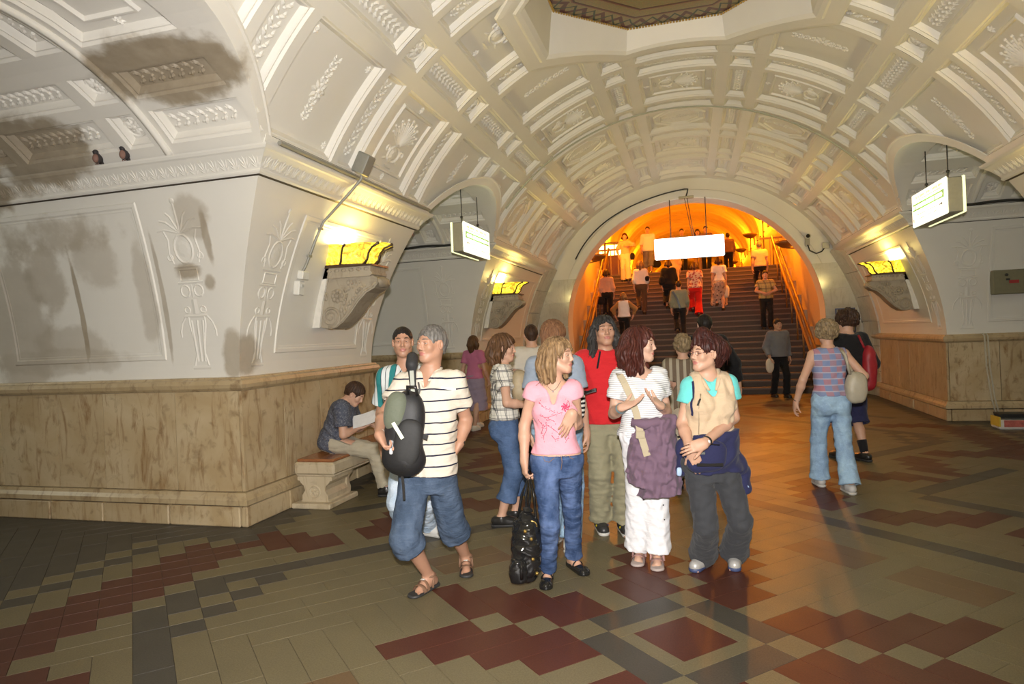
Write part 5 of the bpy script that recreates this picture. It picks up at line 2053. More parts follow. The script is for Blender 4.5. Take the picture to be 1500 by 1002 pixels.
    def trousers(s, mat, name='trousers', grow=.014, top=.17, ln=1., knee=.060, hemr=.062, wr=.006, seed=2, seat=.0, knee_cut=None, mid=None):
        """ln: 1 = to the ankle, less = cropped (fraction of the shin; 0 = at the knee)"""
        j, k = s.J, s.S
        lo, hi = s.bounds(['pel', 'hL', 'hR', 'kL', 'kR', 'aL', 'aR'], .2)
        F = Fld(lo, hi, s.hres())
        L = np.linalg.norm(j['nck'] - j['pel'])
        F.loft(j['pel'], j['nck'], s.latH, s.latS, s.secs(), .02, grow=grow, t0=-.2, t1=top + .1)
        if seat:
            for q in (-1, 1):
                F.ell(j['pel'] - s.fwd * .06 * k + s.latH * q * .07 * k - s.up * .05, np.array([.085, .085, .095]) * k, None, .04)
        legs_ = []
        for q in 'LR':
            F0 = F
            F = Fld(lo, hi, s.hres())
            hp, kn, an = j['h' + q], j['k' + q], j['a' + q]
            F.cone(hp, kn, .088 * k + grow, knee * k + grow, .035)
            if ln > 0:
                e = kn + (an - kn) * ln
                if mid:
                    c = kn + (an - kn) * .45
                    F.cone(kn, c, knee * k + grow, mid * k + grow, .02)
                    F.cone(c, e + (an - kn) * .06, mid * k + grow, hemr * k + grow, .02)
                else:
                    F.cone(kn, e, knee * k + grow, hemr * k + grow, .02); F.cone(e, e + nrm(an - kn) * .09, hemr * k + grow, hemr * k + grow, .02)
            else:
                e = kn + nrm(an - kn) * (-ln)
                F.cone(kn, e, knee * k + grow, hemr * k + grow, .02); F.cone(e, e + nrm(an - kn) * .09, hemr * k + grow, hemr * k + grow, .02)
            G, F = F, F0
            legs_.append((G, e, nrm(an - kn)))
        for G, e, d in legs_:
            G.cut(e, d)
            F.blend((slice(None),) * 3, G.D, .035, 'add')
        if wr:
            zb = min(j['aL'][2], j['aR'][2]); zk = (j['kL'][2] + j['kR'][2]) / 2
            F.wrinkle(wr * k * .75, .022, seed, (0, 0, 1.1))
        F.cut_local(j['pel'] + s.up * top * L, s.up, .30)
        for q in 'LR':
            kn, an = j['k' + q], j['a' + q]
            d = nrm(an - kn)
            e = kn + (an - kn) * ln if ln > 0 else kn + d * (-ln)
            r = hemr * k + grow - .030
            if r > .028: F.cone(e - d * .03, e + d * .06, r, r, 0, None, 'sub')
        s.F_trousers = F
        return s.put(name, F, mat)
    def skirt(s, mat, name='skirt', top=.17, length=.55, flare=.06, grow=.016, wr=.010, seed=5):
        j, k = s.J, s.S
        c = (j['kL'] + j['kR']) / 2
        lo, hi = s.bounds(['pel', 'hL', 'hR', 'kL', 'kR', 'aL', 'aR'], .25)
        F = Fld(lo, hi, s.hres())
        L = np.linalg.norm(j['nck'] - j['pel'])
        z0 = j['pel'] + s.up * top * L
        d = nrm(c - j['pel'])
        z1 = j['pel'] + d * length
        Lz = np.linalg.norm(z0 - z1)
        F.loft(z0, z1, s.latH, s.latH, [(0, .145 * k, .108 * k, 0), (.22, .172 * k, .122 * k, .0), (1.1, .165 * k + flare, .125 * k + flare, 0)], .01, 2.2, grow)
        if wr: F.wrinkle(wr, .04, seed, s.latH)
        F.cut_local(z0, s.up, .3); F.cut_local(z1, d, .36)
        F.cone(z1 - d * .05, z1 + d * .08, .10, .11, 0, None, 'sub')
        return s.put(name, F, mat)
    def sneaker(s, q, mat, sole=None, high=.0, name='shoe', lace=None, slim=1.):
        j, k = s.J, s.S
        an, to = j['a' + q], j['t' + q]
        d = nrm(to - an - [0, 0, (to - an)[2] * .0]); d = nrm([d[0], d[1], 0]) if abs((to - an)[2]) < .2 else d
        side = nrm(np.cross([0, 0, 1], d))
        g = to - [0, 0, .0]
        z0 = to[2] - .0
        he = an - d * .055 * k; he = np.array([he[0], he[1], max(z0, an[2] - .075 * k)])
        lo, hi = np.minimum(he, np.minimum(to, an)) - .12, np.maximum(he, np.maximum(to, an)) + .12
        F = Fld(lo, hi, s.hres(.0065))
        tt = to - d * .035 * k
        F.cone(he + [0, 0, .045 * k], tt + [0, 0, .035 * k], .040 * k * slim, .042 * k * slim, .02)
        F.cone(an - [0, 0, .01], tt + [0, 0, .04 * k] - d * .05, .046 * k * slim, .034 * k * slim, .04)
        F.cone(an - [0, 0, .03 * k], an + [0, 0, (.010 + high) * k], .045 * k, .046 * k, .02)
        F.cut_local(an + [0, 0, .012 + high], (0, 0, 1), .1)
        F.cut((0, 0, z0 + .014), (0, 0, -1))
        o = s.put(name, F, mat)
        G = Fld(lo, hi, s.hres(.0065))
        G.cone(he + [0, 0, .02 * k], tt + [0, 0, .02 * k], .044 * k * slim, .046 * k * slim, .02)
        G.cut((0, 0, z0 + .026 * k), (0, 0, 1)); G.cut((0, 0, z0), (0, 0, -1))
        V, Q = G.mesh()
        if len(Q): obj('sole', mesh('sole', V - s.base, Q, sole or SOLEW, True), o)
        if lace is not None:
            m = MB()
            for i in range(4):
                c = an + (tt - an) * (.25 + .15 * i) + np.array([0, 0, .040 - .004 * i]) * k - s.base
                m.tube([c - side * .024 * k, c + [0, 0, .008], c + side * .024 * k], .004, 5)
            obj('laces', mesh('laces', m.v, m.f, lace, True), o)
        return o
    # ---- hair
    def hair(s, mat, kind='short', seed=3, **kw):
        j, k = s.J, s.S
        c, f, l, u = j['hd'], s.hf, s.hl, s.hu
        B = np.stack([l, f, u])
        p = lambda a, b, h: c + (l * a + f * b + u * h) * k
        F = Fld(c - .34 * k, c + .24 * k, s.hres(.0062 if s.q == 1 else .0058))
        thick = kw.get('thick', .010)
        F.ell(p(0, -.016, .032), np.array([.077 + thick, .096 + thick, .090 + thick]) * k, B, 0)
        back = kw.get('nape', -.07)
        F.cone(p(0, -.055, .0), p(0, -.060, back), .062 * k, .045 * k, .03)
        # clear the face: everything in front of a hairline that leans back over the temples
        fl_, hl_ = kw.get('front', .060), kw.get('hairline', .066)
        F.ell(p(0, .128, -.030), np.array([.082 + kw.get('temple', 0), .112, hl_ + .030]) * k, B, .012 * k, 'sub')
        for q in (-1, 1):
            F.ell(p(q * .088, .012, -.020), np.array([.034, .040, .044]) * k, B, .01, 'sub')
        F.cone(p(0, .03, -.13), p(0, .06, -.06), .075 * k, .06 * k, .01, None, 'sub')
        if kind == 'short':
            F.cut(p(0, -.06, back), -u + f * .3)
        for (a, b, e, r1, r2) in kw.get('locks', []):
            F.cone(p(*a), p(*b), r1 * k, r1 * k * 1.05, .02)
            F.cone(p(*b), p(*e), r1 * k * 1.05, r2 * k, .02)
        if kw.get('curl'):
            rr = np.random.RandomState(seed)
            for i in range(kw.get('ncurl', 130)):
                v = nrm(rr.randn(3) * [1, 1, 1])
                if v[1] > kw.get('curl_front', .35) and v[2] < .55: continue
                if v[2] < kw.get('curl_low', -.55): continue
                cc = p(v[0] * (.077 + thick), -.016 + v[1] * (.096 + thick), .03 + v[2] * (.092 + thick))
                F.ell(cc, np.array([1, 1, 1]) * (.013 + .008 * rr.rand()) * k * kw['curl'], None, .006)
        F.grooves(p(0, -.03, 0), u, kw.get('ng', 26), kw.get('amp', .006) * k, seed, kw.get('wav', 1.0))
        o = s.put('hair', F, mat)
        st = kw.get('strands')
        if st and s.q < 3:
            # separate locks laid over the mass
            rr = random.Random(seed)
            m = MB()
            for (a, b, e, w0, n) in st:
                for i in range(n):
                    jt = lambda q, r: tuple(x + rr.uniform(-r, r) for x in q)
                    a_, b_, e_ = p(*jt(a, w0)), p(*jt(b, w0)), p(*jt(e, w0 * .9))
                    pts = []
                    ph, am = rr.uniform(0, 6), kw.get('wave', .004)
                    for t in np.linspace(0, 1, 9):
                        q = a_ * (1 - t) ** 2 + 2 * b_ * t * (1 - t) + e_ * t * t
                        pts.append(q + (l * sin(ph + t * kw.get('wf', 9)) + f * cos(ph + t * kw.get('wf', 9))) * am * t - s.base)
                    r = rr.uniform(.0032, .0058) * k
                    pts = [np.asarray(q) + s.base for q in pts]
                    for qi in range(len(pts)):
                        if qi < 8:
                            q = pts[qi]
                            for _ in range(7):
                                dd = samp(F, q)
                                if abs(dd) < .0015: break
                                if dd > .12:
                                    q = q + (p(0, -.02, .02 if qi < 5 else -.08) - q) * .14
                                    continue
                                q = q - grad(F, q) * (dd - .001) * .85
                            pts[qi] = q
                    pts = [pts[0]] + [(pts[i - 1] + 2 * pts[i] + pts[i + 1]) / 4 for i in range(1, len(pts) - 1)] + [pts[-1] * .35 + (2 * pts[-2] - pts[-3]) * .65]
                    pts = [q - s.base for q in pts]
                    m.tube(pts, [r * (.5 + 1.2 * min(t, .5) if t < .5 else 1.1 - .9 * (t - .5) * 2 * .9) for t in np.linspace(0, 1, 9)], 5)
            tag(obj('hair_lock', mesh('hair_lock', m.v, m.f, mat, True), o), kind='stuff')
        return o
    # ---- small things worn
    def band(s, name, q, t, r, mat, w=.010):
        """bracelet or watch strap round a wrist"""
        j = s.J
        d = nrm(j['w' + q] - j['e' + q])
        c = j['e' + q] + (j['w' + q] - j['e' + q]) * t - s.base
        a = nrm(np.cross(d, [.3, .2, 1])); b = np.cross(d, a)
        m = MB()
        n = 18
        pts = [c + (a * cos(2 * pi * i / n) + b * sin(2 * pi * i / n)) * r for i in range(n + 1)]
        V, F = [], []
        for i in range(n):
            v = a * cos(2 * pi * i / n) + b * sin(2 * pi * i / n)
            for (dr, dz) in ((0, -w), (.003, -w * .6), (.003, w * .6), (0, w)):
                V.append(c + v * (r + dr) + d * dz)
        for i in range(n):
            for q2 in range(3):
                F.append((i * 4 + q2, ((i + 1) % n) * 4 + q2, ((i + 1) % n) * 4 + q2 + 1, i * 4 + q2 + 1))
        return obj(name, mesh(name, V, F, mat, True), s.root)
    def ribbon(s, name, pts, mat, w=.02, th=.004, parent=None, F=None, off=.004, side=None, n=24, relto=None):
        """strap through points, drawn onto the surface of field F when given"""
        P = [np.asarray(p, float) for p in pts]
        seg = np.cumsum([0] + [np.linalg.norm(P[i + 1] - P[i]) for i in range(len(P) - 1)])
        T = np.linspace(0, seg[-1], n)
        C = np.array([[np.interp(t, seg, [p[k] for p in P]) for k in range(3)] for t in T])
        if F is not None:
            C = project(F, C, off)
        base = s.base if relto is None else relto
        V, Fc = [], []
        for i in range(n):
            t = nrm(C[min(i + 1, n - 1)] - C[max(i - 1, 0)])
            nn = grad(F, C[i]) if F is not None else (side if side is not None else s.fwd)
            a = nrm(np.cross(t, nn))
            nn = np.cross(a, t)
            for (x, y) in ((-w / 2, 0), (w / 2, 0), (w / 2, th), (-w / 2, th)):
                V.append(C[i] + a * x + nn * y - base)
        for i in range(n - 1):
            for q in range(4):
                Fc.append((i * 4 + q, i * 4 + (q + 1) % 4, (i + 1) * 4 + (q + 1) % 4, (i + 1) * 4 + q))
        Fc += [(0, 3, 2, 1), (n * 4 - 4, n * 4 - 3, n * 4 - 2, n * 4 - 1)]
        me = mesh(name, V, Fc, mat)
        recalc(me)
        return obj(name, me, s.root if parent is None else parent)

def samp(F, p):
    q = (np.asarray(p) - F.lo) / F.h
    q = np.clip(q, 0, F.n - 1.001)
    i = q.astype(int); f = q - i
    D = F.D
    r = 0
    for a in (0, 1):
        for b in (0, 1):
            for c in (0, 1):
                w = (f[0] if a else 1 - f[0]) * (f[1] if b else 1 - f[1]) * (f[2] if c else 1 - f[2])
                r += w * D[i[0] + a, i[1] + b, i[2] + c]
    return r
def grad(F, p):
    e = F.h
    return nrm([samp(F, p + np.eye(3)[k] * e) - samp(F, p - np.eye(3)[k] * e) for k in range(3)])
def project(F, C, off=.004):
    out = []
    for p in C:
        p = np.array(p, float)
        for _ in range(8):
            p = p - grad(F, p) * (samp(F, p) - off) * .8
        out.append(p)
    return np.array(out)

# ------------------------------------------------------------------ materials of the figures
def skin_mat(name, c):
    t = NT(name)
    n = t.noise(30, 3)
    col = t.mix(n, tuple(x * .92 for x in c), tuple(min(1, x * 1.07) for x in c))
    col = t.mix(t.math('MULTIPLY', t.noise(8, 2), .2), col, (c[0] * .95, c[1] * .78, c[2] * .74))
    m = t.done(col, .48, spec=.4)
    t.bs.inputs['Subsurface Weight'].default_value = .06
    t.bs.inputs['Subsurface Radius'].default_value = (.02, .008, .004)
    t.bs.inputs['Subsurface Scale'].default_value = .3
    return m
SKIN = skin_mat('skin', (.54, .325, .225))
SKIN_T = skin_mat('skin_tanned', (.44, .245, .16))
SKIN_P = skin_mat('skin_pale', (.57, .36, .26))
LIPS = plain('lips', (.42, .16, .13), .4)
EYEW = plain('eye_white', (.42, .38, .34), .35)
IRIS = plain('iris_brown', (.10, .05, .025), .2)
PUPIL = plain('pupil_black', (.01, .01, .01), .1)
BROW = plain('eyebrow_dark', (.06, .035, .02), .7)
def hair_mat(name, a, b, rough=.5):
    t = NT(name)
    v = t.mapped((70, 70, 7))
    col = t.mix(t.ramp(t.noise(1.0, 4, v, .5), [(.3, 0), (.7, 1)]), a, b)
    t.bump(t.noise(1.3, 3, v), .6, .006)
    return t.done(col, rough, spec=.25)
def cloth(name, c, rough=.85, var=.10, weave=900, bump=.15, fold=None):
    t = NT(name)
    n = t.noise(6, 4)
    col = t.mix(n, tuple(x * (1 - var) for x in c), tuple(min(1, x * (1 + var)) for x in c))
    t.bump(t.math('ADD', t.math('MULTIPLY', t.noise(weave * .25, 2), .1), t.math('MULTIPLY', t.noise(8, 4, t.mapped((1.4, 1.4, 2.6)), 1.2), .9)), bump * 2.6, .02)
    m = t.done(col, rough, spec=.2)
    t.bs.inputs['Sheen Weight'].default_value = .1
    return m
def denim(name, c, fade=.5, legs=None):
    t = NT(name)
    v = t.mapped((260, 260, 60))
    col = t.mix(t.noise(1.0, 2, v), tuple(x * .75 for x in c), tuple(min(1, x * 1.3) for x in c))
    f = t.ramp(t.noise(4.5, 4, t.mapped((1.8, 1.8, .9))), [(.40, 0), (.66, 1)])
    col = t.mix(t.math('MULTIPLY', f, fade), col, tuple(min(1, x * 2.3 + .05) for x in c))
    wk = t.ramp(t.noise(7, 3, t.mapped((1.5, 1.5, 6.)), 1.), [(.56, 0), (.68, 1)])
    col = t.mix(t.math('MULTIPLY', wk, fade * .5), col, tuple(min(1, x * 2.0 + .06) for x in c))
    t.bump(t.noise(9, 4, t.mapped((1.6, 1.6, 3.4)), 1.), .55, .02)
    return t.done(col, .85, spec=.15)
def stripes(name, base, line, period, width, axis='z', bend=.0, extra=None, off=0., rough=.85):
    """bands across an axis of the garment; width is the share of the period taken by the line"""
    t = NT(name)
    s = t.sep()
    v = s['xyz'.index(axis)]
    if bend: v = t.math('ADD', v, t.math('MULTIPLY', t.math('SUBTRACT', t.noise(4, 2), .5), bend))
    q = t.math('FRACT', t.math('ADD', t.math('DIVIDE', v, period), off + 50))
    on = t.math('LESS_THAN', q, width)
    col = t.mix(on, base, line)
    if extra: col = extra(t, s, col)
    t.bump(t.noise(8, 4, t.mapped((1.5, 1.5, 2.4)), 1.2), .4, .02)
    return t.done(col, rough, spec=.2)
SOLEW = plain('sole_white', (.55, .54, .5), .6)
SOLEB = plain('sole_black', (.03, .03, .03), .6)
BLACKL = plain('black_leather', (.018, .017, .016), .3)
METAL = plain('steel', (.6, .6, .6), .25, .9)
# ------------------------------------------------------------------ posing
def gp(x, y, z=0.):
    """floor point seen at a photo pixel"""
    d = fw + CR * (x - CX) / F_PX - CU * (y - CY) / F_PX
    return np.array([0, 0, EYE]) + d * (z - EYE) / d[2]
def ik(a, b, l1, l2, pole):
    a, b = np.asarray(a, float), np.asarray(b, float)
    v = b - a
    L = min(np.linalg.norm(v), (l1 + l2) * .999)
    n = nrm(v)
    p = nrm(np.asarray(pole) - n * (np.asarray(pole) @ n))
    x = (l1 * l1 - l2 * l2 + L * L) / (2 * L)
    return a + n * x + p * sqrt(max(l1 * l1 - x * x, 0))
def legs(J, S, fwd, turn=None):
    for q in 'LR':
        J['k' + q] = ik(J['h' + q], J['a' + q], .425 * S, .405 * S, fwd + .12 * (1 if q == 'L' else -1) * np.cross([0, 0, 1], fwd))
    return J
def feet(J, S, q, heel_g, toe_g):
    """heel_g = floor under the ankle, toe_g = floor at the toe tip (direction only)"""
    a, t = np.asarray(heel_g, float), np.asarray(toe_g, float)
    d = nrm([t[0] - a[0], t[1] - a[1], 0])
    J['a' + q] = a + np.array([0, 0, .085 * S])
    J['t' + q] = a + d * .165 * S
def stand(base, H, yaw, sex='f', stride=.0, lift=0., lean=0., width=.085, arms=None, look=None):
    S = H / 1.70
    f = np.array([sin(yaw), -cos(yaw), 0.]); l = np.array([cos(yaw), sin(yaw), 0.]); u = np.array([0, 0, 1.])
    b = np.asarray(base, float)
    sw = .168 if sex == 'm' else .148
    P = lambda a, c, h: b + (l * a + f * c + u * h) * S
    J = dict(pel=P(0, 0, .90), nck=P(0, lean, 1.435), hd=P(0, lean * 1.25 + .02, 1.588), sL=P(sw, lean * .95, 1.375), sR=P(-sw, lean * .95, 1.375), hL=P(width, 0, .89), hR=P(-width, 0, .89))
    for q, sg in (('L', 1), ('R', -1)):
        z = lift / S if (sg > 0) == (stride > 0) else 0
        g = P(sg * width, sg * stride, 0) + u * max(z, 0) * S
        J['a' + q] = g + u * .085 * S; J['t' + q] = g + f * .165 * S
        J['e' + q] = P(sg * (sw + .05), lean * .9 - .02 - sg * stride * .3, 1.09)
        J['w' + q] = P(sg * (sw + .06), lean * .8 + .06 - sg * stride * .6, .855)
    if arms:
        for q, (e, w) in arms.items():
            sg = 1 if q == 'L' else -1
            J['w' + q] = P(sg * w[0], w[1], w[2])
            J['e' + q] = ik(J['s' + q], J['w' + q], .29 * S, .25 * S, l * sg * e[0] + f * e[1] + u * e[2])
    legs(J, S, f)
    return J, S, f
def tube_obj(name, pts, r, mat, root, base, n=8):
    m = MB(); m.tube([np.asarray(p) - base for p in pts], r, n)
    return obj(name, mesh(name, m.v, m.f, mat, True), root)
def blobs_obj(name, fn, lo, hi, h, mat, root=None, base=None, loc=None):
    F = Fld(lo, hi, h)
    fn(F)
    V, Q = F.mesh()
    base = np.zeros(3) if base is None else np.asarray(base)
    return obj(name, mesh(name, V - base, Q, mat, True), root, (0, 0, 0) if root is not None else base), F

VB = np.stack([CR, CU, -fw])      # axes of the picture: right, up, towards the viewer

# ------------------------------------------------------------------ cloth
CREAMSTRIPE = stripes('cream_polo_navy_stripes', (.66, .60, .50), (.02, .022, .045), .071, .13, 'z', .03)
DENIM_SHORT = denim('denim_shorts', (.05, .075, .12), .35)
DENIM_BLUE = denim('denim_blue', (.033, .060, .135), .95)
DENIM_DARK = denim('denim_mid_blue', (.055, .095, .185), .35)
DENIM_LIGHT = denim('denim_light', (.24, .36, .52), .3)
DENIM_PALE = denim('denim_pale', (.42, .54, .68), .3)
PINK = cloth('pink_cotton', (.78, .36, .43))
WHITE = cloth('white_cotton', (.78, .78, .80), .8, .04)
WHITESTRIPE = stripes('white_tee_thin_stripes', (.76, .76, .76), (.30, .31, .33), .0135, .26, 'z', .010)
GREYP = cloth('charcoal_cotton', (.045, .047, .052))
BEIGE = cloth('beige_cotton', (.55, .42, .28))
TURQ = cloth('turquoise_cotton', (.14, .58, .56))
PURPLE = cloth('dusty_purple_cotton', (.165, .105, .15))
NAVY = cloth('navy_cloth', (.022, .024, .07))
RED = cloth('red_cotton', (.55, .02, .025))
KHAKI = cloth('khaki_cotton', (.27, .25, .16))
STONEC = cloth('stone_chinos', (.40, .36, .27))
BLACKC = cloth('black_cloth', (.012, .012, .014))
GREYBLUE = cloth('grey_blue_cotton', (.26, .31, .38))
GREYK = cloth('grey_knit', (.18, .19, .22))
SAGE = cloth('sage_cloth', (.22, .26, .20))
OFFW = cloth('off_white_cloth', (.62, .58, .50))
ROSE = cloth('rose_knit', (.50, .16, .27))
LAV = cloth('lavender_cloth', (.30, .24, .32))
STRAPB = cloth('beige_strap', (.42, .36, .25))
PATENT = plain('black_patent', (.012, .012, .012), .08, 0, .1, 20, 0, .6)
GOLDM = plain('brass', (.75, .52, .16), .2, .9)
SANDAL = plain('sandal_brown', (.20, .11, .065), .7)
SANDALP = plain('sandal_pinkish', (.42, .24, .22), .7)
SILVER = plain('silver_trainer', (.42, .41, .39), .4, .2)

def teal_extra():
    t = NT('teal_white_stripe_shirt')
    s = t.sep()
    v = s[0]
    q = t.math('FRACT', t.math('ADD', t.math('DIVIDE', v, .12), 50))
    col = t.ramp(q, [(0, (.62, .66, .66)), (.16, (.03, .05, .06)), (.20, (.62, .66, .66)), (.30, (.62, .66, .66)), (.44, (.02, .20, .21)), (.85, (.03, .05, .06)), (.9, (.62, .66, .66))], 'CONSTANT')
    return t.done(col, .85)
TEALS = teal_extra()
def plaid(name, base, dark, mid, p=.085, rough=.85):
    t = NT(name)
    s = t.sep()
    col = base
    xy = t.math('ADD', s[0], t.math('MULTIPLY', s[1], .8))
    for v in (xy, s[2]):
        q = t.math('FRACT', t.math('ADD', t.math('DIVIDE', v, p), 50))
        on = t.ramp(q, [(0, 0), (.12, 1), (.2, 0), (.26, 1), (.34, 0), (.62, .55), (.66, 0)], 'CONSTANT')
        col = t.mix(t.math('MULTIPLY', on, .8), col, dark)
    return t.done(col, rough)
PLAIDW = plaid('white_black_plaid', (.64, .62, .55), (.05, .05, .06), None)
PLAIDY = plaid('yellow_dark_plaid', (.45, .36, .14), (.05, .05, .06), None, .16)
def checker(name):
    t = NT(name)
    s = t.sep()
    xy = t.math('ADD', s[0], t.math('MULTIPLY', s[1], .6))
    a = t.math('FLOOR', t.math('DIVIDE', s[2], .062))
    b = t.math('FLOOR', t.math('DIVIDE', xy, .066))
    odd = t.math('FRACT', t.math('MULTIPLY', t.math('ADD', a, b), .5))
    q = t.math('FRACT', t.math('ADD', t.math('DIVIDE', s[2], .062), 50))
    w = t.n('ShaderNodeTexWhiteNoise', noise_dimensions='2D')
    cb = t.n('ShaderNodeCombineXYZ'); t.l(a, cb.inputs[0]); t.l(b, cb.inputs[1]); t.l(cb.outputs[0], w.inputs['Vector'])
    red = t.mix(w.outputs[0], (.42, .16, .19), (.30, .19, .24))
    col = t.mix(t.math('GREATER_THAN', odd, .25), (.17, .23, .40), red)
    col = t.mix(t.math('LESS_THAN', q, .16), col, (.42, .40, .48))
    col = t.mix(t.math('MULTIPLY', t.noise(60, 2), .3), col, (.30, .30, .42))
    return t.done(col, .85)
CHECKB = checker('blue_red_check')
def small_print(name, a, b, c, sc=38):
    t = NT(name)
    v = t.voro(sc)
    col = t.mix(t.ramp(v, [(.28, 1), (.42, 0)]), a, b)
    col = t.mix(t.ramp(t.noise(sc * .8, 2), [(.55, 0), (.62, 1)]), col, c)
    t.bump(t.noise(14, 4), .2, .012)
    return t.done(col, .85)
PAISLEY = small_print('blue_grey_paisley', (.075, .085, .115), (.15, .155, .18), (.045, .05, .08), 55)
FLORAL = small_print('red_floral_blouse', (.66, .52, .40), (.40, .05, .06), (.40, .05, .06), 17)
PATSK = small_print('brown_patterned_skirt', (.40, .30, .24), (.12, .08, .08), (.55, .45, .36), 14)
BROWNST = stripes('brown_striped_blouse', (.15, .11, .075), (.36, .32, .24), .07, .42, 'x', .0)
BWSTRIPE = stripes('black_white_stripes', (.60, .58, .52), (.02, .02, .02), .034, .5, 'z', .0)

H_GREY = hair_mat('grey_hair', (.06, .055, .05), (.22, .205, .185))
H_BLACK = hair_mat('black_hair', (.010, .008, .007), (.03, .022, .018))
H_DARK = hair_mat('dark_brown_hair', (.022, .012, .008), (.07, .035, .02))
H_BLOND = hair_mat('streaked_blond_hair', (.10, .055, .026), (.36, .23, .115))
H_AUB = hair_mat('auburn_hair', (.028, .008, .006), (.085, .022, .014))
H_RED = hair_mat('dark_red_hair', (.018, .006, .005), (.065, .017, .012))
H_BRN = hair_mat('brown_hair', (.05, .024, .011), (.15, .075, .034))
H_CURL = hair_mat('blond_grey_curls', (.10, .07, .038), (.34, .25, .14))
H_SALT = hair_mat('dark_grey_curls', (.012, .011, .010), (.05, .046, .043))

def sandal(p, q, mat, sole=SOLEB):
    j, k = p.J, p.S
    an, to = j['a' + q], j['t' + q]
    d = nrm([to[0] - an[0], to[1] - an[1], 0]); sd = np.cross([0, 0, 1], d)
    g = np.array([an[0], an[1], to[2]])
    o, F = blobs_obj('sandal', lambda F: (F.cone(g - d * .05 + [0, 0, .0], g + d * .15 * k, .044, .050, .02), F.cut((0, 0, g[2] + .020), (0, 0, 1)), F.cut((0, 0, g[2] + .001), (0, 0, -1))), g - .26, g + .26, .0065, sole, p.root, p.base)
    def strap(c, w, h, r, nm='strap'):
        pts = [c + sd * w * cos(a) + np.array([0, 0, max(sin(a), -.1) * h]) for a in np.linspace(0, pi, 11)]
        m = MB()
        V, Fc = [], []
        for i, x in enumerate(pts):
            x = x - p.base
            V += [x - d * r, x - d * r * .6 + [0, 0, .004], x + d * r * .6 + [0, 0, .004], x + d * r]
        for i in range(10):
            for t in range(3): Fc.append((i * 4 + t, i * 4 + t + 1, i * 4 + t + 5, i * 4 + t + 4))
        obj(nm, mesh(nm, V, Fc, mat, True), o)
    strap(g + d * .098 * k + [0, 0, .012], .050, .046, .016)
    strap(g + d * .062 * k + [0, 0, .012], .047, .066, .013)
    a0 = an + [0, 0, .005]
    m = MB()
    m.tube([a0 - p.base + (d * cos(t) + sd * sin(t)) * .043 * k for t in np.linspace(0, 2 * pi, 17)], .008, 6)
    m.tube([a0 - p.base - d * .042, g - p.base - d * .075 + [0, 0, .02]], .012, 6)
    for s_ in (-1, 1):
        m.tube([a0 - p.base + sd * s_ * .042, g - p.base + sd * s_ * .046 + d * .02 + [0, 0, .02]], .009, 6)
    obj('ankle_strap', mesh('ankle_strap', m.v, m.f, mat, True), o)
    m = MB(); m.box(g - p.base + d * .062 * k + np.array([0, 0, .083]), (.03, .02, .006), None, .002)
    obj('buckle', mesh('buckle', m.v, m.f, SOLEW), o)

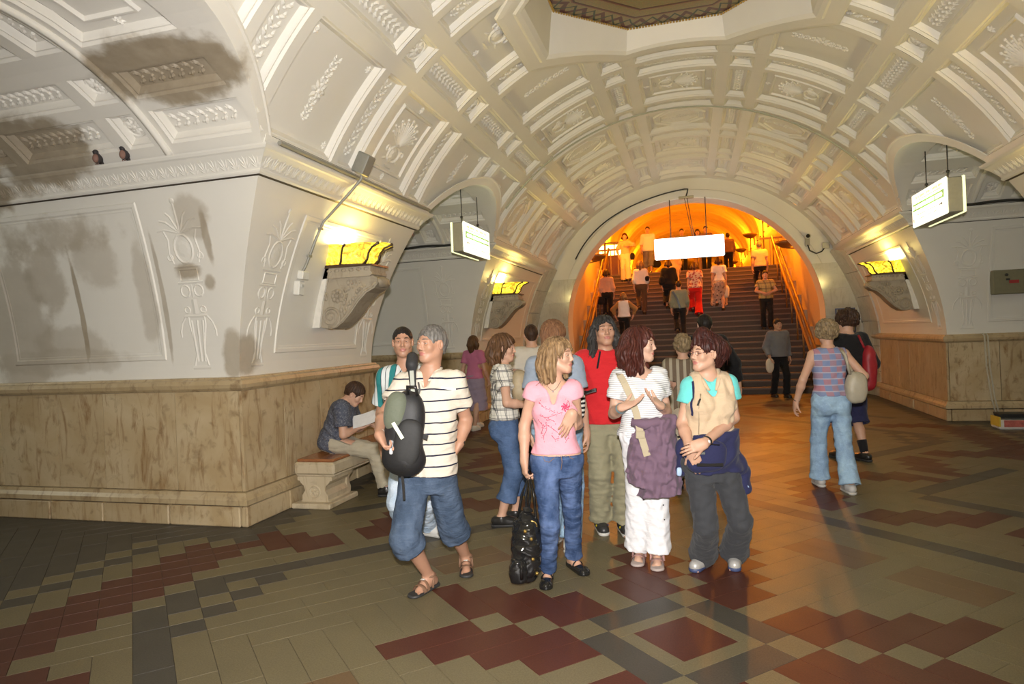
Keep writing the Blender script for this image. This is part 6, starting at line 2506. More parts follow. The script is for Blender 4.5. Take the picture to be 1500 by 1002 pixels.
# ------------------------------------------------------------------ man in striped polo and denim shorts
def make_striped_man():
    D = 4.46
    J = dict(pel=px(626, 690, D), nck=px(631, 545, D), hd=px(632, 504, D - .02), sR=px(594, 563, D + .04), sL=px(665, 560, D - .04),
             wR=px(555, 640, D - .12), wL=px(670, 652, D - .02), hR=px(609, 692, D + .02), hL=px(644, 689, D - .02))
    S = 1.03
    feet(J, S, 'R', gp(629, 862), gp(597, 880)); feet(J, S, 'L', gp(683, 833), gp(684, 860))
    f = nrm(-fw * [1, 1, 0] - CR * .25)
    J['eR'] = px(562, 608, D - .08); J['wR'] = px(556, 638, D - .36); J['eL'] = px(683, 615, D + .08); J['wL'] = px(673, 650, D - .02)
    legs(J, S, f)
    p = Person([*(J['aL'] + J['aR'])[:2] / 2, 0], 'man with grey hair in cream polo with navy stripes and denim shorts, mid stride', J, 'm', S, 1, nrm(-fw * .75 - CR * .62), None, SKIN_T,
               dict(R=dict(d=nrm(-CU * .7 + CR * .45 - fw * .25), n=nrm(CR * .8 + CU * .4), curl=.75), L=dict(d=nrm(-CU - CR * .45), n=nrm(-CR), curl=.4)))
    p.brow = H_GREY
    p.build_body()
    sh = p.shirt(CREAMSTRIPE, 'polo_shirt', .020, -.02, .62, .95, .06, .02, .007, 3)
    c = J['nck'] - p.base
    m = MB()
    for q in (-1, 1):
        a = [c + p.up * .03 - p.fwd * .055, c + p.up * .02 + p.latS * q * .068, c - p.up * .005 + p.latS * q * .055 + p.fwd * .05, c - p.up * .055 + p.latS * q * .020 + p.fwd * .098]
        m.tube(a, [.016, .018, .017, .006], 8)
    obj('collar', mesh('collar', m.v, m.f, CREAMSTRIPE, True), sh)
    Fs = p.F_shirt
    p.ribbon('pocket_tag', [px(646, 568, D - .14), px(669, 571, D - .14)], WHITE, .012, .003, sh, Fs, .003, None, 10)
    p.trousers(DENIM_SHORT, 'denim_shorts', .014, .09, .20, .080, .092, .006, 7)
    p.hair(H_GREY, 'short', 4, hairline=.064, amp=.005, thick=.007, nape=-.055)
    for q in 'LR': sandal(p, q, SANDAL)
    p.band('watch', 'L', .93, .032, BLACKL, .014)
    p.band('bracelet', 'R', .92, .031, OFFW, .005)
    # phone in the hand
    h = p.J['fR']
    t = tag(empty('phone', h), 'silver mobile phone in the hand beside the black backpack', 'phone')
    Mx = Matrix([list(CR), list(CU), list(-fw)]).transposed().to_4x4() @ Matrix.Rotation(radians(-8), 4, 'Y')
    m = MB(); m.box((0, 0, 0), (.022, .085, .045), Mx, .006); m.obj('case', plain('silver_plastic', (.55, .56, .58), .3), t)
    m = MB(); m.box(VB.T @ np.array([.0, .012, .0235]), (.012, .03, .003), Mx); m.obj('screen', plain('phone_screen', (.10, .11, .13), .1), t)
    # backpack slung on the right shoulder
    c = px(592, 632, D - .30)
    bp = tag(empty('backpack', c), 'black and olive backpack with a reflective strip slung from one shoulder', 'backpack')
    L = lambda a, b, d: c + CR * a + CU * b - fw * d
    tilt = nrm(CU + CR * .16); rt = nrm(CR - tilt * (CR @ tilt)); B = np.stack([rt, tilt, -fw])
    blobs_obj('body', lambda F: (F.ell(L(0, 0, 0), (.125, .255, .095), B, .02, 'add', 2.6), F.ell(L(.01, -.16, .02), (.13, .11, .10), B, .04), F.wrinkle(.004, .06, 3)), c - .36, c + .36, .009, plain('black_nylon', (.014, .014, .015), .55, 0, .3, 60, .3), bp, c)
    blobs_obj('front_pocket', lambda F: (F.ell(L(.035, -.06, .085), (.085, .15, .045), B, .02, 'add', 2.6),), c - .3, c + .3, .008, plain('black_mesh', (.022, .022, .022), .7, 0, .3, 60), bp, c)
    blobs_obj('olive_panel', lambda F: (F.ell(L(-.045, .13, .045), (.072, .125, .060), B, .02, 'add', 2.4),), c - .3, c + .3, .008, cloth('olive_nylon', (.125, .14, .10), .6), bp, c)
    p.ribbon('reflective_strip', [L(-.045, .075, .15), L(.015, -.02, .16)], plain('reflective_strip', (.75, .85, .62), .3), .022, .005, bp, None, 0, -fw, 8, c)
    tube_obj('handle', [L(.03, .235, .05), L(.03, .285, .07), L(.08, .285, .07), L(.09, .23, .05)], .011, BLACKL, bp, c)
    blobs_obj('shoulder_pad', lambda F: (F.cone(px(604, 524, D - .12), px(603, 534, D - .16), .038, .036, .02), F.cone(px(603, 535, D - .16), px(606, 584, D - .2), .029, .018, .02, (fw, .5))), px(604, 550, D - .15) - .22, px(604, 550, D - .15) + .22, .007, plain('black_padding', (.02, .02, .021), .7), bp, c)
    p.ribbon('strap_padding', [px(603, 543, D - .185), px(605, 574, D - .212)], plain('strap_grey', (.34, .36, .31), .7), .026, .004, bp, None, 0, -fw, 8, c)
    p.ribbon('strap', [px(606, 575, D - .20), px(610, 600, D - .23), px(612, 640, D - .24)], BLACKL, .022, .006, bp, None, 0, -fw, 10, c)
    p.ribbon('strap', [px(613, 560, D - .19), px(615, 572, D - .2), px(612, 580, D - .2)], BLACKL, .012, .005, bp, None, 0, -fw, 8, c)
    p.ribbon('strap', [L(.10, -.02, .02), L(.15, -.035, .02)], BLACKL, .03, .006, bp, None, 0, -fw, 6, c)
    p.ribbon('dangling_strap', [L(-.01, -.25, .03), L(.0, -.33, .03), L(.005, -.42, .03)], BLACKL, .016, .005, bp, None, 0, -fw, 8, c)
make_striped_man()

# ------------------------------------------------------------------ man in the teal and white shirt
def make_teal_man():
    D = 5.45
    J = dict(pel=px(607, 658, D), nck=px(594, 535, D), hd=px(590, 501, D - .02), sR=px(566, 552, D), sL=px(621, 550, D), wR=px(560, 655, D + .02), wL=px(630, 655, D + .1), hR=px(593, 659, D), hL=px(622, 656, D))
    S = 1.02
    feet(J, S, 'R', gp(596, 797), gp(592, 812)); feet(J, S, 'L', gp(628, 784), gp(662, 789))
    J['eR'] = px(558, 606, D + .06); J['eL'] = px(630, 606, D + .06)
    legs(J, S, nrm(-fw * [1, 1, 0]))
    p = Person([*(J['aL'] + J['aR'])[:2] / 2, 0], 'man with cropped dark hair in a teal and white striped shirt behind the backpack', J, 'm', S, 1, nrm(-fw + CR * .12), None, SKIN_T)
    p.build_body()
    p.shirt(TEALS, 'shirt', .022, -.05, .75, .95, .05, .02, .007, 9)
    p.trousers(DENIM_PALE, 'jeans', .016, .1, .98, .066, .062, .007, 8)
    p.hair(H_BLACK, 'short', 5, hairline=.078, thick=.003, amp=.003, nape=-.045, temple=.004)
    for q in 'LR': p.sneaker(q, plain('white_trainer', (.62, .61, .57), .5), SOLEW, .01, 'shoe', SOLEW)
make_teal_man()

# ------------------------------------------------------------------ young man reading on the bench
def make_reader():
    D = 7.3
    fwd = nrm(np.array([.93, .28, 0]))
    J = dict(pel=px(487, 652, D + .02), nck=px(507, 590, D - .02), hd=px(520, 577, D - .03), sR=px(500, 597, D - .20), sL=px(513, 595, D + .16), hR=px(492, 655, D - .09), hL=px(494, 652, D + .09))
    # sit on the seat
    dz = .49 + .115 - J['pel'][2]
    for k in ('pel', 'hR', 'hL'): J[k] = J[k] + [0, 0, dz]
    S = 1.02
    J['eR'] = px(503, 637, D - .26); J['wR'] = px(523, 627, D - .12)
    J['eL'] = px(524, 628, D + .15); J['wL'] = px(535, 622, D + .05)
    J['aR'] = gp(556, 715) + [0, 0, .09]; J['aL'] = gp(562, 712) + [0, 0, .09]
    g = J['aR'].copy()
    base = J['pel'] * [1, 1, 0]
    J['aR'] = base + fwd * .56 + np.array([.06, -.10, .09]); J['aL'] = base + fwd * .62 + np.array([-.0, .12, .09])
    for q in 'LR':
        J['t' + q] = J['a' + q] + fwd * .165 - [0, 0, .088]
        J['k' + q] = ik(J['h' + q], J['a' + q], .43, .42, fwd * 1. + np.array([0, 0, .9]))
    p = Person(base, 'young man in a blue patterned shirt sitting on the bench bent over papers', J, 'm', S, 1, nrm(fwd * .8 - np.array([0, 0, .62]) - fw * .12), None, SKIN,
               dict(R=dict(d=nrm(fwd + np.array([0, 0, .1])), n=np.array([0, 0, 1.]), curl=.3), L=dict(d=nrm(fwd), n=np.array([0, 0, -1.]), curl=.5)))
    p.build_body()
    p.shirt(PAISLEY, 'shirt', .024, -.16, .72, .95, 0, .02, .009, 12)
    p.trousers(STONEC, 'chinos', .020, .20, .92, .066, .062, .010, 13, .0)
    p.hair(H_DARK, 'short', 6, hairline=.066, thick=.012, amp=.006, nape=-.05)
    for q in 'LR': p.sneaker(q, BLACKL, SOLEB, .01)
    c = px(537, 616, D - .13) + np.array([0, 0, .02])
    t = tag(empty('paper_sheets', c), 'white sheets of paper held by the reading young man', 'paper')
    a = nrm(fwd + np.array([0, 0, .30])); b = nrm(np.cross(fwd, [0, 0, 1]) - np.array([0, 0, .75]))
    b = nrm(b - a * (a @ b))
    n = nrm(np.cross(b, a))
    for k in range(3):
        o = n * .003 * k + a * .004 * k + b * .004 * k
        V = []
        for i in range(7):
            for w in (-.10, .10):
                x = -.15 + .30 * i / 6
                V.append(a * x + b * w + o + n * .014 * (x / .15) ** 2)
        V += [np.asarray(v) - n * .0012 for v in V]
        Fc = [(2 * i, 2 * i + 2, 2 * i + 3, 2 * i + 1) for i in range(6)] + [(14 + 2 * i, 15 + 2 * i, 17 + 2 * i, 16 + 2 * i) for i in range(6)]
        obj('sheet', mesh('sheet', V, Fc, plain('sheet_white', (.72, .72, .72), .6), True), t)
make_reader()

# ------------------------------------------------------------------ woman in the pink top
def make_pink_woman():
    D = 4.46
    J = dict(pel=px(815, 674, D), nck=px(811, 560, D), hd=px(818, 521, D - .02), sR=px(782, 573, D + .02), sL=px(838, 570, D - .02), wR=px(768, 676, D - .02), wL=px(838, 606, D - .20), hR=px(798, 675, D + .01), hL=px(832, 671, D - .01))
    S = .985
    feet(J, S, 'R', gp(803, 851), gp(797, 874)); feet(J, S, 'L', gp(841, 833), gp(866, 849))
    J['eR'] = px(768, 624, D + .04); J['eL'] = px(846, 621, D + .02)
    legs(J, S, nrm(-fw * [1, 1, 0] + CR * .2))
    p = Person([*(J['aL'] + J['aR'])[:2] / 2, 0], 'young woman with streaked blond hair in a pink printed tee and blue jeans', J, 'f', S, 1, nrm(-fw * .52 + CR * .85 + CU * .02), None, SKIN,
               dict(R=dict(d=nrm(-CU + CR * .06), n=nrm(CR * .9 + fw * .3), curl=.62), L=dict(d=nrm(-CU * .85 - CR * .42), n=nrm(fw), curl=.22, spread=.04)))
    p.brow = H_BRN
    p.build_body()
    sh = p.shirt(PINK, 'tee', .010, .10, .24, .915, .085, .0, .004, 14, .022, .016)
    Fs = p.F_shirt
    pr = plain('pink_print', (.42, .07, .12), .7)
    m = MB()
    rr = random.Random(5)
    curves = [[(783, 578), (790, 588), (797, 596), (806, 600), (812, 606)], [(787, 612), (797, 616), (806, 614), (815, 608), (824, 604)],
              [(784, 640), (790, 632), (799, 628), (808, 630), (817, 636)], [(790, 648), (792, 640), (798, 634), (800, 626)], [(834, 580), (838, 588), (836, 596)],
              [(800, 622), (806, 618), (812, 622)], [(782, 626), (788, 630), (796, 630)], [(806, 640), (812, 646), (820, 644)], [(836, 634), (838, 642), (832, 648)]]
    for cv in curves:
        P = project(Fs, [px(x, y, D - .16) for x, y in cv], .002)
        m.tube([q - p.base for q in P], .0016, 5)
        for i in range(len(P)):
            for s_ in (-1, 1):
                q = project(Fs, [P[i] + CR * rr.uniform(-.014, .014) + CU * s_ * rr.uniform(.006, .014)], .001)[0]
                m.sph(q - p.base, .0030, 6, 4)
    tag(obj('vine_print', mesh('vine_print', m.v, m.f, pr, True), sh), kind='stuff')
    m = MB()
    for k in range(7):
        for r_ in (0, .012, .021, .028):
            a = 2 * pi * k / 7 + r_ * 40
            q = project(Fs, [px(828, 596, D - .16) + (CR * cos(a) + CU * sin(a)) * r_], .001)[0]
            m.sph(q - p.base, .0052, 6, 4)
    tag(obj('flower_print', mesh('flower_print', m.v, m.f, plain('flower_pink', (.62, .05, .14), .7), True), sh), kind='stuff')
    tr = p.trousers(DENIM_BLUE, 'jeans', .009, .085, .97, .054, .050, .006, 15, .04)
    Ft = p.F_trousers
    seam = plain('denim_stitch', (.24, .14, .07), .8)
    for pts in ([(793, 668), (796, 676), (804, 678), (812, 672)], [(834, 664), (837, 671), (843, 674)], [(822, 664), (823, 678), (822, 690)]):
        P = project(Ft, [px(x, y, D - .14) for x, y in pts], .002)
        m = MB(); m.tube([q - p.base for q in P], .002, 5); obj('seam', mesh('seam', m.v, m.f, seam, True), tr)
    for x, y in ((823, 666), (814, 668), (829, 664)):
        q = project(Ft, [px(x, y, D - .14)], .003)[0] - p.base
        m = MB(); m.sph(q, .0065, 8, 6); obj('button', mesh('button', m.v, m.f, METAL, True), tr)
    hr = p.hair(H_BLOND, 'long', 7, hairline=.062, thick=.012, amp=.007, nape=-.10, wav=.6,
           locks=[((.070, -.03, .03), (.090, -.01, -.06), (.080, .015, -.150), .034, .016), ((-.075, -.03, .03), (-.098, -.02, -.06), (-.095, .0, -.165), .036, .018), ((0, -.09, .02), (0, -.105, -.06), (-.01, -.08, -.16), .06, .035), ((-.06, -.07, .0), (-.08, -.075, -.08), (-.08, -.05, -.17), .045, .022)],
           strands=[((-.02, .0, .125), (-.09, .02, .06), (-.095, .02, -.16), .02, 34), ((.02, .02, .125), (.085, .055, .06), (.078, .055, -.09), .016, 26), ((.0, -.03, .125), (-.05, -.12, .05), (-.07, -.09, -.18), .04, 40), ((.02, .05, .118), (.03, .095, .10), (.06, .085, .03), .014, 20), ((-.03, .05, .115), (-.06, .085, .09), (-.080, .06, -.02), .014, 20)], wave=.006)
    for q in 'LR':
        j = p.J; an, to = j['a' + q], j['t' + q]; d = nrm((to - an) * [1, 1, 0])
        g = np.array([an[0], an[1], 0])
        o, F = blobs_obj('ballet_flat', lambda F: (F.cone(g - d * .052 + [0, 0, .02], g + d * .138 + [0, 0, .016], .036, .046, .02), F.cone(g + d * .02 + [0, 0, .10], g + d * .045 + [0, 0, .03], .040, .032, .012, None, 'sub'), F.cone(g + d * .06 + [0, 0, .07], g + d * .06 + [0, 0, .05], .03, .026, .01, None, 'sub'), F.cut((0, 0, .002), (0, 0, -1))), g - .22, g + .26, .0058, PATENT, p.root, p.base)
        sd = np.cross([0, 0, 1], d)
        m = MB(); m.tube([g - p.base + d * .055 + sd * .038 * cos(a) + np.array([0, 0, .035 + .035 * sin(a)]) for a in np.linspace(0, pi, 9)], .006, 6)
        obj('strap', mesh('strap', m.v, m.f, PATENT, True), o)
    # necklace
    P = [J['nck'] - p.base + p.latS * a + p.fwd * (.052 + .045 * (1 - (a / .05) ** 2)) + p.up * (.01 - .055 * (1 - (a / .05) ** 2)) for a in np.linspace(-.05, .05, 13)]
    m = MB(); m.tube(P, .0014, 5); m.sph(P[6] - np.array([0, 0, .008]), .006, 6, 5); obj('necklace', mesh('necklace', m.v, m.f, METAL, True), p.root)
    # black bag
    hnd = p.J['fR']
    c = px(771, 800, D - .07)
    bg = tag(empty('handbag', c), 'black patent handbag with brass studs hanging from a hand', 'bag')
    L = lambda a, b, d: c + CR * a + CU * b - fw * d
    blobs_obj('body', lambda F: (F.ell(L(0, -.05, 0), (.092, .185, .080), VB, .02, 'add', 2.7), F.ell(L(.0, .08, 0), (.068, .17, .052), VB, .06, 'add', 2.4), F.wrinkle(.006, .022, 21, CU)), c - .33, c + .33, .0085, PATENT, bg, c)
    blobs_obj('front_pocket', lambda F: (F.ell(L(-.055, -.14, .060), (.060, .080, .045), VB, .01, 'add', 3), F.wrinkle(.004, .02, 22, CU)), c - .25, c + .25, .0075, PATENT, bg, c)
    hp = hnd + CU * .01
    for dd in (-.028, .03):
        tube_obj('handle', [L(-.03 + dd, .16, dd), hp * .55 + L(-.03 + dd, .16, dd) * .45 - CR * .012, hp + CR * .004 - fw * dd * .3, hp * .55 + L(.035 + dd, .14, dd) * .45 + CR * .012, L(.035 + dd, .14, dd)], [.009, .010, .0085, .010, .009], PATENT, bg, c, 8)
    m = MB()
    for a, b in ((.03, .07), (.04, -.06), (.065, -.15), (-.04, -.085), (-.01, .12)):
        m = MB(); m.sph(L(a, b, .078 if b > -.1 else .082) - c, .0125, 10, 7)
        obj('stud', mesh('stud', m.v, m.f, GOLDM, True), bg)
    m = MB(); q = L(.035, .145, .045) - c
    m.tube([q + (CR * cos(a) + CU * sin(a)) * .032 for a in np.linspace(0, 2 * pi, 19)], .005, 6); obj('ring', mesh('ring', m.v, m.f, GOLDM, True), bg)
    tube_obj('buckle_strap', [L(-.036, -.06, .115), L(-.036, -.13, .118), L(-.034, -.18, .10)], .012, PATENT, bg, c)
make_pink_woman()

# ------------------------------------------------------------------ woman in white trousers with a jacket round her waist
def make_white_woman():
    D = 4.70
    J = dict(pel=px(946, 634, D), nck=px(934, 543, D), hd=px(938, 505, D - .02), sR=px(908, 555, D - .0), sL=px(963, 552, D), wR=px(911, 597, D - .22), wL=px(967, 594, D - .20), hR=px(931, 636, D), hL=px(962, 634, D))
    S = .995
    feet(J, S, 'R', gp(937, 818), gp(931, 838)); feet(J, S, 'L', gp(963, 824), gp(963, 844))
    J['eR'] = px(899, 606, D + .02); J['eL'] = px(976, 603, D + .02)
    legs(J, S, nrm(-fw * [1, 1, 0]))
    p = Person([*(J['aL'] + J['aR'])[:2] / 2, 0], 'woman with wavy auburn hair, white trousers and purple jacket tied in front, gesturing', J, 'f', S, 1, nrm(-fw * .45 + CR * .9), None, SKIN_P,
               dict(R=dict(d=nrm(CR * .80 + CU * .34 - fw * .45), n=nrm(CU * .75 - fw * .4 + CR * .1), curl=.16, spread=.13, thumb=.9), L=dict(d=nrm(-CR * .72 + CU * .52 - fw * .45), n=nrm(CU * .75 - fw * .4), curl=.16, spread=.13, thumb=.9)))
    p.brow = H_AUB
    p.build_body()
    p.shirt(WHITESTRIPE, 'tee', .016, .0, .55, .885, .0, .012, .007, 24, .030)
    tr = p.trousers(WHITE, 'trousers', .014, .10, .97, .066, .088, .009, 25, .02)
    Ft = p.F_trousers
    for x, y in ((940, 745), (940, 757), (984, 748), (986, 770), (984, 732)):
        q = project(Ft, [px(x, y, D - .12)], .002)[0] - p.base
        m = MB(); m.sph(q, .0055, 6, 5); obj('press_stud', mesh('press_stud', m.v, m.f, DARKM, True), tr)
    p.hair(H_AUB, 'long', 9, hairline=.066, thick=.016, amp=.012, ng=17, wav=2.0, nape=-.09,
           locks=[((-.078, -.02, .03), (-.108, -.01, -.06), (-.10, .03, -.175), .040, .030), ((.076, -.03, .02), (.092, -.02, -.06), (.085, .015, -.165), .032, .024), ((0, -.085, .02), (0, -.11, -.06), (0, -.09, -.18), .062, .05), ((-.06, -.07, .0), (-.095, -.075, -.07), (-.09, -.04, -.19), .045, .038), ((.06, -.07, .0), (.085, -.07, -.07), (.08, -.04, -.17), .04, .03)],
           strands=[((-.02, .0, .13), (-.11, .03, .06), (-.105, .05, -.14), .02, 32), ((.02, .0, .13), (.09, .05, .07), (.088, .045, -.10), .016, 24), ((0, -.04, .125), (-.06, -.15, .03), (-.07, -.12, -.17), .05, 44), ((0, .05, .118), (.03, .095, .10), (.065, .085, .03), .014, 16)], wave=.012, wf=14)
    for q in 'LR': sandal(p, q, SANDALP, plain('pale_sole', (.40, .33, .30), .7))
    p.band('wristband', 'R', .90, .034, plain('blue_band', (.20, .38, .45), .5), .014)
    p.band('bracelet', 'L', .92, .031, METAL, .004)
    # jacket tied round the waist, hanging down in front
    def jk(F):
        top = px(954, 611, D - .03); bot = px(957, 722, D - .03)
        F.loft(top, bot, CR, CR, [(0, .125, .165, 0), (.3, .165, .185, .0), (.75, .190, .190, 0), (1.05, .180, .175, 0)], .01, 2.2, .012)
        F.cone(px(915, 622, D), px(985, 616, D - .1), .05, .05, .03)
        F.wrinkle(.016, .020, 31, CR * 2.6, ([.9, 1.25], [1, .5]))
        
        F.cut(px(950, 640, D - .07), fw)
        F.cut(px(950, 720, D), nrm(-CU + CR * .10))
        F.cut_local(px(912, 708, D - .15), nrm(-CU * 1 - CR * .2), .16)
        F.cut(px(950, 604, D), CU)
        F.cone(px(941, 700, D - .3), px(943, 740, D - .3), .010, .03, .01, None, 'sub')
    c = px(952, 665, D)
    o, Fj = blobs_obj('waist_jacket', jk, c - [.42, .42, .42], c + [.42, .42, .42], .0095, PURPLE, p.root, p.base)
    tube_obj('sleeve_knot', [px(925, 618, D - .17), px(945, 622, D - .20), px(962, 618, D - .19), px(985, 622, D - .12)], [.03, .036, .034, .03], PURPLE, o, p.base)
    # shoulder bag
    cb = px(997, 628, D + .06)
    bg = tag(empty('shoulder_bag', cb), 'beige canvas shoulder bag with a long strap on the woman in white trousers', 'bag')
    blobs_obj('body', lambda F: (F.ell(cb, (.06, .15, .13), VB, .02, 'add', 2.8), F.wrinkle(.006, .05, 33)), cb - .25, cb + .25, .009, STRAPB, bg, cb)
    p.ribbon('strap', [px(908, 550, D - .10), px(914, 560, D - .14), px(924, 582, D - .16), px(932, 605, D - .18), px(938, 635, D - .21), px(948, 668, D - .23)], STRAPB, .046, .006, bg, None, 0, nrm(-fw), 26, cb)
    p.ribbon('strap', [px(908, 550, D - .10), px(903, 541, D + .03), px(915, 560, D + .16), px(960, 600, D + .17), px(985, 615, D + .1)], STRAPB, .04, .006, bg, None, 0, fw, 20, cb)
    m = MB(); m.box(px(938, 637, D - .222) - cb, (.06, .05, .014), Matrix([list(CR), list(CU), list(-fw)]).transposed().to_4x4(), .004); obj('buckle', mesh('buckle', m.v, m.f, STRAPB), bg)
    p.ribbon('label', [px(992, 640, D - .07), px(998, 640, D - .06)], BLACKL, .012, .004, bg, None, 0, -fw, 4, cb)
make_white_woman()

# ------------------------------------------------------------------ woman in the beige vest
def make_vest_woman():
    D = 4.48
    J = dict(pel=px(1039, 676, D), nck=px(1036, 548, D), hd=px(1033, 518, D - .03), sR=px(1013, 566, D), sL=px(1066, 563, D), wR=px(1013, 660, D - .20), wL=px(1031, 650, D - .27), hR=px(1022, 678, D), hL=px(1057, 675, D))
    S = .985
    feet(J, S, 'R', gp(1031, 829), gp(1000, 848)); feet(J, S, 'L', gp(1076, 826), gp(1077, 852))
    J['eR'] = px(999, 621, D + .0); J['eL'] = px(1075, 612, D + .0)
    legs(J, S, nrm(-fw * [1, 1, 0]))
    p = Person([*(J['aL'] + J['aR'])[:2] / 2, 0], 'woman with short dark red hair and glasses in a beige vest over a turquoise tee', J, 'f', S, 1, nrm(-fw * .42 - CR * .92), None, SKIN,
               dict(R=dict(d=nrm(-CU * .9 + CR * .40), n=nrm(fw + CR * .2), curl=.22, spread=.07), L=dict(d=nrm(-CR * .92 - CU * .22 - fw * .15), n=nrm(fw - CU * .35), curl=.42)))
    p.brow = H_RED
    p.build_body()
    p.shirt(TURQ, 'tee', .012, .0, .46, .92, .02, .0, .004, 34, .010, .018)
    vs = p.shirt(BEIGE, 'vest', .024, .09, 0, .90, .10, .012, .009, 35, .012)
    Fv = p.F_shirt
    P = project(Fv, [px(x, y, D - .2) for x, y in ((1028, 566), (1026, 580), (1022, 595), (1021, 625), (1022, 650))], .002)
    m = MB(); m.tube([q - p.base for q in P], .0035, 6); obj('zip', mesh('zip', m.v, m.f, plain('zip_beige', (.36, .28, .18), .5), True), vs)
    tube_obj('zip_pull', [P[1], P[1] - CU * .02 - CR * .014 - fw * .012, P[1] - CU * .042 - CR * .022 - fw * .012], .006, DARKM, vs, p.base)
    m = MB()
    for q in (-1, 1):
        a = [J['nck'] - p.base - p.fwd * .06 + p.up * .02, J['nck'] - p.base + p.latS * q * .075 + p.up * .015, J['nck'] - p.base + p.latS * q * .055 + p.fwd * .07 - p.up * .04, J['nck'] - p.base + p.latS * q * .022 + p.fwd * .11 - p.up * .10]
        m.tube(a, [.018, .020, .019, .008], 8)
    obj('collar', mesh('collar', m.v, m.f, BEIGE, True), vs)
    p.ribbon('strap', [px(1014, 556, D - .08), px(1011, 580, D - .14), px(1009, 612, D - .14)], NAVY, .016, .003, vs, Fv, .003, None, 12)
    p.trousers(GREYP, 'trousers', .014, .06, .98, .063, .084, .009, 36, .02)
    p.hair(H_RED, 'short', 11, hairline=.068, thick=.018, amp=.009, ng=19, nape=-.075, wav=1.6, temple=.008,
           locks=[((0, -.08, .06), (0, -.12, .02), (0, -.10, -.06), .07, .04), ((0, -.02, .10), (.0, .02, .125), (.0, .06, .11), .05, .03)],
           strands=[((0, .02, .13), (.05, .04, .13), (.08, .02, .07), .03, 22), ((0, .02, .13), (-.05, .04, .13), (-.08, .02, .07), .03, 22), ((0, -.05, .14), (.03, -.15, .07), (.02, -.12, -.06), .05, 44), ((.05, -.04, .12), (.10, -.05, .06), (.08, -.05, -.05), .03, 24), ((-.05, -.04, .12), (-.10, -.05, .06), (-.08, -.05, -.05), .03, 24)], wave=.006)
    # glasses
    m = MB()
    c = J['hd'] - p.base
    for q in (-1, 1):
        g = c + p.hl * q * .032 * S + p.hf * .097 * S + p.hu * .004 * S
        m.tube([g + (p.hl * cos(a) * .020 + p.hu * sin(a) * .014) * S for a in np.linspace(0, 2 * pi, 15)], .0016, 5)
        m.tube([g + p.hl * q * .020 * S, c + p.hl * q * .072 * S + p.hf * .07 * S + p.hu * .008, c + p.hl * q * .082 * S - p.hf * .005 * S + p.hu * .01], .0016, 5)
    m.tube([c + p.hf * .105 * S + p.hl * .012 + p.hu * .006, c + p.hf * .107 * S + p.hu * .009, c + p.hf * .105 * S - p.hl * .012 + p.hu * .006], .0016, 5)
    obj('glasses', mesh('glasses', m.v, m.f, plain('glasses_frame', (.10, .03, .025), .3), True), p.root)
    trn = SILVER
    for q in 'LR': p.sneaker(q, trn, plain('navy_sole', (.05, .07, .16), .5), .012, 'trainer', SOLEW)
    p.band('watch', 'L', .90, .031, BLACKL, .009)
    d = nrm(J['wL'] - J['eL']); cw = J['eL'] + (J['wL'] - J['eL']) * .9 - fw * .030 - p.base
    m = MB(); m.sph(cw, (.013, .013, .013), 10, 6); obj('watch_face', mesh('watch_face', m.v, m.f, WHITE, True), p.root)
    # waist pack and the jacket behind it
    c = px(1032, 668, D - .155)
    bg = tag(empty('waist_pack', c), 'navy waist pack worn in front by the woman in the vest', 'bag')
    blobs_obj('body', lambda F: (F.ell(c, (.135, .108, .055), VB, .02, 'add', 3.), F.wrinkle(.004, .05, 41)), c - .25, c + .25, .0085, NAVY, bg, c)
    m = MB(); RM = Matrix([list(CR), list(CU), list(-fw)]).transposed().to_4x4()
    m.box(px(1040, 681, D - .207) - c, (.17, .022, .014), RM, .004); obj('front_flap', mesh('front_flap', m.v, m.f, BLACKL), bg)
    m = MB(); m.box(px(1029, 664, D - .212) - c, (.035, .018, .008), RM, .003); obj('badge', mesh('badge', m.v, m.f, plain('grey_badge', (.12, .13, .12), .5)), bg)
    m = MB(); m.tube([px(x, y, D - .205) - c for x, y in ((1008, 652), (1030, 650), (1054, 652))], .004, 5); obj('zip', mesh('zip', m.v, m.f, BLACKL, True), bg)
    def jk(F):
        F.loft(px(1040, 636, D), px(1046, 690, D), CR, CR, [(-.1, .155, .135, 0), (1, .170, .14, 0)], .02, 2.3, .018)
        F.cut(px(1040, 629, D), CU); F.cut(px(1040, 690, D), -CU)
        F.cone(px(1068, 645, D + .02), px(1082, 690, D + .02), .055, .060, .04)
        F.cone(px(1082, 690, D + .02), px(1091, 716, D - .02), .060, .036, .03)
        F.cone(px(1000, 652, D + .02), px(998, 690, D + .04), .04, .035, .04)
        F.wrinkle(.016, .04, 43, CR)
    c2 = px(1045, 675, D)
    o, F2 = blobs_obj('waist_jacket', jk, c2 - .34, c2 + .34, .0095, NAVY, p.root, p.base)
    o3, F3 = blobs_obj('jacket_lining', lambda F: (F.ell(px(1092, 716, D - .045), (.028, .034, .012), np.stack([nrm(CR + CU * .5), nrm(CU - CR * .5), -fw]), .01, 'add', 3),), px(1092, 716, D) - .12, px(1092, 716, D) + .12, .006, plain('pale_blue_lining', (.38, .52, .72), .7), o, p.base)
    blobs_obj('jacket_lining', lambda F: (F.ell(px(995, 691, D - .02), (.018, .03, .012), VB, .01, 'add', 3),), px(995, 691, D) - .1, px(995, 691, D) + .1, .006, plain('pale_blue_lining', (.38, .52, .72), .7), o, p.base)
make_vest_woman()

# ------------------------------------------------------------------ the people just behind
def yaw_of(v):
    return atan2(v[0], -v[1])
IMG_R, IMG_L, TOWARD, AWAY = CR, -CR, -fw, fw

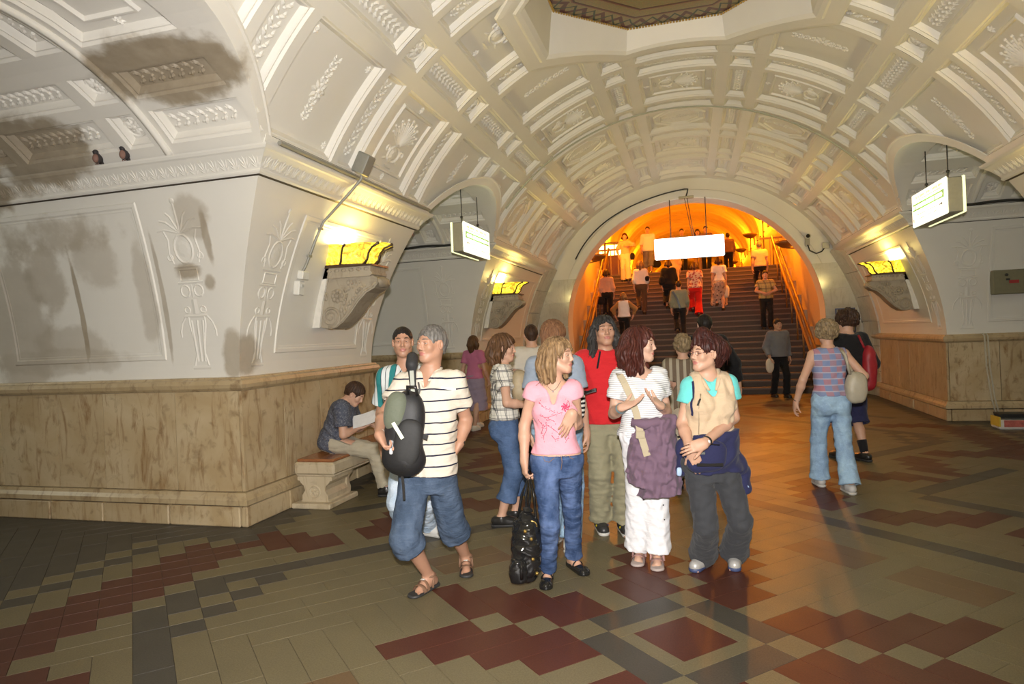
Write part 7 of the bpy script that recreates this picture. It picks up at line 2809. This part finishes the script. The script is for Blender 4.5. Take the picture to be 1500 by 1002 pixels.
def generic(base, H, facing, label, sex='f', q=2, top=None, bottom=None, skirt=None, hair=None, shoes=BLACKL, stride=.12, lift=0., lean=0., arms=None, look=None, skin=None, group=None, hands=None, seed=1):
    J, S, f = stand(base, H, yaw_of(nrm(facing)), sex, stride, lift, lean, arms=arms)
    p = Person([base[0], base[1], base[2]], label, J, sex, S, q, nrm(look) if look is not None else None, group, skin, hands)
    p.build_body()
    if top: p.shirt(seed=seed, **top)
    if skirt: p.skirt(**skirt)
    if bottom: p.trousers(seed=seed + 1, **bottom)
    if hair: p.hair(hair[0], hair[1], seed, **hair[2])
    for k in 'LR': p.sneaker(k, shoes, SOLEB if shoes in (BLACKL,) else SOLEW, .0)
    return p
SHORT = ('short', dict(hairline=.066, thick=.008, amp=.004, nape=-.06))
def longhair(l=-.14, th=.014, w=.05, **k):
    d = dict(hairline=.062, thick=th, amp=.006, nape=-.09, locks=[((0, -.09, .02), (0, -.11, -.05), (0, -.085, l), .06, w), ((.07, -.04, .02), (.09, -.03, -.05), (.075, -.03, l), .036, .025), ((-.07, -.04, .02), (-.09, -.03, -.05), (-.075, -.03, l), .036, .025)])
    d.update(k)
    return ('long', d)
def bag(label, c, size, mat, straps=(), name='handbag', h=.011, seed=3, pw=2.6):
    c = np.asarray(c, float)
    b = tag(empty(name, c), label, 'bag')
    r = np.asarray(size, float)
    blobs_obj('body', lambda F: (F.ell(c, r, VB, .02, 'add', pw), F.wrinkle(.05 * min(r), .05, seed)), c - r.max() * 1.3, c + r.max() * 1.3, h, mat, b, c)
    for pts, rad in straps:
        tube_obj('strap', pts, rad, mat, b, c, 6)
    return b

def others():
    # woman in the plaid blouse, turned to the right of the picture
    D = 5.85
    b = (gp(738, 772) + gp(753, 762)) / 2
    p = generic(b, 1.68, CR + fw * .05, 'woman in white and black plaid blouse and cropped jeans, seen from the side', 'f', 1,
                dict(mat=PLAIDW, name='blouse', grow=.020, hem=.10, sleeve=.55, neck=.94, loose=.012, wr=.008), dict(mat=DENIM_DARK, name='cropped_jeans', grow=.016, ln=.62, hemr=.070, knee=.066, top=.16, seat=.04), None,
                (H_BRN, *longhair(-.12, .022, .05, amp=.010, ng=18, wav=2., strands=[((0, .0, .13), (.08, .05, .07), (.085, .02, -.08), .02, 20), ((0, .0, .13), (-.08, .05, .07), (-.085, .02, -.1), .02, 26), ((0, -.05, .12), (.0, -.15, .03), (0, -.12, -.12), .05, 36)])), BLACKL, .07,
                arms=dict(R=((.6, -.5, -.6), (.20, .24, 1.08)), L=((.6, -.5, -.6), (.10, .26, 1.10))), look=CR * .9 - fw * .25, seed=51,
                hands=dict(R=dict(curl=.4), L=dict(curl=.4)))
    # tan bag held by her far arm
    bag('tan shoulder bag hugged by the woman in plaid', px(761, 565, D - .02), (.07, .14, .10), plain('tan_bag', (.36, .29, .18), .6, 0, .25, 30), [([px(752, 548, D), px(742, 538, D), px(733, 546, D + .02)], .012)], 'shoulder_bag', .010)
    # person in the grey-blue tee behind the pink top
    p = generic(gp(823, 803), 1.77, fw * .9 + CR * .35, 'person with auburn hair in grey blue tee, mostly hidden behind the pink top', 'f', 2,
                dict(mat=GREYBLUE, name='tee', grow=.024, hem=.02, sleeve=.62, neck=.94, loose=.02), dict(mat=DENIM_LIGHT, name='jeans', grow=.018, ln=.98, hemr=.066, top=.16), None,
                (H_BRN.copy() if False else H_AUB2, 'long', dict(hairline=.055, thick=.020, amp=.008, nape=-.08, locks=[((0, -.08, .02), (0, -.10, -.03), (0, -.085, -.09), .06, .05)], strands=[((0, -.02, .13), (.06, -.12, .06), (.04, -.12, -.09), .05, 30), ((0, -.02, .13), (-.06, -.12, .06), (-.04, -.12, -.09), .05, 30)])), plain('white_trainer_dirty', (.58, .58, .56), .5), .05, seed=53)
    J = p.J
    bag('black and white striped bag behind the pink top', px(846, 592, 5.0), (.06, .12, .05), BWSTRIPE, [], 'shoulder_bag', .010)
    # man in the red tee
    b = gp(897, 778)
    p = generic(b, 1.80, -fw + CR * .05, 'man with long dark curly hair in a red tee and khaki trousers', 'm', 1,
                dict(mat=RED, name='tee', grow=.022, hem=-.06, sleeve=.62, neck=.955, loose=.02, wr=.007), dict(mat=KHAKI, name='trousers', grow=.018, ln=.98, hemr=.070, knee=.068, top=.1, wr=.010), None, None,
                plain('black_yellow_trainer', (.03, .03, .03), .4), .04, arms=dict(R=((.6, -1, 0), (.19, -.10, .92)), L=((.6, -1, 0), (.17, -.10, .92))), look=-fw + CU * .16 + CR * .05, skin=SKIN_T, seed=55)
    p.hair(H_SALT, 'long', 55, hairline=.072, thick=.016, amp=.012, ng=18, wav=2.6, nape=-.10, temple=.004,
           locks=[((-.075, -.03, .02), (-.10, -.02, -.06), (-.105, .0, -.19), .034, .040), ((.075, -.03, .02), (.098, -.02, -.06), (.10, .0, -.19), .034, .040), ((0, -.08, .0), (0, -.10, -.08), (0, -.08, -.2), .06, .06)],
           strands=[((-.04, -.02, .11), (-.10, .01, .02), (-.105, .02, -.2), .02, 36), ((.04, -.02, .11), (.10, .01, .02), (.10, .02, -.2), .02, 30)], wave=.014, wf=20)
    m = MB()
    for q in 'LR':
        an, to = p.J['a' + q], p.J['t' + q]; d = nrm((to - an) * [1, 1, 0]); sd = np.cross([0, 0, 1], d)
        for k, mt in ((-1, 'yellow'), (1, 'blue')):
            m = MB(); m.sph(an - p.base + d * .07 + sd * k * .036 + np.array([0, 0, -.03]), (.02, .02, .015), 8, 6)
            obj('side_patch', mesh('side_patch', m.v, m.f, plain('patch_' + mt, (.6, .5, .02) if k < 0 else (.03, .12, .5), .4), True), p.root)
    Fs = p.F_shirt
    p.ribbon('strap', [px(880, 512, 5.2), px(878, 535, 5.2), px(880, 560, 5.2)], BLACKL, .03, .006, None, Fs, .004, None, 14)
    bag('black camera bag hanging at the red tee man’s side'.replace('’', ' '), px(870, 600, 5.62), (.03, .085, .05), BLACKC, [([px(871, 588, 5.6), px(874, 545, 5.5), px(879, 515, 5.4)], .008)], 'camera_bag', .010)
    # woman in the brown striped blouse, seen from behind
    b = px(1002, 560, 7.0); b[2] = 0
    generic(b, 1.60, fw + CR * .1, 'woman with grey blond curls in a brown striped blouse, seen from behind', 'f', 2, dict(mat=BROWNST, name='blouse', grow=.03, hem=-.12, sleeve=.6, neck=.95, loose=.03), dict(mat=KHAKI, name='trousers', ln=.98), None, (H_CURL, 'short', dict(hairline=.07, thick=.014, amp=.004, nape=-.06, curl=1.)), BLACKL, .08, seed=57)
    # tall man with a black cap
    b = px(1036, 560, 8.5); b[2] = 0
    p = generic(b, 1.84, fw + CR * .05, 'tall man in black with a black cap walking to the stairs', 'm', 2, dict(mat=BLACKC, name='jacket', grow=.035, hem=-.10, sleeve=1.88, neck=.97, loose=.03), dict(mat=BLACKC, name='trousers', ln=.98), None, (H_BLACK, *SHORT), BLACKL, .10, arms=dict(R=((.3, -1, 0), (.37, .02, .89)), L=((.3, -1, 0), (.25, .05, .86))), seed=59)
    j, k = p.J, p.S
    blobs_obj('cap', lambda F: (F.ell(j['hd'] + p.hu * .045, np.array([.088, .105, .085]), np.stack([p.hl, p.hf, p.hu]), .01), F.cut(j['hd'] + p.hu * .04, -p.hu), F.cone(j['hd'] + p.hu * .045 + p.hf * .07, j['hd'] + p.hu * .04 + p.hf * .15, .07, .06, .01, (p.hu, .12))), j['hd'] - .25, j['hd'] + .25, .012, BLACKC, p.root, p.base)
    # bald man in a white shirt, seen from behind
    b = px(781, 560, 8.2); b[2] = 0
    generic(b, 1.80, fw - CR * .1, 'man with thinning dark hair in a white shirt, seen from behind', 'm', 2, dict(mat=OFFW, name='shirt', grow=.026, hem=-.06, sleeve=.65, neck=.97, loose=.02), dict(mat=BLACKC, name='trousers', ln=.98), None, (H_DARK, 'short', dict(hairline=.085, thick=.004, amp=.003, nape=-.06)), BLACKL, .1, seed=61)
    # woman in a rose top far off by the pylon
    p = generic(np.array([-3.86, 11.6, 0]), 1.70, CR * .5 + fw * .9, 'woman in a rose top and lavender skirt beyond the left side passage', 'f', 2, dict(mat=ROSE, name='top', grow=.018, hem=.05, sleeve=.6, neck=.93), None, dict(mat=LAV, length=.55, flare=.05), (H_BRN, *longhair(-.16)), OFFW, .20, seed=63)
    # woman in the checked sleeveless blouse
    b = (gp(1216, 727) + gp(1229, 708)) / 2
    D = 6.55
    p = generic(b, 1.68, fw + CR * .12, 'woman with curly blond hair in blue red checked blouse and light jeans, walking away', 'f', 1,
                dict(mat=CHECKB, name='blouse', grow=.016, hem=.10, sleeve=0, neck=.95, loose=.006, wr=.006), dict(mat=DENIM_LIGHT, name='jeans', grow=.014, ln=1.0, hemr=.082, knee=.062, top=.18, seat=.05, wr=.007), None,
                (H_CURL, 'short', dict(hairline=.068, thick=.020, amp=.004, nape=-.055, curl=1.15, ncurl=190)), plain('pale_shoe', (.45, .44, .42), .5), .17, lean=.02,
                arms=dict(L=((.5, -1, 0), (.33, .03, .90)), R=((.8, -.8, -.3), (.21, .16, 1.05))), seed=65, hands=dict(L=dict(curl=.4), R=dict(curl=.6)))
    p.band('bracelet', 'L', .92, .030, BLACKL, .005)
    bag('beige slouchy shoulder bag under the arm of the woman in checks', px(1254, 568, D + .02), (.10, .155, .075), plain('beige_leather', (.40, .36, .27), .5, 0, .15, 14, .3), [([px(1245, 548, D - .05), px(1238, 520, D - .07), px(1232, 512, D), px(1240, 530, D + .08), px(1252, 550, D + .05)], .014)], 'shoulder_bag', .009)
    # youth in black
    b = (gp(1235, 672) + gp(1263, 676)) / 2
    D = 8.0
    p = generic(b, 1.80, fw + CR * .12 if False else fw * .9 - CR * .15, 'youth in a black top and navy shorts with black socks, walking away', 'm', 2, dict(mat=BLACKC, name='top', grow=.03, hem=-.04, sleeve=1.7, neck=.98, loose=.02), dict(mat=NAVY, name='shorts', grow=.02, ln=.16, hemr=.11, knee=.10, top=.1, wr=.008), None, (H_DARK, 'short', dict(hairline=.06, thick=.026, amp=.010, nape=-.06, curl=1.2)), BLACKL, .10, look=fw * .8 - CR * .7 - CU * .15, seed=67,
                arms=dict(L=((.2, -1, -.2), (.18, .2, 1.02)), R=((.2, -1, -.2), (.22, .14, .98))))
    for q in 'LR':
        an, kn = p.J['a' + q], p.J['k' + q]
        m = MB(); m.tube([an - p.base - [0, 0, .02], an + (kn - an) * .18 - p.base, an + (kn - an) * .38 - p.base], [.042, .050, .056], 12); obj('sock', mesh('sock', m.v, m.f, BLACKC, True), p.root)
        d = nrm((p.J['t' + q] - an) * [1, 1, 0])
        m = MB(); m.sph(an - p.base + d * .10 + np.array([0, 0, -.05]), (.040, .040, .022), 10, 6); obj('toe_cap', mesh('toe_cap', m.v, m.f, SOLEW, True), p.root)
    bag('red bag on the shoulder of the youth in black', px(1272, 540, D - .02), (.085, .28, .10), plain('red_nylon', (.28, .012, .02), .5, 0, .15, 20), [([px(1266, 510, D - .08), px(1258, 492, D - .05), px(1262, 500, D + .1)], .014)], 'shoulder_bag', .014)
    # man in the grey jumper coming down
    b = gp(1143, 582)
    p = generic(b, 1.80, -fw + CR * .1, 'man in a grey jumper and black trousers at the foot of the stairs', 'm', 2, dict(mat=GREYK, name='jumper', grow=.028, hem=-.02, sleeve=1.9, neck=.96, loose=.02), dict(mat=BLACKC, name='trousers', ln=.98), None, (H_DARK, *SHORT), BLACKL, .12, arms=dict(R=((.3, -1, 0), (.26, .10, .90)), L=((.3, -1, 0), (.24, .02, .86))), seed=69)
    bag('small white plastic bag carried by the man in the grey jumper', p.J['wR'] - [0, .02, .2], (.09, .17, .06), OFFW, [], 'carrier_bag', .014)
H_AUB2 = hair_mat('light_auburn_hair', (.10, .045, .022), (.24, .12, .06))
others()

# ------------------------------------------------------------------ people on the stairs and the landing
def on_stairs(x, Y):
    i = int((Y - Y0S) / RUN)
    return np.array([x, Y0S + (i + .42) * RUN, (i + 1) * RISE])
def wx(xpx, ypx, Y):
    d = fw + CR * (xpx - CX) / F_PX - CU * (ypx - CY) / F_PX
    return d[0] * Y / d[1]
def crowd():
    tee = lambda m, **k: dict(dict(mat=m, name='top', grow=.02, hem=.0, sleeve=.6, neck=.95), **k)
    tr = lambda m, **k: dict(dict(mat=m, name='trousers', ln=.98, hemr=.07), **k)
    UP, DN = np.array([0, 1., 0]), np.array([0, -1., 0])
    st = dict(stride=.10, lift=RISE)
    def climb(x, y, Y, H, fac, *a, **k):
        b = on_stairs(wx(x, y, Y) + k.pop('dx', 0), Y)
        kk = dict(st) if fac is UP else dict(stride=.09, lift=0)
        kk.update(k)
        return generic(b, H, fac, *a, q=3, **kk)
    p = climb(1124, 470, 20.1, 1.66, DN, 'man in a yellow plaid shirt and dark trousers coming down the stairs', sex='m', top=tee(PLAIDY, loose=.02), bottom=tr(BLACKC), hair=(H_DARK, *SHORT), seed=71, arms=dict(L=((1, -.3, 0), (.06, .22, 1.05)), R=((1, -.3, 0), (.06, .22, 1.05))))
    p = climb(1114, 400, 22.2, 1.66, UP, 'grey haired man in a pale shirt and dark trousers near the right handrail', sex='m', top=tee(cloth('pale_peach', (.55, .42, .32)), loose=.02), bottom=tr(BLACKC), hair=(H_GREY, *SHORT), seed=72)
    p = climb(1054, 420, 21.3, 1.64, UP, 'woman in a white top and patterned skirt climbing with a pale bag', top=tee(WHITE, hem=.1), skirt=dict(mat=PATSK, length=.72, flare=.05, grow=.045), stride=.05, hair=(H_AUB, *longhair(-.08)), seed=73)
    bag('pale carrier bag held by the woman in the patterned skirt', p.J['wR'] - [0, 0, .24], (.09, .20, .06), OFFW, [], 'carrier_bag', .02)
    p = climb(1018, 420, 21.2, 1.66, UP, 'woman in a red floral blouse and bright red trousers on the stairs', top=tee(FLORAL, loose=.03, grow=.03), bottom=tr(cloth('bright_red', (.62, .02, .015)), grow=.03, hemr=.10), hair=(H_BRN, *longhair(-.06)), seed=74)
    p = climb(980, 420, 21.3, 1.66, UP, 'woman all in black climbing the middle of the stairs', top=tee(BLACKC, sleeve=1.6, loose=.04, grow=.03), bottom=tr(BLACKC, grow=.03, ln=.8, hemr=.09), hair=(H_BRN, *longhair(-.06)), seed=75)
    bag('black shoulder bag of the woman all in black', p.J['sL'] - [.06, .1, .32], (.10, .14, .09), BLACKC, [], 'shoulder_bag', .02)
    p = climb(996, 470, 19.8, 1.66, UP, 'person in a sage green top with a strap across the back', sex='m', top=tee(SAGE, sleeve=1.8, loose=.02), bottom=tr(BLACKC), hair=(H_DARK, *SHORT), seed=76)
    p.ribbon('strap', [p.J['sL'] - np.array([0, .15, -.02]), (p.J['sL'] + p.J['hR']) / 2 - np.array([0, .17, 0]), p.J['hR'] - np.array([0.06, .15, 0])], BLACKL, .05, .01, None, None, 0, np.array([0, -1., 0]), 10)
    p = climb(939, 420, 21.4, 1.70, UP, 'slim woman in a white top and brown trousers with a ponytail', top=tee(WHITE, sleeve=1.5, hem=.1), bottom=tr(cloth('brown_trousers', (.10, .065, .04)), hemr=.055), hair=(H_BLOND, *longhair(-.22, .010, .03)), seed=77)
    bag('small dark bag of the slim woman with a ponytail', p.J['sR'] - [-.05, .02, .25], (.07, .09, .08), BLACKC, [], 'shoulder_bag', .02)
    p = climb(890, 430, 21.2, 1.62, UP, 'woman in a peach knit top and dark trousers by the left handrail', top=tee(cloth('peach_knit', (.55, .36, .28)), sleeve=1.9, hem=.08), bottom=tr(BLACKC), hair=(H_DARK, *longhair(-.04)), seed=78)
    bag('dark handbag carried by the woman in the peach top', p.J['wL'] - [.02, .06, .16], (.15, .13, .07), BLACKC, [], 'handbag', .02)
    p = climb(914, 460, 19.6, 1.55, UP, 'blond person in a white vest over tan sleeves low on the stairs', top=tee(cloth('tan_sleeves', (.36, .20, .08)), sleeve=1.8), bottom=tr(BLACKC), hair=(H_BLOND, *longhair(-.06)), seed=79, arms=dict(L=((1., .2, 0), (.28, .1, .95)), R=((1., .2, 0), (.28, .1, .95))))
    p.shirt(WHITE, 'vest', .035, .05, 0, .95, 0, .01, .004, 80)
    p = climb(987, 400, 22.6, 1.62, UP, 'long haired blond woman in pale orange clothes behind the woman in black', top=tee(cloth('pale_orange', (.62, .42, .22)), sleeve=1.7, hem=-.3, grow=.03), bottom=tr(cloth('pale_orange2', (.60, .44, .26))), hair=(H_BLOND, *longhair(-.30, .012, .06)), seed=81)
    p = climb(917, 400, 23.7, 1.70, DN, 'woman in a peach blouse and white trousers coming down by the left lamps', top=tee(cloth('peach_blouse', (.62, .42, .30)), hem=.05, sleeve=.9), bottom=tr(cloth('cream_trousers', (.66, .60, .48)), hemr=.10, grow=.02), hair=(H_RED, *longhair(-.08)), seed=82, arms=dict(L=((1., -.2, -.2), (.12, .25, 1.25)), R=((1., -.2, -.2), (.22, .05, .88))))
    bag('dark bag at the hip of the woman in white trousers', p.J['wL'] * .2 + p.J['hL'] * .8 + [.16, -.05, -.1], (.08, .13, .07), BLACKC, [], 'handbag', .02)
    def top_(x, Y, H, fac, *a, **k):
        return generic(np.array([wx(x, 400, Y), Y, ZT]), H, fac, *a, q=3, **k)
    p = top_(951, 25.0, 1.74, DN, 'man in a loose white shirt and striped shorts standing at the stairhead', sex='m', top=tee(WHITE, loose=.05, hem=-.15, sleeve=1.2), bottom=tr(GREYK, ln=.5, hemr=.09, knee=.09), hair=(H_DARK, *SHORT), seed=83)
    bag('dark travel bag beside the man in the loose white shirt', np.array([wx(962, 395, 24.9), 24.9, ZT + .36]), (.16, .14, .10), BLACKC, [], 'travel_bag', .02)
    p = top_(1001, 26.2, 1.74, DN, 'man in a dark top behind the white sign, leftmost of the three', sex='m', top=tee(SAGE, loose=.02), bottom=tr(BLACKC), hair=(H_DARK, *SHORT), seed=84)
    p = top_(1024, 26.4, 1.70, DN, 'long haired woman behind the white sign, between two men', top=tee(cloth('orange_top', (.50, .26, .12))), bottom=tr(cloth('tan_trousers', (.40, .26, .14))), hair=(H_DARK, *longhair(-.14)), seed=85)
    p = top_(1036, 26.0, 1.74, DN, 'man in a brown top behind the white sign, rightmost of the three', sex='m', top=tee(cloth('brown_top', (.20, .12, .07))), bottom=tr(BLACKC), hair=(H_BLACK, *SHORT), seed=86)
    p = top_(1068, 27.5, 1.62, UP, 'person in a brown jacket walking off across the landing', sex='m', top=tee(cloth('brown_jacket', (.26, .15, .07)), sleeve=1.8, loose=.03), bottom=tr(BLACKC), hair=(H_DARK, *SHORT), seed=87)
crowd()
